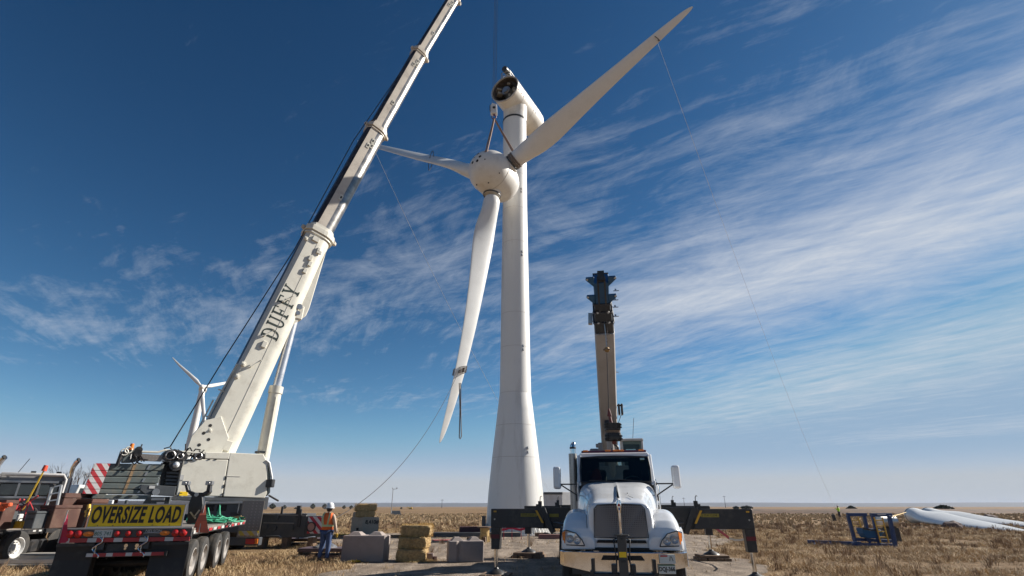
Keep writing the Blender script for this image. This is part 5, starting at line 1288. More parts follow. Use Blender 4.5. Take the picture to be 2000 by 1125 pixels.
# clutter on the left flatbed
rg = random.Random(77)
def clutter(x, y, w, h, m_, label, cat, Y=18.2, name='loose_gear'):
    p = atY(x, y, Y); p.z = 1.105; t = thing(name, label, cat, p, R(rg.uniform(-20, 20)))
    mb = MB(); mb.box((0, 0, h / 2), (w, w * .7, h)); mb.build('case_body', m_, t, bevel=.02)
    mb = MB(); mb.tube([(-w * .3, 0, h), (-w * .15, 0, h + .07), (w * .15, 0, h + .07), (w * .3, 0, h)], .014, 5); mb.build('handle', M['black'], t)
clutter(28, 1020, .30, .42, M['whitetape'], 'small white can on the left flatbed under the cab window', 'can', 18.6)
clutter(40, 1020, .34, .22, M['yellow'], 'small yellow case on the left flatbed', 'case', 18.4)
clutter(18, 1022, .24, .5, M['dkgrey'], 'dark upright gear case near the left edge on the flatbed', 'case', 18.2)
for k, (x, y) in enumerate(((30, 985), (44, 990), (58, 978), (66, 1000))):
    c = atY(x, y, 19.4); mb = MB(); pts = [c + V((rg.uniform(-.4, .4), rg.uniform(-.1, .1), rg.uniform(-.35, .25))) for _ in range(5)]; mb.tube(pts, .03, 5); mb.tube([c, V((c.x, c.y, 1.1))], .02, 5)
    tag(mb.build('hose_bundle', M['black'] if k % 2 else M['redtape'], smooth=60), ['red hose looped over the left flatbed gear', 'black hose looped behind the yellow case', 'red hose hanging near the red tow bracket', 'black hose beside the large brown box'][k], 'hose')
# ================================================================== PEOPLE
def skin(name, joints, edges, m_, parent, sub=2, root=None):
    ks = list(joints); idx = {k: i for i, k in enumerate(ks)}
    me = bpy.data.meshes.new(name); me.from_pydata([joints[k][0] for k in ks], [(idx[a], idx[b]) for a, b in edges], []); me.materials.append(m_)
    o = bpy.data.objects.new(name, me); COL.objects.link(o); o.parent = parent
    sk = o.modifiers.new('skin', 'SKIN'); sk.use_smooth_shade = True; sk.branch_smoothing = .3
    for i, k in enumerate(ks):
        r_ = joints[k][1]; sv = me.skin_vertices[0].data[i]; sv.radius = (r_, r_) if isinstance(r_, (int, float)) else r_
        sv.use_root = (k == (root or ks[0]))
    s_ = o.modifiers.new('subsurf', 'SUBSURF'); s_.levels = sub; s_.render_levels = sub
    return o
def person(loc, rz, label, pose, trousers, vest_m, hat, group=None, near=True, shirt=None, scale=1.0):
    t = thing('person', label, 'person', loc, rz, group); t.scale = (scale,) * 3
    lh = pose['lhand']; rh = pose['rhand']; le = pose['lelbow']; re_ = pose['relbow']
    J_ = dict(pelvis=((0, 0, .96), (.15, .10)), belly=((0, .0, 1.10), (.145, .10)), chest=((0, .0, 1.30), (.165, .115)), neckb=((0, .0, 1.47), (.085, .07)), neck=((0, .015, 1.53), .055), head=((0, .03, 1.62), (.075, .09)), crown=((0, .02, 1.70), (.07, .085)),
              ls=((-.18, 0, 1.43), .062), le=(le, .043), lh=(lh, .028), rs=((.18, 0, 1.43), .062), re=(re_, .043), rh=(rh, .028),
              lhip=((-.10, 0, .90), .095), lk=((-.13, .03, .50), .06), la=((-.16, -.02, .09), .042), lt=((-.17, .13, .04), .04), rhip=((.10, 0, .90), .095), rk=((.12, .0, .50), .06), ra=((.13, -.04, .09), .042), rt=((.15, .12, .04), .04))
    E_ = [('pelvis', 'belly'), ('belly', 'chest'), ('chest', 'neckb'), ('neckb', 'neck'), ('neck', 'head'), ('head', 'crown'), ('chest', 'ls'), ('ls', 'le'), ('le', 'lh'), ('chest', 'rs'), ('rs', 're'), ('re', 'rh'), ('pelvis', 'lhip'), ('lhip', 'lk'), ('lk', 'la'), ('la', 'lt'), ('pelvis', 'rhip'), ('rhip', 'rk'), ('rk', 'ra'), ('ra', 'rt')]
    body = skin('body', J_, E_, M['skin'], t, 2)
    g_ = lambda k, d: (J_[k][0], tuple(x + d for x in J_[k][1]) if isinstance(J_[k][1], tuple) else J_[k][1] + d)
    tj = dict(pelvis=((0, 0, .99), (.165, .118)), lhip=g_('lhip', .028), lk=g_('lk', .03), la=((-.16, -.015, .12), .068), rhip=g_('rhip', .028), rk=g_('rk', .03), ra=((.13, -.035, .12), .068))
    skin('trousers', tj, [('pelvis', 'lhip'), ('lhip', 'lk'), ('lk', 'la'), ('pelvis', 'rhip'), ('rhip', 'rk'), ('rk', 'ra')], trousers, t)
    def toward(a, b, k): return tuple(V(a).lerp(V(b), k))
    sj = dict(belly=((0, 0, 1.02), (.16, .115)), chest=((0, 0, 1.30), (.182, .13)), neckb=((0, 0, 1.46), (.10, .085)), ls=((-.18, 0, 1.42), .078), le=(le, .064), lw=(toward(le, lh, .92), .045), rs=((.18, 0, 1.42), .078), re=(re_, .064), rw=(toward(re_, rh, .92), .045))
    skin('shirt', sj, [('belly', 'chest'), ('chest', 'neckb'), ('chest', 'ls'), ('ls', 'le'), ('le', 'lw'), ('chest', 'rs'), ('rs', 're'), ('re', 'rw')], shirt or M['shirt'], t)
    # vest: open sided tabard wrapped round the trunk
    def trunk_ring(z, a, b, n=28): return [(a * math.copysign(abs(math.cos(q)) ** .8, math.cos(q)), b * math.copysign(abs(math.sin(q)) ** .8, math.sin(q)), z) for q in [2 * PI * i / n for i in range(n)]]
    m = MB(); m.loft([trunk_ring(.98, .19, .150), trunk_ring(1.08, .182, .148), trunk_ring(1.22, .19, .155), trunk_ring(1.34, .20, .158), trunk_ring(1.44, .185, .135), trunk_ring(1.50, .12, .10)], caps=False); vst = m.build('vest', vest_m, t, smooth=60)
    if near:
        m = MB(); m.loft([trunk_ring(1.075, .187, .153), trunk_ring(1.14, .189, .155)], caps=False); m.build('waist_band', M['vestband'], vst, smooth=60)
        for sx in (-1, 1):
            m = MB(); pts = [(sx * .085, -.156, 1.14), (sx * .10, -.162, 1.24), (sx * .115, -.163, 1.34), (sx * .12, -.140, 1.44), (sx * .11, -.09, 1.51), (sx * .11, .0, 1.52)]
            m.loft([[V(p) + V((-.03, 0, 0)), V(p) + V((.03, 0, 0))] for p in pts], caps=False, closed=False); m.build('shoulder_band', M['vestband'], vst, smooth=60)
    # head gear
    m = MB(); m.lathe([(.128, 1.655), (.129, 1.70), (.118, 1.755), (.09, 1.80), (.05, 1.825), (.004, 1.832)], (0, .02, 0), n=28, caps=False); ht = m.build('hard_hat', hat, t, smooth=60)
    m = MB(); m.prism([(-.018, -.11, 1.70), (-.018, .02, 1.838), (-.018, .15, 1.70), (-.018, .02, 1.80)], (.036, 0, 0)); m.lathe([(.128, 1.652), (.152, 1.646), (.150, 1.656), (.128, 1.664)], (0, .035, 0), n=28); m.build('hat_brim', hat, ht, smooth=60)
    m = MB(); m.lathe([(.07, 1.545), (.094, 1.60), (.104, 1.66), (.10, 1.68)], (0, .0, 0), n=20, caps=True); m.build('hair', M['hair'], t, smooth=60)
    # face: nose, ears
    fm = MB(); fm.sphere((0, .125, 1.615), .018, 8, 6, sc=(1, 1.3, 1.3)); fm.sphere((-.095, .03, 1.615), .022, 8, 6, sc=(.5, 1, 1.4)); fm.sphere((.095, .03, 1.615), .022, 8, 6, sc=(.5, 1, 1.4)); fm.build('ears_and_nose', M['skin'], t, smooth=60)
    fm = MB(); fm.sphere((-.034, .112, 1.64), .009, 6, 5); fm.sphere((.034, .112, 1.64), .009, 6, 5); fm.build('eyes', M['hole'], t, smooth=60)
    # boots
    for s_, (ax_, ay_) in ((-1, (-.165, .04)), (1, (.14, .03))):
        m = MB(); m.loft([[(ax_ + .052 * math.cos(q) * w, ay_ + ly_ , .055 * hgt * (1 + math.sin(q)) + .004) for q in [2 * PI * i / 12 for i in range(12)]] for ly_, w, hgt in ((-.12, .7, .8), (-.09, 1, 1.3), (-.02, 1, 1.35), (.06, 1.05, .9), (.12, .95, .7), (.155, .5, .5))]); m.build('boot', M['boot'], t, smooth=60)
    # hands: palm, four curled fingers and a thumb, one skinned surface each
    for nm, h_, e_ in (('l', lh, le), ('r', rh, re_)):
        h_ = V(h_); d = (h_ - V(e_)).normalized(); side = d.cross(V((0, 1, 0)) if abs(d.y) < .8 else V((1, 0, 0))).normalized(); pm = d.cross(side)
        hj = dict(w=(tuple(h_), .026), p=(tuple(h_ + d * .05), (.030, .020))); he = [('w', 'p')]
        for i, (o_, l_) in enumerate(((-.03, .062), (-.010, .074), (.010, .07), (.03, .055))):
            a = h_ + d * .085 + side * o_; b = a + d * l_ * .5 + pm * .012; c = b + d * l_ * .25 + pm * .03
            hj[f'a{i}'] = (tuple(a), .010); hj[f'b{i}'] = (tuple(b), .009); hj[f'c{i}'] = (tuple(c), .008); he += [('p', f'a{i}'), (f'a{i}', f'b{i}'), (f'b{i}', f'c{i}')]
        a = h_ + d * .03 + side * .035 + pm * .01; b = a + d * .03 + side * .02 + pm * .015; c = b + d * .03 + pm * .012
        hj['ta'] = (tuple(a), .011); hj['tb'] = (tuple(b), .010); hj['tc'] = (tuple(c), .008); he += [('w', 'ta'), ('ta', 'tb'), ('tb', 'tc')]
        skin('glove' if nm == 'r' and near else 'hand', hj, he, M['yellow'] if nm == 'r' and near else M['skin'], t, 1)
    return t
pw = atz(631, 1099)
worker = person((pw.x, pw.y, 0), R(-14), 'worker in orange vest, jeans and white hard hat seen from behind holding a rope', dict(lelbow=(-.27, .10, 1.17), lhand=(-.12, .36, 1.26), relbow=(.27, .0, 1.14), rhand=(.30, .10, .88)), M['denim'], M['vest'], M['hat'], scale=1.03)
m = MB(); m.lathe([(.195, .965), (.197, 1.005)], n=28, caps=False); o_ = m.build('belt', M['black'], worker, smooth=60); o_.scale = (.92, .72, 1)
fwp = atz(1641, 1012)
far_w = person((fwp.x, fwp.y, 0), R(30), 'far worker in lime green vest standing in the open grass at the right', dict(lelbow=(-.30, .1, 1.2), lhand=(-.15, .35, 1.35), relbow=(.30, .1, 1.2), rhand=(.15, .35, 1.38)), mat('dark_trousers', (.03, .03, .04), .8), M['hivis'], mat('hat_red', (.5, .35, .3), .5), near=False, shirt=M['hivis'], scale=1.05)
t = thing('black_case', 'small dark post standing in the grass just left of the far lime vest worker', 'post', atz(1630, 1018)); m = MB(); m.box((0, 0, .4), (.35, .3, .8), Matrix.Rotation(-.15, 3, 'Y')); m.build('case_body', M['black'], t, bevel=.03)
m = MB(); m.tube([(-.1, 0, .8), (0, 0, .95), (.1, 0, .8)], .03, 6); m.build('handle', M['black'], t)

# ================================================================== CONCRETE BLOCKS, HAY, LOOSE GEAR in the middle
def conc_block(loc, w, d, h, rz, m_, label, ridges=True, notch=False):
    t = thing('concrete_block', label, 'concrete block', loc, rz, 'precast concrete blocks on the gravel')
    mb = MB()
    if notch:  # side grooves
        g_ = .09
        prof = [(-w / 2, -d / 2), (-w / 2 + w * .22, -d / 2), (-w / 2 + w * .30, -d / 2 + g_), (-w / 2 + w * .38, -d / 2), (w / 2, -d / 2), (w / 2, d / 2), (-w / 2, d / 2)]
        mb.prism([(x, y, 0) for x, y in prof], (0, 0, h))
    else: mb.box((0, 0, h / 2), (w, d, h))
    b = mb.build('block_body', m_, t, bevel=.035, seg=3)
    if ridges:
        for x in (-w * .25, w * .25):
            mb = MB(); mb.prism([(x - w * .16, -d * .34, h), (x + w * .16, -d * .34, h), (x + w * .09, -d * .2, h + .11), (x - w * .09, -d * .2, h + .11)], (0, d * .001, 0))
            mb = MB(); o = [(x - w * .17, -d * .36, h), (x + w * .17, -d * .36, h), (x + w * .17, d * .36, h), (x - w * .17, d * .36, h), (x - w * .08, -d * .2, h + .11), (x + w * .08, -d * .2, h + .11), (x + w * .08, d * .2, h + .11), (x - w * .08, d * .2, h + .11)]
            mb.add(o, [(4, 5, 6, 7), (0, 1, 5, 4), (1, 2, 6, 5), (2, 3, 7, 6), (3, 0, 4, 7)]); mb.build('interlock_ridge', m_, t, bevel=.01)
    return t
pa = atz(663, 1098); pb = atz(743, 1099)
conc_block(((pa.x + pb.x) / 2 + .05, pa.y + .36, 0), 1.48, .74, .82, R(-4), M['concrete'], 'wide grey concrete block with two pyramid ridges on top, beside the worker')
pa = atz(866, 1102); pb = atz(933, 1095)
conc_block(((pa.x + pb.x) / 2 + .10, (pa.y + pb.y) / 2 + .28, 0), 1.20, .70, .66, R(12), M['concrete'], 'grooved grey concrete block standing right of the hay bale stack', notch=True)
# far block with paint: left face shaded, right face lit
pl_, pm_, pr_ = atz(678, 1046), atz(706, 1048), atz(731, 1045)
t = thing('concrete_block', 'tall tan concrete block painted 8,410# carrying hay bales behind the worker', 'concrete block', (pm_.x, pm_.y, 0), 0, 'precast concrete blocks on the gravel')
u1 = (pl_ - pm_); u2 = (pr_ - pm_); u1 = V((-.95, .75, 0)); u2 = V((.96, .30, 0))
hB = 1.12
mb = MB(); mb.prism([(0, 0, 0), u2, u1 + u2, u1], (0, 0, hB)); mb.build('block_body', M['concrete2'], t, bevel=.03, seg=2)
mb = MB(); mb.prism([V((0, 0, hB)) + u1 * .55, V((0, 0, hB)) + u1 * .55 + u2 * .5, V((0, 0, hB)) + u1 * .95 + u2 * .5, V((0, 0, hB)) + u1 * .95], (0, 0, .3)); mb.build('upper_step', M['concrete2'], t, bevel=.03)
mb = MB(); c = u1 * .38 + V((0, 0, .42)); nn = V((-.62, -.78, 0)); mb.box(c, (.16, .16, .16)); mb.build('socket_hole', M['hole'], t)
nf = V((u2.y, -u2.x, 0)).normalized()
text('lettering', '8,410#', M['ink'], .31, t, frame(u2 * .55 + V((0, 0, .83)) + nf * .006, u2, (0, 0, 1)), world=False, sx=.95, shear=.1, bold=.012)
# hay bales
def bale(name, c, size, rz, label, group):
    rg = random.Random(int(abs(c[0] * 100 + c[2] * 1000)))
    t = thing(name, label, 'hay bale', c, rz, group)
    w, d, h = size; mb = MB(); nx, ny, nz = 10, 6, 5
    bm = bmesh.new(); bmesh.ops.create_cube(bm, size=1.0); bmesh.ops.subdivide_edges(bm, edges=bm.edges[:], cuts=7, use_grid_fill=True)
    for v in bm.verts:
        p = V((v.co.x * w, v.co.y * d, v.co.z * h)); nn = noise.noise_vector(p * 4 + V(c)) * .045
        f_ = 1 - .07 * (abs(v.co.x) * 2) ** 6 * (abs(v.co.z) * 2) ** 6 - .05 * (abs(v.co.y) * 2) ** 6 * (abs(v.co.z) * 2) ** 6
        tw_ = 1 - .03 * max(math.exp(-((abs(p.x) - w * .22) / .03) ** 2), 0)
        v.co = V((p.x * f_, p.y * f_ * tw_, p.z * f_ * tw_ + h / 2)) + nn
    me = bpy.data.meshes.new('bale_core'); bm.to_mesh(me); bm.free(); me.materials.append(M['straw']); me.shade_smooth()
    o = bpy.data.objects.new('bale_core', me); COL.objects.link(o); o.parent = t
    st = MB()
    for k in range(1100):
        fx = rg.choice('xyzt'); p = V((rg.uniform(-w / 2, w / 2), rg.uniform(-d / 2, d / 2), rg.uniform(0, h)))
        if fx == 'x': p.x = rg.choice((-1, 1)) * w / 2
        elif fx == 'y': p.y = rg.choice((-1, 1, -1)) * d / 2
        else: p.z = h
        q = p + V((rg.gauss(0, .05), rg.gauss(0, .05), rg.gauss(0, .05))) + (V((p.x, 0, 0)) * .06 if fx == 'x' else V((0, p.y, 0)) * .06 if fx == 'y' else V((0, 0, .025)))
        s_ = V((rg.gauss(0, 1), rg.gauss(0, 1), rg.gauss(0, 1))).normalized() * .005; st.add([p - s_, p + s_, q], [(0, 1, 2)])
    s_o = st.build('loose_straw', STRAWB, t); s_o['kind'] = 'stuff'
    for s in (-1, 1):
        tw = MB(); x = s * w * .22; tw.tube([(x, -d / 2 - .01, .0), (x, -d / 2 - .01, h + .005), (x, d / 2 + .01, h + .005), (x, d / 2 + .01, 0)], .006, 4); tw.build('twine', M['spoolwood'], t)
    return t
STRAWB = grass_mat('straw_blades', (.30, .17, .05), (.52, .34, .12), (.72, .54, .27))
hp = atz(772, 1098); hx, hy = hp.x + .50, hp.y + .45
hg = 'hay bales stacked on the gravel'
bale('hay_bale', (hx, hy, 0), (1.0, 1.0, .40), R(2), 'bottom hay bale of the stack on the gravel, the widest one', hg)
bale('hay_bale', (hx - .20, hy - .12, .39), (.56, .50, .38), R(3), 'left bale in the middle layer of the hay stack on the gravel', hg)
bale('hay_bale', (hx + .28, hy + .02, .39), (.46, .92, .38), R(-3), 'right bale in the middle layer of the hay stack on the gravel', hg)
bale('hay_bale', (hx + .10, hy - .04, .76), (1.02, .50, .38), R(-3), 'top front hay bale of the stack on the gravel', hg)
bale('hay_bale', (hx + .33, hy + .42, .78), (.52, .44, .36), R(12), 'top rear hay bale peeking out behind the right end of the hay stack', hg)
bx0 = V((pm_.x, pm_.y, hB))
ang = math.atan2(.30, .96)
bale('hay_bale', tuple(bx0 + V((.0, .42, .0))), (1.15, .5, .36), ang, 'lower hay bale standing on the tan painted concrete block', 'hay bales on the painted block')
bale('hay_bale', tuple(bx0 + V((-.02, .45, .355))), (1.35, .5, .42), ang + .05, 'upper hay bale on top of the tan painted concrete block', 'hay bales on the painted block')
# spilled straw and yellow bits
st = MB(); rg = random.Random(8)
for k in range(2600):
    c = (hx + rg.gauss(.35, .35), hy - .35 + rg.gauss(0, .22), abs(rg.gauss(0, .03)) + .005); a = rg.uniform(0, 3.14); l_ = rg.uniform(.04, .12); dv = V((math.cos(a) * l_, math.sin(a) * l_, rg.gauss(0, .02))); s_ = V((-math.sin(a), math.cos(a), 0)) * .005
    c = V(c); st.add([c - s_, c + s_, c + dv], [(0, 1, 2)])
tag(st.build('spilled_straw', STRAWB), 'loose golden straw spilled round the foot of the hay stack', 'straw', kind='stuff')
def crumple(name, p, r_, m_, label, cat, n=9, seed=1):
    rg = random.Random(seed); mb = MB()
    for k in range(n):
        pts = [V(p) + V((rg.gauss(0, r_), rg.gauss(0, r_ * .6), abs(rg.gauss(0, r_ * .3)) + .02)) for _ in range(5)]; mb.tube(pts, r_ * .16, 5)
    return tag(mb.build(name, m_, smooth=60), label, cat)
crumple('yellow_sling', atz(693, 1099), .10, mat('yellow_webbing', (.75, .42, .02), .7), 'bright yellow webbing bundle on the ground in front of the wide concrete block', 'sling', 10, 1)
crumple('yellow_sling', atz(722, 1097), .16, bpy.data.materials['yellow_webbing'], 'thin yellow webbing strewn at the foot of the wide concrete block', 'sling', 5, 2)
crumple('yellow_sling', atz(664, 1048) , .22, bpy.data.materials['yellow_webbing'], 'yellow webbing lying behind the wide concrete block near the gloved hand', 'sling', 8, 4)
# trays, boards, pipes
def slab(name, px, py, w, d, h, m_, label, cat, rz=0.0, top=None, z=0.0):
    p = atz(px, py); t = thing(name, label, cat, (p.x, p.y + d / 2, z), rz); mb = MB(); mb.box((0, 0, h / 2), (w, d, h)); mb.build('base', m_, t, bevel=.01)
    mb = MB(); mb.box((0, 0, h + .02), (w * .98, d * .9, .04)); mb.build('top_face', top or m_, t, bevel=.005); return t
slab('cable_cover', 903, 1049, 7.2, .45, .22, M['dkgrey'], 'long low dark steel beam lying across the gravel behind the grooved block', 'beam', R(3), M['concrete2'])
slab('cable_cover', 919, 1043, 1.6, .6, .42, mat('dark_maroon', (.10, .04, .045), .7), 'dark maroon channel box on the long steel beam left of the spool', 'box', R(3))
slab('timber_board', 705, 1050, 6.5, .25, .10, M['plank'], 'long thin dark board on the ground behind the wide concrete block', 'board', R(2))
slab('red_panel', 862, 1060, 1.0, .8, .08, M['dkgrey'], 'dark panel with red edge lying flat behind the grooved block', 'panel', R(20), mat('faded_red', (.30, .07, .06), .7))
slab('timber_block', 930, 1059, 1.0, .35, .20, M['plank'], 'dark wood block on the gravel left of the cable spool', 'timber', R(-4))
slab('small_crate', 835, 1096, .34, .3, .20, mat('ribbed_grey', (.22, .17, .16), .7), 'small ribbed grey crate on the gravel right of the hay stack', 'crate', R(5))
slab('timber_stub', 846, 1096, .12, .3, .10, M['boxbrown'], 'small reddish wood stub right of the ribbed crate', 'timber', R(30))
slab('sandbag', 1078, 1053, 1.5, .5, .2, mat('faded_maroon_bag', (.24, .12, .10), .85), 'reddish brown curved bag lying in front of the tower base at the right', 'bag', R(-12))
slab('wood_cribbing', 1058, 1048, .8, .4, .18, M['plank'], 'small dark wood cribbing near the tower base flange', 'timber', R(8))
# cable spool on its side
p = atz(946, 1060); t = thing('cable_spool', 'yellowish wooden cable spool stool with ragged sides left of the outrigger leg', 'spool', (p.x, p.y + .3, 0))
mb = MB(); mb.cyl((0, 0, .70), (0, 0, .76), .40, n=24); mb.build('top_disc', M['plank'], t)
mb = MB(); mb.cyl((0, 0, .3), (0, 0, .70), .22, .26, 18); mb.build('drum', M['spoolwood'], t)
for k in range(4):
    a = k * PI / 2 + .6; mb = MB(); mb.bar((.20 * math.cos(a), .2 * math.sin(a), .5), (.3 * math.cos(a), .3 * math.sin(a), 0), .08, .08); mb.build('leg', M['spoolwood'], t)
# dead weed stalks and stones near tower
crumple('hose_pile', atz(1084, 1048), .28, mat('dark_hose', (.03, .035, .03), .6), 'dark coil of hoses lying at the right side of the tower base', 'hose', 12, 9)
crumple('white_rag', atz(1092, 1046), .2, M['whitetape'], 'pale rags beside the coil of dark hoses at the tower base', 'rags', 7, 12)
# red warning tape at the tower base
mb = MB(); 
for k in range(8):
    x0 = 973 + k * 7; a, b = atY(x0, 1035 + 2 * math.sin(k * 1.3), 33), atY(x0 + 7, 1035 + 2 * math.sin((k + 1) * 1.3), 33); h_ = .12
    mb.add([a, b, b + V((0, .05, h_)), a + V((0, -.03, h_)), a + V((0, .01, 0)), b + V((0, .01, 0)), b + V((0, .06, h_)), a + V((0, -.02, h_))], [(0, 1, 2, 3), (4, 5, 6, 7)])
for x0 in (984, 1000, 1018): p = atY(x0, 1040, 33.1); mb.cyl((p.x, 33.1, 0), (p.x, 33.1, .85), .02, n=5)
tag(mb.build('warning_tape', mat('red_tape', (.50, .03, .06), .6)), 'red warning tape strung low in front of the tower base', 'tape')
mb = MB(); pts = [(1396, 1030), (1404, 1036), (1414, 1043), (1424, 1051), (1436, 1055), (1446, 1055), (1456, 1053), (1460, 1047)]
for i, (a, b) in enumerate(zip(pts, pts[1:])):
    a_, b_ = atY(*a, 22 - i * .6), atY(*b, 21.4 - i * .6); w_ = .05 if i < 3 else .03
    mb.add([a_ - V((0, 0, w_)), b_ - V((0, 0, w_)), b_ + V((0, 0, w_)), a_ + V((0, 0, w_)), a_ - V((0, -.01, w_)), b_ - V((0, -.01, w_)), b_ + V((0, .01, w_)), a_ + V((0, .01, w_))], [(0, 1, 2, 3), (4, 5, 6, 7)], mi=0 if i < 3 or i == 6 else 1)
tag(mb.build('warning_tape', [bpy.data.materials['red_tape'], M['whitetape']]), 'sagging red and white tape tied to the right outrigger leg', 'tape')
# white container behind the truck crane
p0, p1 = atY(1060, 962, 62), atY(1112, 958, 62)
ct = thing('site_container', 'white site container with grey roof edge standing behind the truck crane', 'container', ((p0.x + p1.x) / 2 + 1.5, 62, 0), R(0))
w_ = 7.0; hC = p0.z
x0c = atY(1062, 962, 60).x - ct.location.x; xm = atY(1098, 960, 60).x - ct.location.x
mb = MB(); mb.prism([(x0c, -2, .3), (xm, -2, .3), (xm, 1, .3), (x0c, 1, .3)], (0, 0, hC - .3)); mb.build('container_end', mat('container_white', (.55, .56, .57), .5, dirt=DUST, dirt_amt=.3), ct, bevel=.03)
mb = MB(); mb.prism([(xm + .02, -1.95, .3), (xm + 5, .8, .3), (xm + 5, 3, .3), (xm + .02, 1, .3)], (0, 0, hC - .28)); mb.build('container_side', M['white2'], ct, bevel=.02)
mb = MB(); mb.box(((x0c + xm) / 2, -2.03, hC - .12), (xm - x0c, .06, .24)); mb.box(((x0c + xm) / 2, -.5, .15), (xm - x0c, 2.5, .3)); mb.build('roof_edge', M['dkgrey'], ct)
# ================================================================== TRUCK CRANE, seen head on
tc = thing('truck_crane', 'white bonneted truck crane facing the camera with outriggers spread and short boom raised', 'truck crane', (2.07, 10.99, 0), R(-9.75))
def tl(px, py, ly): return loc_on(tc, px, py, ly)
# moulded bonnet and wings: overlapping volumes fused by a remesh
def arch(y, cx, hw, z0, z1, p=3.2, n=28):
    o = []
    for i in range(n):
        q = PI * i / (n - 1); x = math.copysign(abs(math.cos(q)) ** (2 / p), math.cos(q)); z = abs(math.sin(q)) ** (2 / p)
        o.append((cx + hw * x, y, z0 + (z1 - z0) * z))
    return o
m = MB()
m.loft([arch(.16, 0, .60, 1.02, 1.80, 8), arch(.22, 0, .625, 1.0, 1.84, 7), arch(.40, 0, .65, 1.0, 1.90, 5.5), arch(.8, 0, .69, 1.0, 2.0, 5), arch(1.3, 0, .76, 1.0, 2.13, 4.8), arch(1.7, 0, .85, 1.0, 2.22, 5.5), arch(2.0, 0, .90, 1.0, 2.275, 6.5)])
m.loft([arch(.30, 0, .06, 1.5, 1.90, 2), arch(.5, 0, .09, 1.5, 1.955, 2), arch(1.0, 0, .13, 1.5, 2.075, 2), arch(1.5, 0, .18, 1.5, 2.19, 2), arch(1.95, 0, .26, 1.5, 2.275, 2)])
for s in (-1, 1):
    m.loft([arch(.10, s * .80, .30, .99, 1.22, 4), arch(.16, s * .82, .33, .98, 1.36, 3.4), arch(.30, s * .83, .335, .98, 1.50, 3), arch(.55, s * .84, .335, 1.0, 1.64, 2.8), arch(.85, s * .84, .335, 1.05, 1.70, 2.8), arch(1.2, s * .84, .33, 1.1, 1.69, 2.8), arch(1.55, s * .83, .31, 1.1, 1.58, 2.8), arch(1.85, s * .82, .28, 1.0, 1.40, 3)])
    m.loft([arch(.18, s * .5, .35, .98, 1.30, 3), arch(.6, s * .55, .3, 1.0, 1.50, 3), arch(1.5, s * .6, .3, 1.0, 1.55, 3)])
m.box((0, .24, 1.06), (2.0, .16, .16))
hood = m.build('hood', M['white'], tc, smooth=80)
rm = hood.modifiers.new('fuse', 'REMESH'); rm.mode = 'VOXEL'; rm.voxel_size = .017; rm.use_smooth_shade = True
sm = hood.modifiers.new('soften', 'SMOOTH'); sm.factor = .5; sm.iterations = 9
# grille: two mesh halves either side of the chrome spine
for s in (-1, 1):
    m = MB(); x0, x1 = s * .035, s * .475
    m.prism([(x0, .145, 1.20), (s * .50, .150, 1.21), (s * .475, .140, 1.70), (s * .42, .145, 1.765), (x0, .135, 1.79)], (0, .06, 0)); m.build('grille_mesh', M['grille'], hood)
    m = MB(); P = [(x0, .132, 1.795), (s * .42, .137, 1.775), (s * .485, .135, 1.71), (s * .512, .142, 1.20), (x0, .142, 1.19)]; m.tube(P, .010, 6); m.build('grille_trim', M['lensdark'], hood, smooth=50)
m = MB(); m.loft([[(x * k, .125 - dy, z) for x, dy in ((-.028, -.02), (-.022, .015), (.022, .015), (.028, -.02))] for z, k in ((1.16, .8), (1.4, .8), (1.62, 1.0), (1.70, 1.6), (1.80, 1.9), (1.87, 1.2))]); m.build('chrome_spine', M['chrome'], hood, bevel=.006)
m = MB(); m.loft([[(.045 * k * math.cos(a * PI / 8), .095, z + .0) if False else (.045 * k * math.cos(a * PI / 8), .105 - .012 * math.sin(a * PI / 8), z) for a in range(0, 16)] for z, k in ((1.64, .55), (1.70, .8), (1.77, 1.0), (1.82, .85), (1.86, .3))]); m.build('badge', M['chrome'], hood, smooth=50)
m = MB(); m.cyl((0, .092, 1.775), (0, .084, 1.775), .026, n=16); m.build('badge_emblem', M['redtape'], hood)
m = MB(); m.box((0, .09, 1.705), (.03, .008, .05)); m.build('badge_emblem', M['blueink'], hood)
m = MB(); m.loft([[(x * k, y, z + dz) for x, dz in ((-.02, 0), (0, .018), (.02, 0))] for y, z, k in ((.26, 1.895, 1.4), (.5, 1.96, .9), (.9, 2.055, .7), (1.4, 2.17, .5))]); m.build('bonnet_crest', M['chrome'], hood, smooth=60)
m = MB(); m.prism([(-.47, .125, 1.105), (.47, .125, 1.105), (.45, .125, 1.155), (-.45, .125, 1.155)], (0, .05, 0)); m.build('air_slot', M['hole'], hood)
m = MB(); m.prism([(-.58, .11, .965), (.58, .11, .965), (.52, .11, 1.025), (-.52, .11, 1.025)], (0, .08, 0)); m.build('lower_slot', M['hole'], hood)
for x in (-.3, .3, -.15, .15): 
    m = MB(); m.box((x, .12, 1.13), (.012, .02, .05)); m.build('slot_rib', M['black'], hood)
# panel lines: bonnet to wing joints and tilt seam
for s in (-1, 1):
    m = MB(); m.tube([(s * .64, .155, 1.06), (s * .645, .20, 1.60)], .006, 5); m.tube([(s * .86, 1.98, 1.6), (s * .87, 1.99, 2.24)], .006, 5); m.build('panel_gap', M['black'], hood)
# scratches
m = MB(); m.bar((.20, .50, 1.952), (.29, .36, 1.912), .008, .006); m.sphere((.20, .75, 2.005), .012, 6, 4); m.build('scratch', M['black'], hood)
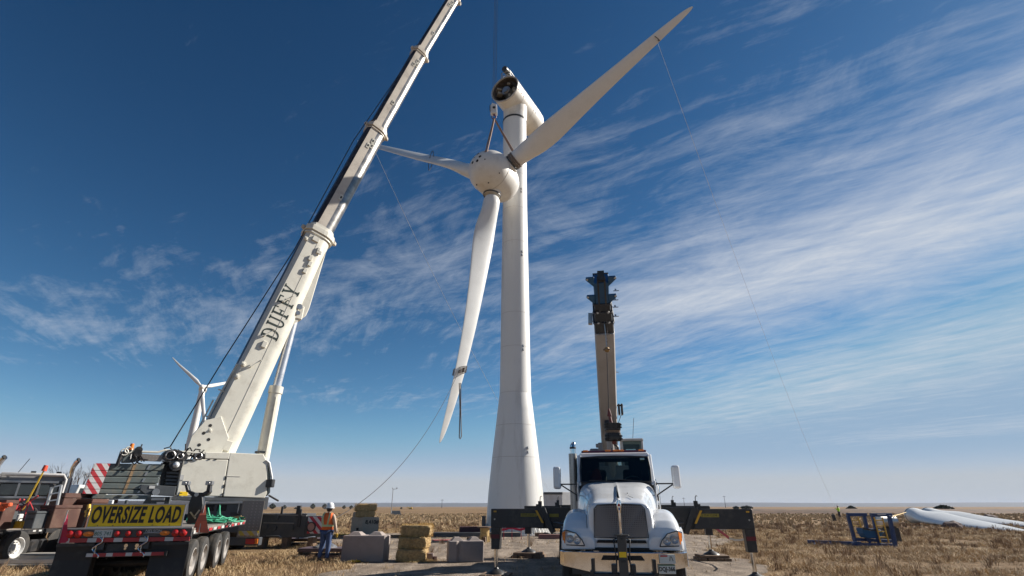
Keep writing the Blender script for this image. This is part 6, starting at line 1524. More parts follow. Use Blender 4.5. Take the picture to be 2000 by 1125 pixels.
# headlamps
for s in (-1, 1):
    f_ = (lambda P: [(s * x, y, z) for x, y, z in P])
    out_ = [(.70, .075, 1.055), (1.04, .10, 1.065), (1.115, .14, 1.10), (1.13, .17, 1.30), (1.05, .10, 1.325), (.86, .06, 1.275), (.745, .055, 1.16)]
    m = MB(); m.prism(f_(out_), (0, .10, 0)); hl_ = m.build('headlight', M['lens'], tc, bevel=.012, seg=2)
    m = MB(); m.tube(f_(out_ + [out_[0]]), .009, 6); m.build('lamp_rim', M['lensdark'], hl_, smooth=50)
    for k, (x, z) in enumerate(((.84, 1.145), (.98, 1.17))):
        m = MB(); m.lathe([(.072, 0), (.070, .012), (.052, -.004), (.03, -.01), (.005, -.012)], (s * x, .066 + .01 * k, z), (0, -1, 0), 20, caps=False); m.build('lamp_bowl', M['bowl'], hl_, smooth=50)
        m = MB(); m.sphere((s * x, .062 + .01 * k, z), .022, 10, 8); m.build('bulb', M['lens'], hl_, smooth=60)
    m = MB(); m.prism(f_([(1.075, .098, 1.09), (1.12, .145, 1.11), (1.128, .162, 1.28), (1.06, .093, 1.31)]), (0, -.012, 0)); m.build('turn_signal', M['amber'], hl_)
# bumper
m = MB()
prf = [(-1.20, .55), (-1.185, .16), (-1.10, .02), (-.62, -.08), (-.25, -.10), (.25, -.10), (.62, -.08), (1.10, .02), (1.185, .16), (1.20, .55)]
ringsb = []
for z, gx in ((.62, .97), (.63, 1.0), (.95, 1.0), (.965, .985)):
    ringsb.append([(x * gx, y + (0 if .63 <= z <= .95 else .02), z - (.0 if z > .9 else -.10 * max(0, abs(x) - .6) / .6)) for x, y in prf])
inner = []
m.loft(ringsb, caps=False, closed=False)
m.loft([ringsb[3], [(x * .93, y + .12, .965) for x, y in prf]], caps=False, closed=False)
m.loft([ringsb[0], [(x * .93, y + .12, r[2]) for (x, y), r in zip(prf, ringsb[0])]], caps=False, closed=False)
bmp = m.build('bumper', M['chrome'], tc, smooth=25)
m = MB(); m.prism([(-.40, -.112, .83), (.40, -.112, .83), (.34, -.112, .91), (-.36, -.112, .91)], (0, .02, 0)); m.build('bumper_slot', M['hole'], bmp, bevel=.004)
m = MB(); m.box((0, .15, .75), (1.9, .25, .35)); m.build('bumper_bracket', M['black'], bmp)
for x in (-.56, .56):
    m = MB(); m.box((x, -.13, .70), (.05, .08, .30)); m.prism([(x - .05, -.16, .56), (x + .05, -.16, .56), (x + .05, -.16, .62), (x - .05, -.16, .66)], (0, .08, 0)); m.build('hose_bracket', M['black'], bmp)
m = MB(); m.box((.80, -.075, .86), (.29, .01, .15), Matrix.Rotation(R(10), 3, 'Z')); st_ = m.build('paper_sticker', M['plate'], bmp)
m = MB(); m.box((.74, -.092, .91), (.13, .008, .025), Matrix.Rotation(R(10), 3, 'Z')); m.build('sticker_band', M['redtape'], st_)
m = MB(); m.tube([(.84, -.075, .83), (.855, -.072, .90), (.875, -.07, .90), (.90, -.066, .83)], .006, 4); m.build('sticker_drawing', M['ink'], st_)
m = MB(); m.box((.775, -.088, .695), (.31, .012, .15), Matrix.Rotation(R(10), 3, 'Z')); pl2 = m.build('licence_plate', M['plate'], bmp, bevel=.004)
text('lettering', 'DQJ-366', M['ink'], .098, pl2, frame((.775, -.0965, .695), (math.cos(R(10)), math.sin(R(10)), 0), (0, 0, 1)), world=False, sx=.82, bold=.003, ext=.001)
m = MB(); m.box((.775, -.096, .763), (.30, .006, .018), Matrix.Rotation(R(10), 3, 'Z')); m.build('plate_band', M['greenink'], pl2)
# front post (pintle) with yellow label
m = MB(); m.box((0, -.20, .72), (.165, .10, 1.05)); m.box((0, -.20, 1.255), (.28, .12, .02)); fp_ = m.build('front_post', mat('post_grey', (.055, .052, .048), .5, dirt=(.2, .17, .14), dirt_amt=.35), tc, bevel=.008)
m = MB(); m.box((0, -.254, .935), (.13, .006, .09)); m.build('yellow_label', M['signyellow'], fp_)
m = MB(); m.box((0, -.26, .83), (.09, .01, .04)); m.cyl((0, -.25, 1.20), (0, -.27, 1.20), .022, n=10); m.build('latch', M['black'], fp_)
for s in (-1, 1):
    m = MB(); m.tube([(s * .09, -.17, 1.2), (s * .15, -.2, 1.18), (s * .13, -.18, 1.0), (s * .12, -.2, .8), (s * (.13 if s < 0 else .2), -.22, .6), (s * .22, -.2, .45)], .012, 6); m.build('cable', M['black'], fp_, smooth=60)
    m = MB(); m.box((s * .17, -.16, .66), (.10, .10, .22)); m.build('clamp', M['black'], fp_, bevel=.01)
m = MB(); m.box((0, -.1, .52), (1.1, .25, .22)); m.build('lower_crossbeam', M['black'], tc, bevel=.02)
# front wheels and wing flares
for s in (-1, 1):
    wheel((s * 1.02, 1.05, .53), (s, 0, 0), .53, .32, tc, M['white2'], world=False)
    m = MB(); pts = [(s * 1.20, 1.05 + .60 * math.cos(a), .62 + .72 * math.sin(a)) for a in [R(18 + 12 * k) for k in range(14)]]
    m.loft([[V(p) + V((-.05 * s, 0, 0)), V(p) + V((.03 * s, 0, 0)), V(p) + V((.03 * s, 0, .02)), V(p) + V((-.05 * s, 0, .02))] for p in pts]); m.build('wing_flare', M['white'] if s > 0 else M['blackrub'], tc, smooth=50)
    for ly in (7.6, 8.9, 10.0): wheel((s * 1.02, ly, .53), (s, 0, 0), .53, .30, tc, M['white2'], world=False)
# ---------------- cab: hollow shell
zs, zr = 2.26, 2.98
def pc(name, mb, m_=M['white'], bev=.03, parent=None, seg=2): return mb.build(name, m_, parent or tc, bevel=bev, seg=seg)
m = MB(); m.prism([(-.86, 2.50, 2.90), (.86, 2.50, 2.90), (.80, 2.58, 3.01), (-.80, 2.58, 3.01)], (0, 1.1, 0)); roof = m.build('cab_roof', M['white'], tc, bevel=.05, seg=3)
m = MB(); m.prism([(-.86, 2.40, 2.84), (.86, 2.40, 2.84), (.83, 2.52, 2.97), (-.83, 2.52, 2.97)], (0, .25, 0)); m.build('roof_brow', M['white'], roof, bevel=.03, seg=2)
m = MB(); m.box((0, 2.46, 2.995), (1.56, .06, .05)); m.build('lamp_strip', M['purple'], roof, bevel=.01)
for x in (-.68, -.14, .05, .18, .66):
    m = MB(); m.box((x, 2.42, 3.01), (.13, .06, .04)); m.build('marker_lamp', M['amber'], roof, bevel=.015, seg=2)
for s in (-1, 1):
    m = MB(); m.loft([[(s * a, b, z) for a, b in ((.80, 2.0 + dy), (.89, 2.03 + dy), (.89, 2.16 + dy), (.81, 2.14 + dy))] for z, dy in ((2.20, 0), (2.92, .44))]); pc('pillar', m, bev=.015)
    m = MB(); m.box((s * .875, 2.82, 1.70), (.05, 1.60, 1.20)); dr = pc('cab_door', m)
    m = MB(); m.box((s * .875, 3.45, 2.6), (.05, .3, .75)); pc('rear_pillar', m)
    m = MB(); m.prism([(s * .87, 2.12, 2.30), (s * .87, 3.30, 2.30), (s * .87, 3.30, 2.88), (s * .87, 2.50, 2.88)], (s * .01, 0, 0)); m.build('side_window', M['sideglass'] if 'sideglass' in M else M['glass'], tc)
    m = MB(); m.box((s * .92, 2.6, 2.2), (.04, .16, .04)); m.build('door_handle', M['black'], dr)
m = MB(); m.box((0, 3.6, 1.7), (1.7, .06, 1.2)); m.box((-.62, 3.6, 2.62), (.48, .06, .72)); m.box((.62, 3.6, 2.62), (.48, .06, .72)); m.box((0, 3.6, 2.90), (.8, .06, .14)); m.box((0, 3.6, 2.34), (.8, .06, .10)); pc('cab_rear_wall', m, M['dkint'] if 'dkint' in M else mat('cab_trim', (.035, .035, .038), .8), 0)
m = MB(); m.box((0, 2.30, 2.16), (1.66, .55, .22)); m.box((0, 2.9, 1.2), (1.66, 1.4, .1)); pc('dashboard', m, bpy.data.materials['cab_trim'], .04)
m = MB(); m.box((0, 2.06, 2.22), (1.60, .10, .10)); pc('cowl', m, M['black'], .02)
for x, s in ((-.45, 1), (.45, 1)):
    m = MB(); m.box((x, 3.1, 1.75), (.5, .5, .2)); m.box((x, 3.35, 2.2), (.48, .14, .85)); pc('seat', m, bpy.data.materials['cab_trim'], .06)
m = MB(); m.tube([(.42 + .20 * math.cos(a), 2.62 + .10 * math.sin(a), 2.33 + .10 * math.sin(a)) for a in [k * PI / 10 for k in range(21)]], .016, 6); m.build('steering_wheel', mat('wheel_rim_grey', (.3, .28, .26), .5), tc, smooth=50)
gm_ = bpy.data.materials.new('windscreen_glass'); gm_.use_nodes = True; t_ = gm_.node_tree; t_.nodes.clear()
o_ = t_.nodes.new('ShaderNodeOutputMaterial'); mx_ = t_.nodes.new('ShaderNodeMixShader'); tp_ = t_.nodes.new('ShaderNodeBsdfTransparent'); tp_.inputs[0].default_value = (.50, .58, .56, 1)
gl_ = t_.nodes.new('ShaderNodeBsdfGlossy'); gl_.inputs['Roughness'].default_value = .03; fr_ = t_.nodes.new('ShaderNodeFresnel'); fr_.inputs[0].default_value = 1.45
t_.links.new(fr_.outputs[0], mx_.inputs[0]); t_.links.new(tp_.outputs[0], mx_.inputs[1]); t_.links.new(gl_.outputs[0], mx_.inputs[2]); t_.links.new(mx_.outputs[0], o_.inputs[0])
M['wglass'] = gm_
m = MB(); rings = []
for i in range(9):
    x = -1 + 2 * i / 8; bow = .05 * (1 - x * x)
    rings.append([(x * .80, 2.02 - bow, 2.285), (x * .80, 2.40 - bow, 2.855), (x * .80, 2.408 - bow, 2.855), (x * .80, 2.028 - bow, 2.285)])
m.loft(rings); ws_ = m.build('windscreen', gm_, tc, smooth=40)
m = MB(); P = [(-.80, 2.015, 2.28), (-.40, 1.985, 2.275), (0, 1.965, 2.27), (.40, 1.985, 2.275), (.80, 2.015, 2.28), (.815, 2.2, 2.57), (.80, 2.39, 2.85), (.4, 2.36, 2.865), (0, 2.345, 2.87), (-.4, 2.36, 2.865), (-.80, 2.39, 2.85), (-.815, 2.2, 2.57), (-.80, 2.015, 2.28)]; m.tube(P, .022, 6); m.build('window_seal', M['black'], ws_, smooth=50)
for a, b in (((-.05, 1.955, 2.28), (-.62, 2.01, 2.315)), ((.62, 1.99, 2.28), (.06, 1.98, 2.33))):
    m = MB(); m.bar(a, b, .02, .015); m.build('wiper', M['black'], ws_)
m = MB(); m.box((.66, 2.31, 2.80), (.10, .008, .05), Matrix.Rotation(R(-34), 3, 'X')); m.build('sticker', mat('pale_green_sticker', (.35, .5, .45), .5), ws_)
jk = MB(); jk.loft([[(-.50 + a * .11 * math.cos(q) + b, 3.0 + .08 * math.sin(q), z) for q in [k * PI / 5 for k in range(10)]] for z, a, b in ((2.0, 1.5, -.02), (2.25, 1.5, 0), (2.45, 1.3, .03), (2.58, .8, .05), (2.63, .2, .05))])
tag(jk.build('hi_vis_jacket', mat('red_orange_jacket', (.75, .07, .03), .7), smooth=60), 'red orange jacket hanging on the passenger seat inside the truck cab', 'jacket')
jk_o = [o for o in COL.objects if o.name.startswith('hi_vis_jacket')][0]; jk_o.matrix_world = wmat(tc)
# mirrors
for s in (-1, 1):
    cx = s * 1.37; m = MB(); m.box((cx, 2.10, 2.38), (.175, .22, .50)); mr_ = m.build('mirror', M['white'], tc, bevel=.05, seg=3)
    m = MB(); m.box((cx, 2.215, 2.38), (.14, .01, .44)); m.build('mirror_glass', M['chrome'], mr_)
    m = MB(); m.bar((s * .86, 2.12, 2.235), (cx - s * .06, 2.10, 2.235), .03, .03); m.bar((s * .86, 2.12, 1.96), (cx - s * .06, 2.10, 2.235), .03, .03); m.box((s * .88, 2.12, 2.235), (.10, .08, .06)); m.box((s * .88, 2.12, 1.93), (.11, .08, .12)); m.build('mirror_arm', M['black'], mr_)
# exhaust
m = MB(); m.tube([(-1.02, 3.0, 1.6), (-1.02, 3.0, 3.12), (-1.02, 3.0, 3.20), (-1.00, 3.06, 3.27)], [.072, .072, .072, .05], 16); ex = m.build('exhaust_stack', M['chrome'], tc, smooth=45)
m = MB(); m.cyl((-1.03, 2.98, 1.25), (-1.03, 2.98, 3.0), .105, n=24); m.build('heat_shield', M['perf'], ex, smooth=45)
m = MB(); m.lathe([(.08, 0), (.082, .01), (.082, .04), (.08, .05)], (-1.02, 3.0, 3.12)); m.build('pipe_clamp', M['black'], ex)
m = MB(); m.tube([(1.0, 2.9, 1.3), (1.03, 2.9, 2.2), (.96, 2.9, 2.36), (.9, 2.9, 2.3)], .018, 6); m.tube([(1.03, 3.1, 1.3), (1.05, 3.1, 2.1)], .018, 6); m.build('grab_rail', M['chrome'], tc, smooth=50)
m = MB(); m.cyl((-.95, 2.9, 1.0), (-.95, 2.9, 1.9), .04); m.box((1.0, 2.9, 1.0), (.3, .8, .6)); m.box((-1.0, 3.2, 1.0), (.3, .8, .6)); m.build('side_tank', M['steel'], tc, bevel=.05)
# ---------------- crane bed, outriggers
m = MB(); m.box((0, 7.6, 1.25), (2.3, 8.0, .55)); m.box((0, 5.0, .85), (.9, 9, .3)); m.build('crane_bed', M['black'], tc, bevel=.02)
def outrig(ly, zt_, zb_, half, legz, footz, padz, front):
    for s in (-1, 1):
        m = MB(); m.box((s * 1.15, ly + .14, (zt_ + zb_) / 2 + .01), (2.1, .42, zt_ - zb_ + .05)); m.build('outrigger_box', M['black'], tc, bevel=.012)
        m = MB(); m.box((s * (half + 2.0) / 2, ly, (zt_ + zb_) / 2), (half - 2.0, .34, zt_ - zb_)); be = m.build('outrigger_beam', M['black'], tc, bevel=.012)
        m = MB(); m.loft([[(s * half - s * .0, ly - .17, zt_ - .02), (s * (half - .27), ly - .17, zt_ - .02), (s * (half - .27), ly + .17, zt_ - .02), (s * half, ly + .17, zt_ - .02)], [(s * (half - .015), ly - .15, legz), (s * (half - .25), ly - .15, legz), (s * (half - .25), ly + .15, legz), (s * (half - .015), ly + .15, legz)]]); m.build('jack_housing', M['black'], be, bevel=.01)
        xj = s * (half - .13)
        m = MB(); m.cyl((xj, ly, footz), (xj, ly, legz), .05, n=18); m.build('jack_ram', M['chrome'], be, smooth=40)
        m = MB(); m.lathe([(.28, padz), (.26, padz + .03), (.08, padz + .12), (.06, padz + .16)], (xj, ly, 0), n=20); m.build('jack_foot', M['black'], be, smooth=30)
        if front:
            m = MB(); x_ = s * 2.12; m.prism([(x_ - s * .16, ly - .19, zt_ + .03), (x_ + s * .02, ly - .19, zt_ + .03), (x_ - s * .30, ly - .19, zb_ - .14), (x_ - s * .42, ly - .19, zb_ - .10)] if s > 0 else [(x_ - s * .16, ly - .19, zt_ + .03), (x_ + s * .02, ly - .19, zt_ + .03), (x_ - s * .30, ly - .19, zb_ - .14), (x_ - s * .42, ly - .19, zb_ - .10)], (0, .36, 0)); m.build('slide_bracket', M['black'], be, bevel=.01)
            m = MB(); m.prism([(x_ + s * .06, ly - .178, zt_ - .04), (x_ + s * .12, ly - .178, zt_ - .04), (x_ - s * .06, ly - .178, zb_ + .13), (x_ - s * .12, ly - .178, zb_ + .13)], (0, -.006, 0)); m.build('yellow_mark', mat('label_yellow', (.62, .33, .02), .5) if 'label_yellow' not in bpy.data.materials else bpy.data.materials['label_yellow'], be)
            lx = s * 2.44; m = MB(); m.box((lx, ly - .174, zt_ - .16), (.42, .006, .085)); lb_ = m.build('warning_label', mat('label_olive', (.26, .21, .03), .6) if 'label_olive' not in bpy.data.materials else bpy.data.materials['label_olive'], be)
            m = MB(); ax_ = s * 2.22; m.add([(ax_, ly - .18, zt_ - .16 + .05), (ax_, ly - .18, zt_ - .16 - .05), (ax_ - s * .07, ly - .18, zt_ - .16), (ax_, ly - .176, zt_ - .11), (ax_, ly - .176, zt_ - .21), (ax_ - s * .07, ly - .176, zt_ - .16)], [(0, 1, 2), (3, 4, 5), (0, 2, 5, 3), (1, 2, 5, 4)]); m.build('arrow_mark', bpy.data.materials['label_olive'], lb_)
            text('lettering', 'STAY CLEAR', M['ink'], .075, lb_, frame((lx, ly - .179, zt_ - .16), (1, 0, 0), (0, 0, 1)), world=False, sx=.8, ext=.001)
            if s < 0:
                m = MB(); m.box((s * 1.72, ly - .10, zt_ - .17), (.26, .006, .085)); m.build('warning_label', bpy.data.materials['label_olive'], be)
            m = MB(); m.box((s * (half - .12), ly - .176, zt_ - .07), (.08, .006, .04)); m.build('yellow_mark', bpy.data.materials['label_yellow'], be)
            m = MB(); m.box((s * (half - .13), ly - .168, .98), (.235, .004, .10)); m.build('red_band', mat('dark_red_band', (.13, .015, .02), .6) if 'dark_red_band' not in bpy.data.materials else bpy.data.materials['dark_red_band'], be)
            m = MB(); m.cyl((s * (half - .11), ly - .17, 1.42), (s * (half - .11), ly - .19, 1.42), .022, n=10); m.build('pin', M['steel'], be)
            m = MB(); m.tube([(s * .95, ly - .1, zt_ - .4), (s * 1.5, ly - .09, zt_ - .38), (s * 1.75, ly - .08, zt_ - .34), (s * 1.6, ly - .09, zt_ - .28)], .02, 6); m.build('hose_loop', M['steel'], be, smooth=50)
        x_ = s * 2.12
        m = MB(); m.box((x_, ly, zt_ + .10), (.10, .10, .2)); m.box((x_ + s * .06, ly, zt_ + .06), (.1, .12, .12)); m.tube([(x_, ly, zt_ + .2), (x_ + .01, ly, zt_ + .30), (x_ + .04, ly, zt_ + .34), (x_ + .06, ly, zt_ + .31)], .012, 5); m.build('lock_pin', M['black'], be)
outrig(4.8, 1.69, 1.20, 3.50, .66, .12, .05, True)
outrig(10.5, 1.77, 1.35, 3.40, .80, .24, .18, False)
for s in (-1, 1):
    w_ = wmat(tc) @ V((s * 3.27, 10.5, 0)); t = thing('wood_cribbing', f'stacked wood cribbing under the rear {"left" if s < 0 else "right"} outrigger foot of the truck crane', 'cribbing', w_, R(-9.75 + 4 * s))
    for k in range(4): m = MB(); m.box((-.42 + k * .28, 0, .045), (.25, 1.0, .09), Matrix.Rotation(R(rnd.uniform(-3, 3)), 3, 'Z')); m.build('plank', M['plank'], t, bevel=.01)
    for k in range(4): m = MB(); m.box((0, -.34 + k * .23, .135), (1.0, .20, .085), Matrix.Rotation(R(rnd.uniform(-3, 3)), 3, 'Z')); m.build('plank', M['plank'], t, bevel=.01)
    w_ = wmat(tc) @ V((s * 3.37, 4.8, 0)); t = thing('outrigger_mat', f'wood mat under the front {"left" if s < 0 else "right"} outrigger foot of the truck crane', 'mat', w_, R(-9.75))
    for k in range(4): m = MB(); m.box((-.3 + k * .2, 0, .025), (.18, .8, .05)); m.build('plank', M['plank'], t, bevel=.006)
# ---------------- crane upper works
m = MB(); m.cyl((.0, 8.6, 1.5), (.0, 8.6, 2.0), .75, n=32); m.build('slew_ring', M['black'], tc, smooth=40)
tan = M['bolttan']
m = MB(); m.box((0, 9.4, 2.5), (1.1, 2.6, 1.1)); m.box((-.5, 9.0, 3.2), (.5, 1.2, .9)); up_ = m.build('turret', mat('grey_turret', (.30, .29, .29), .5, dirt=DUST, dirt_amt=.3), tc, bevel=.04)
m = MB(); m.box((-.36, 8.2, 3.62), (.16, .3, .38)); m.box((-.46, 8.2, 3.72), (.12, .2, .12)); m.box((-.62, 8.4, 3.45), (.26, .3, .22)); m.build('hydraulic_valve', up_.data.materials[0], up_, bevel=.02)
# operator cab
a, b = tl(1211, 857, 8.3), tl(1258, 884, 8.3)
xa_, xb_, zt_ = a.x, b.x, a.z
m = MB(); z_ = zt_ - 1.35
for x in (xa_ + .05, xb_ - .04): m.box((x, 8.35, (zt_ + z_) / 2), (.08, .08, zt_ - z_)); m.box((x, 9.4, (zt_ + z_) / 2), (.08, .08, zt_ - z_))
m.box(((xa_ + xb_) / 2, 8.85, zt_ - .04), (xb_ - xa_, 1.2, .09)); m.box(((xa_ + xb_) / 2, 8.85, z_), (xb_ - xa_, 1.2, .5)); m.box((xb_ - .04, 8.85, z_ + .3), (.06, 1.1, .4))
oc_ = m.build('crane_cab', mat('cab_offwhite', (.50, .50, .50), .4, dirt=DUST, dirt_amt=.2), tc, bevel=.03, seg=2)
m = MB(); m.box(((xa_ + xb_) / 2, 8.33, (zt_ + z_) / 2), (xb_ - xa_ - .14, .012, zt_ - z_ - .12)); m.build('cab_window', M['wglass'], oc_)
m = MB(); m.box(((xa_ + xb_) / 2, 9.4, (zt_ + z_) / 2 + .55), (xb_ - xa_ - .1, .04, .25)); m.box((xa_ + .12, 9.4, (zt_ + z_) / 2), (.18, .04, 1.2)); m.box((xb_ - .12, 9.4, (zt_ + z_) / 2), (.18, .04, 1.2)); m.box(((xa_ + xb_) / 2, 9.1, z_ + .35), (.45, .15, .7)); m.build('cab_lining', bpy.data.materials['cab_trim'], oc_)
m = MB(); m.box(((xa_ + xb_) / 2, 8.31, zt_ - .05), (xb_ - xa_ + .02, .03, .07)); m.build('cab_brow', M['purple'], oc_)
m = MB(); m.tube([(xa_ + .45, 8.6, zt_), (xa_ + .55, 8.6, zt_ + .75)], .008, 4); m.build('antenna', M['black'], oc_)
# boom: foot behind, head toward the camera
F0 = tl(1192, 905, 9.6); F1 = tl(1180, 640, 4.9); F2 = tl(1174.5, 572, 4.05); F3 = tl(1173, 538, 3.65)
bx = (F1 - F0).normalized(); bs_ = V((1, 0, 0)); bs_ = (bs_ - bx * bs_.dot(bx)).normalized(); bu = bx.cross(bs_).normalized()
if bu.z > 0: bu = -bu    # toward the belly
def bring(c, hw, hd, ch=.12): return [c + bs_ * x * hw + bu * y * hd for x, y in ((-1, -1), (1, -1), (1, 1 - ch * 2), (1 - ch, 1), (-1 + ch, 1), (-1, 1 - ch * 2))]
m = MB(); m.loft([bring(F0, .27, .34), bring(F0.lerp(F1, .5), .30, .42), bring(F1, .31, .38)]); bo = m.build('boom_section', tan, tc, bevel=.012)
m = MB(); m.bar(F0.lerp(F1, .38) + bu * .43 - bs_ * .16, F0.lerp(F1, .52) + bu * .41 - bs_ * .27, .03, .03, bu); m.bar(F0.lerp(F1, .38) + bu * .43 + bs_ * .16, F0.lerp(F1, .52) + bu * .41 + bs_ * .27, .03, .03, bu); m.build('weld_rib', tan, bo)
m = MB(); P0 = F0.lerp(F1, .34) + bu * .42; m.prism([P0 - bs_ * .14, P0 + bs_ * .14, P0 + bs_ * .09 + bu * .35 - bx * .2, P0 - bs_ * .09 + bu * .35 - bx * .2], bx * .5); m.build('cylinder_lug', M['black'], bo, bevel=.02)
CF = V((.02, 8.3, 2.5)); m = MB(); m.cyl(CF, P0 + bu * .2, .12, n=20); m.build('lift_cylinder', tan, tc, smooth=40)
fx = F2 - F1
for t0, t1, hw in ((0, .30, .30), (.32, .58, .275), (.6, .8, .25)):
    m = MB(); m.loft([bring(F1 + fx * t0, hw, hw * 1.1), bring(F1 + fx * t1, hw, hw * 1.1)]); se = m.build('nested_section', M['black'], bo, bevel=.012)
    m = MB(); m.loft([bring(F1 + fx * (t1 - .04), hw + .03, hw * 1.1 + .03), bring(F1 + fx * (t1 + .02), hw + .03, hw * 1.1 + .03)]); m.build('section_collar', mat('dark_collar', (.045, .045, .05), .5) if 'dark_collar' not in bpy.data.materials else bpy.data.materials['dark_collar'], se, bevel=.01)
    for s in (-1, 1): m = MB(); m.cyl(F1 + fx * t0 + bs_ * s * .16 + bu * (hw * 1.1), F1 + fx * t0 + bs_ * s * .16 + bu * (hw * 1.1 + .07), .035, n=10); m.build('wear_pad_bolt', M['steel'], se)
m = MB(); m.loft([bring(F1 + fx * .8, .22, .26), bring(F3 - bx * .1, .24, .30)]); hd_ = m.build('boom_head', M['bluehead'], bo, bevel=.01)
for c in (F3 - bx * .02, F1 + fx * .98):
    for s in (-1, 1):
        m = MB(); m.prism([c + bs_ * s * .20 + bu * .2 + bx * .10, c + bs_ * s * .44 + bu * .2 + bx * .10, c + bs_ * s * .46 + bu * .2 + bx * .03, c + bs_ * s * .22 + bu * .2 - bx * .22], bu * .08); ear = m.build('head_ear', M['bluehead'], hd_, bevel=.01)
        m = MB(); m.cyl(c + bs_ * s * .41 + bu * .27 + bx * .055, c + bs_ * s * .41 + bu * .30 + bx * .055, .03, n=12); m.build('pin_hole', M['whitetape'], ear)
m = MB()
for s in (-.1, .1): m.bar(F1 + fx * .25 + bs_ * s + bu * .36, F3 + bs_ * s + bu * .36 + bx * .15, .05, .05, bu)
m.bar(F3 - bs_ * .24 + bu * .3 + bx * .22, F3 + bs_ * .22 + bu * .3 + bx * .22, .03, .03); m.box(F3 + bu * .3 + bx * .12, (.2, .2, .3)); m.build('rope_guide', M['black'], hd_)
for q, t_ in ((1204, 568), (1203, 586), (1203, 600), (1204, 618), (1204, 727)):
    ly_ = 3.7 + (t_ - 540) / 100 * 1.25 if t_ < 650 else 6.3
    c = tl(q - 3, t_, ly_); m = MB(); m.bar(c - bs_ * .05, c + bs_ * .12, .025, .02); m.box(c + bs_ * .02 + V((0, 0, .04)), (.05, .03, .05)); m.build('cable_bracket', M['steel'], bo)
c = tl(1153, 623, 4.7); m = MB(); m.box(c, (.13, .16, .36), Matrix.Rotation(R(3), 3, 'Y')); m.bar(c + V((.05, 0, .1)), c + V((.18, 0, .1)), .03, .03); m.bar(c + V((.05, 0, -.08)), c + V((.18, 0, -.08)), .03, .03); m.build('length_indicator', M['steel'], bo, bevel=.03, seg=2)
c = tl(1209, 800, 7.6); m = MB()
for k in range(3): m.box(c + V((-.10 + k * .10, 0, 0)), (.07, .3, .36))
m.bar(c + V((-.25, 0, .14)), c + V((.15, 0, .14)), .05, .05); m.build('swingaway_lug', M['black'], bo, bevel=.015)
m = MB(); m.tube([c + V((.06, 0, -.18)), c + V((-.10, 0, -.55))], .01, 4); m.build('cable', M['black'], bo)
# suspended gear
HP = wmat(tc) @ tl(1184, 640, 4.45)
def at_like(px, py): return onplane(px, py, HP, V((0, 1, 0)))
hb = thing('headache_ball', 'brass coloured headache ball hanging in front of the short boom', 'ball', at_like(1185.5, 683))
m = MB(); m.sphere((0, 0, 0), .085, 14, 10); m.build('ball_weight', mat('brass_ball', (.32, .20, .08), .45, .4, dirt=(.1, .07, .04), dirt_amt=.5), hb, smooth=60)
m = MB()
for k in range(12): m.sphere((.1 * math.cos(k * .52), .1 * math.sin(k * .52), .0), .02, 6, 5)
m.build('stud_ring', M['strap'], hb)
tp0 = wmat(hb).inverted() @ at_like(1177, 598); tp1 = wmat(hb).inverted() @ at_like(1186.5, 598)
m = MB(); m.tube([(0, 0, .05), tp0], .014, 6); m.build('rope', M['steel'], hb)
m = MB()
for k in range(26): p = V((.01, 0, .07)).lerp(tp1, k / 25); q = V((.01, 0, .07)).lerp(tp1, (k + .8) / 25); m.cyl(p, q, .017 if k % 2 else .009, n=6)
m.build('chain', M['strap'], hb)
hk2 = thing('hook_block', 'black mesh sided hook block with red shackle and steel hook above the truck roof', 'hook block', at_like(1197, 845))
L2 = lambda px, py: wmat(hk2).inverted() @ at_like(px, py)
w2 = abs(L2(1213, 845).x - L2(1181, 845).x) / 2; z1_ = L2(1197, 827).z; z0_ = L2(1197, 861).z
bm_ = grid_plate('block_mesh', (.045, .043, .042), .055, .5, .5, holes=True)
def sqr(z, k): return [(w2 * k * math.copysign(abs(math.cos(q)) ** .5, math.cos(q)), w2 * .8 * k * math.copysign(abs(math.sin(q)) ** .5, math.sin(q)), z) for q in [2 * PI * i / 24 for i in range(24)]]
zm = (z0_ + z1_) / 2
m = MB(); m.loft([sqr(z0_, .95), sqr(z0_ + .08, 1.0), sqr(zm - .03, .92)]); blk = m.build('block_cage', bm_, hk2, bevel=.008)
m = MB(); m.loft([sqr(zm + .035, .92), sqr(z1_ - .05, .98), sqr(z1_, 1.0)]); m.build('block_cage', bm_, hk2, bevel=.008)
m = MB(); m.loft([sqr(zm - .03, .86), sqr(zm + .035, .86)]); m.build('block_band', M['plank'], hk2)
for k in range(9):
    for zz in (z0_ + .04, z0_ + .12, z1_ - .05, z1_ - .12):
        q = R(-90 + (k - 4) * 20); m = MB(); c = V((w2 * 1.0 * math.copysign(abs(math.cos(q)) ** .5, math.cos(q)), w2 * .8 * math.copysign(abs(math.sin(q)) ** .5, math.sin(q)), zz)); m.box(c, (.035, .02, .035)); m.build('cage_slot', M['hole'], blk)
redp = mat('dull_red_shackle', (.14, .03, .025), .5)
m = MB(); m.cyl((-.03, 0, z1_), (-.06, 0, z1_ + .22), .055, .04, 8); m.loft([[(-.13, -.04, z1_ + .2), (.0, -.04, z1_ + .2), (.0, .04, z1_ + .2), (-.13, .04, z1_ + .2)], [(-.09, -.03, z1_ + .42), (-.05, -.03, z1_ + .42), (-.05, .03, z1_ + .42), (-.09, .03, z1_ + .42)]]); m.build('shackle', redp, hk2, bevel=.01)
m = MB(); m.lathe([(.03, z0_ - .10), (.06, z0_ - .07), (.065, z0_ - .02), (.04, z0_)], (.02, 0, 0)); m.build('swivel', redp, hk2, smooth=40)
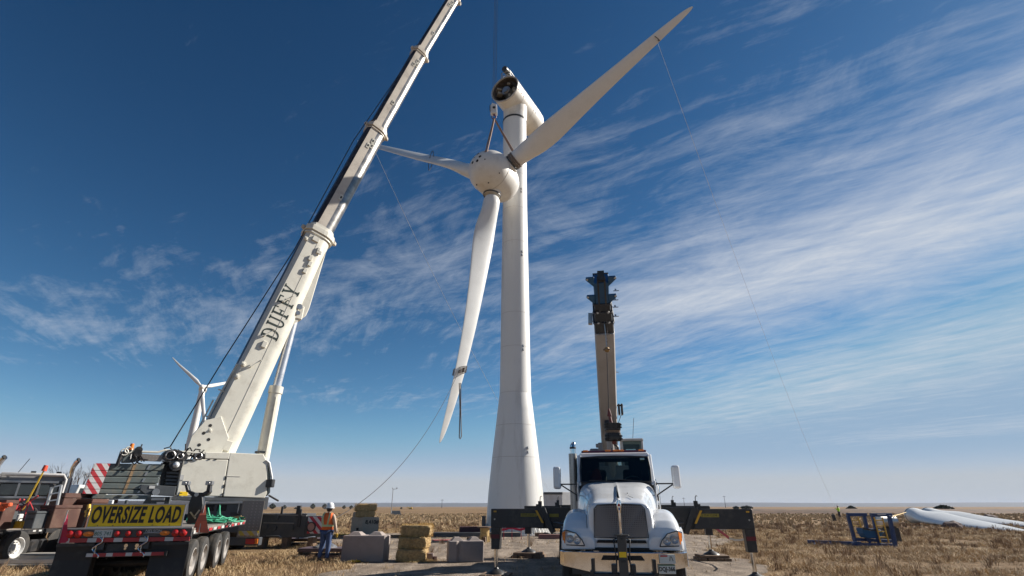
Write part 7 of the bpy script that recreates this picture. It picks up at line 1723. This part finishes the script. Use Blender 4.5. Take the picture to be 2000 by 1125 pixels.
zz = z0_ - .20; m = MB(); m.tube([(.02, 0, z0_ - .09)] + [(.03 + .085 * math.sin(a), 0, zz + .085 * math.cos(a)) for a in [R(d_) for d_ in range(0, 300, 25)]], [.028] + [.03] * 4 + [.034] * 5 + [.022] * 3, 8); m.build('hook', mat('dark_hook_steel', (.10, .09, .085), .4, .6), hk2, smooth=60)
m = MB(); a = L2(1185.5, 690); b = V((-.07, 0, z1_ + .42)); m.tube([a, b], .014, 5); m.build('rope', M['rope'], hk2)
# ================================================================== RIGHT SIDE: blue stand, blades on the ground
bs0 = atz(1720, 1068); bsd = thing('blade_stand', 'dark blue steel stand with two upright frames and yellow ladders in the dry grass', 'stand', (bs0.x, 27.0, 0))
def BL_(px, py, Y=27.0): return wmat(bsd).inverted() @ atY(px, py, Y)
def bpost(name, q0, q1, w, Y0=27.0, Y1=None, m_=None):
    a, b = BL_(*q0, Y0), BL_(*q1, Y1 or Y0); m = MB(); m.bar(a, b, w, w, (0, 1, 0)); return m.build(name, m_ or M['blue'], bsd, bevel=.008)
for q0, q1, Y in (((1704.5, 1007), (1719, 1066), 27), ((1736.5, 1007), (1750, 1072), 26.4), ((1656, 1007), (1670, 1058), 28.6), ((1687.5, 1007), (1697, 1054), 28.6)):
    p = bpost('post', q0, q1, .14, Y)
bpost('top_beam', (1700, 1005.5), (1741, 1005.5), .15, 26.7); bpost('top_beam', (1654, 1005), (1692, 1005), .15, 28.6)
bpost('cross_beam', (1668, 1053), (1745, 1057), .13, 27.4); bpost('cross_beam', (1665, 1063), (1746, 1064), .11, 26.9); bpost('base_beam', (1577, 1058), (1683, 1062), .16, 28.6, 27.6); bpost('base_beam', (1590, 1062), (1600, 1067), .1, 28)
for x in (1603, 1620, 1665): bpost('foot', (x, 1060), (x + 3, 1071), .12, 27.6)
bpost('rail', (1690, 1048), (1700, 1060), .1, 27.2)
ylw = mat('ladder_yellow', (.60, .36, .05), .5, var=.15)
for x0, x1, y0, y1, Y in ((1710, 1722, 1009, 1062, 27.2), (1724, 1737, 1009, 1066, 26.9), (1666, 1677, 1008, 1052, 28.7), (1678, 1689, 1008, 1050, 28.7)):
    pass
for (ax_, bx_, Y) in ((1707, 1729, 26.9), (1661, 1682, 28.7)):
    o_ = bpost('ladder_rail', (ax_, 1010), (ax_ + 13, 1060), .05, Y, m_=ylw); bpost('ladder_rail', (bx_ - 6, 1010), (bx_ + 7, 1060 if Y < 28 else 1052), .05, Y, m_=ylw)
    for y in range(1016, 1060, 11): bpost('rung', (ax_ + (y - 1010) * .26, y), (bx_ - 6 + (y - 1010) * .26, y), .045, Y, m_=ylw)
m = MB(); P = [BL_(*q, 27.0) for q in ((1684, 1031), (1700, 1036), (1710, 1033), (1718, 1034), (1727, 1040), (1718, 1052), (1694, 1051), (1687, 1042))]; m.prism(P, (0, .5, 0)); m.build('cradle_sling', mat('blue_cradle_cloth', (.015, .09, .21), .7), bsd, bevel=.02)
m = MB(); P = [BL_(*q, 26.97) for q in ((1684, 1030), (1701, 1033.5), (1712, 1033), (1710, 1036), (1700, 1036.5), (1685, 1034))]; m.prism(P, (0, -.04, 0)); m.build('cradle_lip', M['black'], bsd)
m = MB(); c = BL_(1722, 1005, 26.6); m.box(c, (.4, .02, .06)); m.build('name_plate', M['whitetape'], bsd)
tag_ = rope('yellow_strap', [atY(1742, 1009, 26.8), atY(1770, 1000.5, 50)], .022, M['yellow'], 'thin yellow strap running from the blue stand to the ground blade', 'strap', n=6)
t = thing('steel_drum', 'grey steel drum lying in the grass behind the blue stand', 'drum', (atY(1730, 1015, 30).x, 30, 0)); 
m = MB(); m.lathe([(.30, -.45), (.32, -.44), (.32, .44), (.30, .45)], (0, 0, 1.02), (1, .15, 0), 20); m.build('drum_body', M['steel'], t, smooth=40); m = MB(); m.box((0, 0, .36), (.8, .5, .72)); m.build('drum_rack', M['black'], t)
def ground_blade(p0, p1, label, r0=.82, twist=12, up=.0):
    p0, p1 = V(p0), V(p1); s_ = (p1 - p0); L = s_.length; s_.normalize()
    c_ = s_.cross(V((0, 0, 1))).normalized(); n_ = V((0, 0, 1))
    t = thing('spare_blade', label, 'turbine blade', (p0.x, p0.y, 0), 0, 'turbine blades lying on the grass')
    st = [(0, r0, r0, 20, 0, r0), (.05, r0, r0 * .98, 20, 0, r0), (.10, r0 * 1.05, r0 * .84, 30, .04, .74), (.18, 1.02, .50, 44, .1, .62), (.28, 1.08, .38, 44, .1, .52), (.42, .92, .26, 40, .1, .40), (.6, .74, .18, 36, .05, .28), (.8, .52, .12, 32, 0, .2), (.95, .28, .07, 28, 0, .15), (1.0, .06, .03, 28, 0, .14)]
    rings = []
    for f_, hc, ht, tw, off, zc_ in st:
        a = R(tw * twist / 20); c = p0 + s_ * L * f_ + c_ * off; c.z = max(abs(math.sin(a)) * hc + math.cos(a) * ht * .9 - .05, .06) if f_ > .05 else r0
        e1 = c_ * math.cos(a) - n_ * math.sin(a); e2 = n_ * math.cos(a) + c_ * math.sin(a); ring = []
        for i in range(24):
            q = 2 * PI * i / 24; x, y = math.cos(q), math.sin(q); k = min(1, max(0, (f_ - .05) / .1)); ring.append(c + e1 * x * hc + e2 * y * ht * (1 - .6 * (1 - x) / 2 * k))
        rings.append(ring)
    m = MB(); m.loft(rings, caps=False); m.loft([rings[-1], [rings[-1][0].lerp(rings[-1][12], .5)] * 24], caps=False)
    o = m.build('blade_shell', M['blade'], t, world=True, smooth=60); o.modifiers.new('smooth', 'SUBSURF').levels = 1
    m = MB(); m.lathe([(r0 * .98, 0), (r0 * 1.015, .02), (r0 * 1.015, .16), (r0 * .98, .18)], V((p0.x, p0.y, r0 + up)) + s_ * .25, s_, 36); m.build('root_ring', M['dkgrey'], t, world=True, smooth=40)
    m = MB(); m.lathe([(r0 * .99, 0), (r0 * .80, .0), (r0 * .80, .5), (.01, .5)], V((p0.x, p0.y, r0 + up)) + s_ * .005, s_, 36, caps=False); m.build('root_face', M['blade'], t, world=True, smooth=30)
    return t
g1 = atz(1787, 1023); g1e = atz(1996, 1040)
ground_blade((g1.x, g1.y, 0), (g1e.x + .3, g1e.y - .3, 0), 'nearest spare turbine blade lying on the grass with its thick root toward the blue stand')
g2 = V((g1.x + 6.4, g1.y + 6.5, 0)); ground_blade(g2, (g2.x - 4.0, g2.y - 20, 0), 'second spare blade lying behind the nearest one, root showing just right of it')
ground_blade((74, 62, 0), (52.5, 60.0, 0), 'third spare blade entering from the right edge with only its thin tip in view', twist=12)
def boulder(px, py, r_, label):
    p = atz(px, py); bm = bmesh.new(); bmesh.ops.create_icosphere(bm, subdivisions=3, radius=1)
    for v in bm.verts: v.co = V((v.co.x * r_ * 1.2, v.co.y * r_ * .8, v.co.z * r_ * .7)) * (1 + .25 * noise.noise(v.co * 1.6 + V((px, 0, 0))) + .1 * noise.noise(v.co * 5))
    me = bpy.data.meshes.new('boulder'); bm.to_mesh(me); bm.free(); me.materials.append(M['rock']); o = bpy.data.objects.new('boulder', me); COL.objects.link(o); o.location = (p.x, p.y, r_ * .35); tag(o, label, 'boulder')
boulder(1863, 1033, .62, 'brown lump of rock resting against the nearest ground blade')
boulder(1937, 1018, .75, 'low brown mound of rock between the second and third ground blades')
# lines held by the ground crew
sp, L, tip = BL[1]
at_b = HC + sp * (L * .765)
hand = wmat(worker) @ V((-.12, .40, 1.27))
rope('tag_line', [at_b, hand], .013, M['rope'], 'dark rope sagging from the hanging blade down to the worker in the orange vest', sag=1.4, n=40)
cwd = V((-1, 0, 0))
m = MB(); pm_ = MB()
cc = sp.cross(AX).normalized()
for k in range(5):
    c = HC + sp * (L * .765 + k * .09); 
    ring = [c + cc * (.53 * math.cos(a)) + sp.cross(cc) * (.15 * math.sin(a)) + sp * (.10 * math.cos(a)) for a in [2 * PI * i / 20 for i in range(21)]]
    m.tube(ring, .028, 5)
c = HC + sp * (L * .765) + cc * (.0); left = c - V((.45, .05, -.05)) if True else c
lp0 = atY(897, 748, c.y - .25); lp1 = atY(898.5, 856, c.y - .25)
m.tube([lp0, lp0.lerp(lp1, .5) + V((.02, 0, 0)), lp1 + V((-.05, 0, .05)), lp1 + V((0, 0, -.05)), lp1 + V((.08, 0, .1)), lp1.lerp(lp0, .5) + V((.07, 0, 0)), lp0 + V((.1, 0, 0))], .035, 6)
tag(m.build('blade_strap', M['strap'], smooth=60), 'grey brown strap wrapped round the hanging blade with a long loop dangling', 'strap')
sp, L, tip = BL[0]; a_ = HC + sp * (L * .83)
fh = wmat(far_w) @ V((-.05, .38, 1.38))
rope('tag_line', [a_, fh], .010, M['tagrope'], 'pale line falling from the upper right blade to the far lime vest worker', sag=3.0, n=60)
m = MB(); cc0 = sp.cross(AX).normalized()
m.tube([a_ + cc0 * (.5 * math.cos(q)) + sp.cross(cc0) * (.12 * math.sin(q)) for q in [2 * PI * i / 16 for i in range(17)]], .035, 5)
tag(m.build('blade_strap', M['strap'], smooth=60), 'dark strap round the tip part of the upper right blade', 'strap')
sp, L, tip = BL[2]; a_ = HC + sp * (L * .86)
e_ = atY(1095, 985, 75); e_.z = 1.3
rope('tag_line', [a_, e_], .014, M['tagrope'], 'pale line falling from the left blade tip and passing behind the tower', sag=1.5, n=60)
m = MB(); cc0 = sp.cross(AX).normalized(); b_ = HC + sp * (L * .40)
m.tube([b_ + cc0 * (.95 * math.cos(q)) + sp.cross(cc0) * (.22 * math.sin(q)) + sp * .5 * math.cos(q) for q in [2 * PI * i / 16 for i in range(17)]], .03, 5)
tag(m.build('blade_strap', M['rope'], smooth=60), 'thin dark strap round the middle of the left blade', 'strap')
# bits of litter on the right
mb = MB(); rg = random.Random(30)
for k in range(14): p = atz(rg.uniform(1400, 1425), rg.uniform(1034, 1038)); mb.box(p + V((0, 0, .12)), (rg.uniform(.1, .3), .1, rg.uniform(.05, .2)))
tag(mb.build('litter', M['whitetape']), 'pale scraps lying in the grass under the right outrigger beam', 'scraps', kind='stuff')
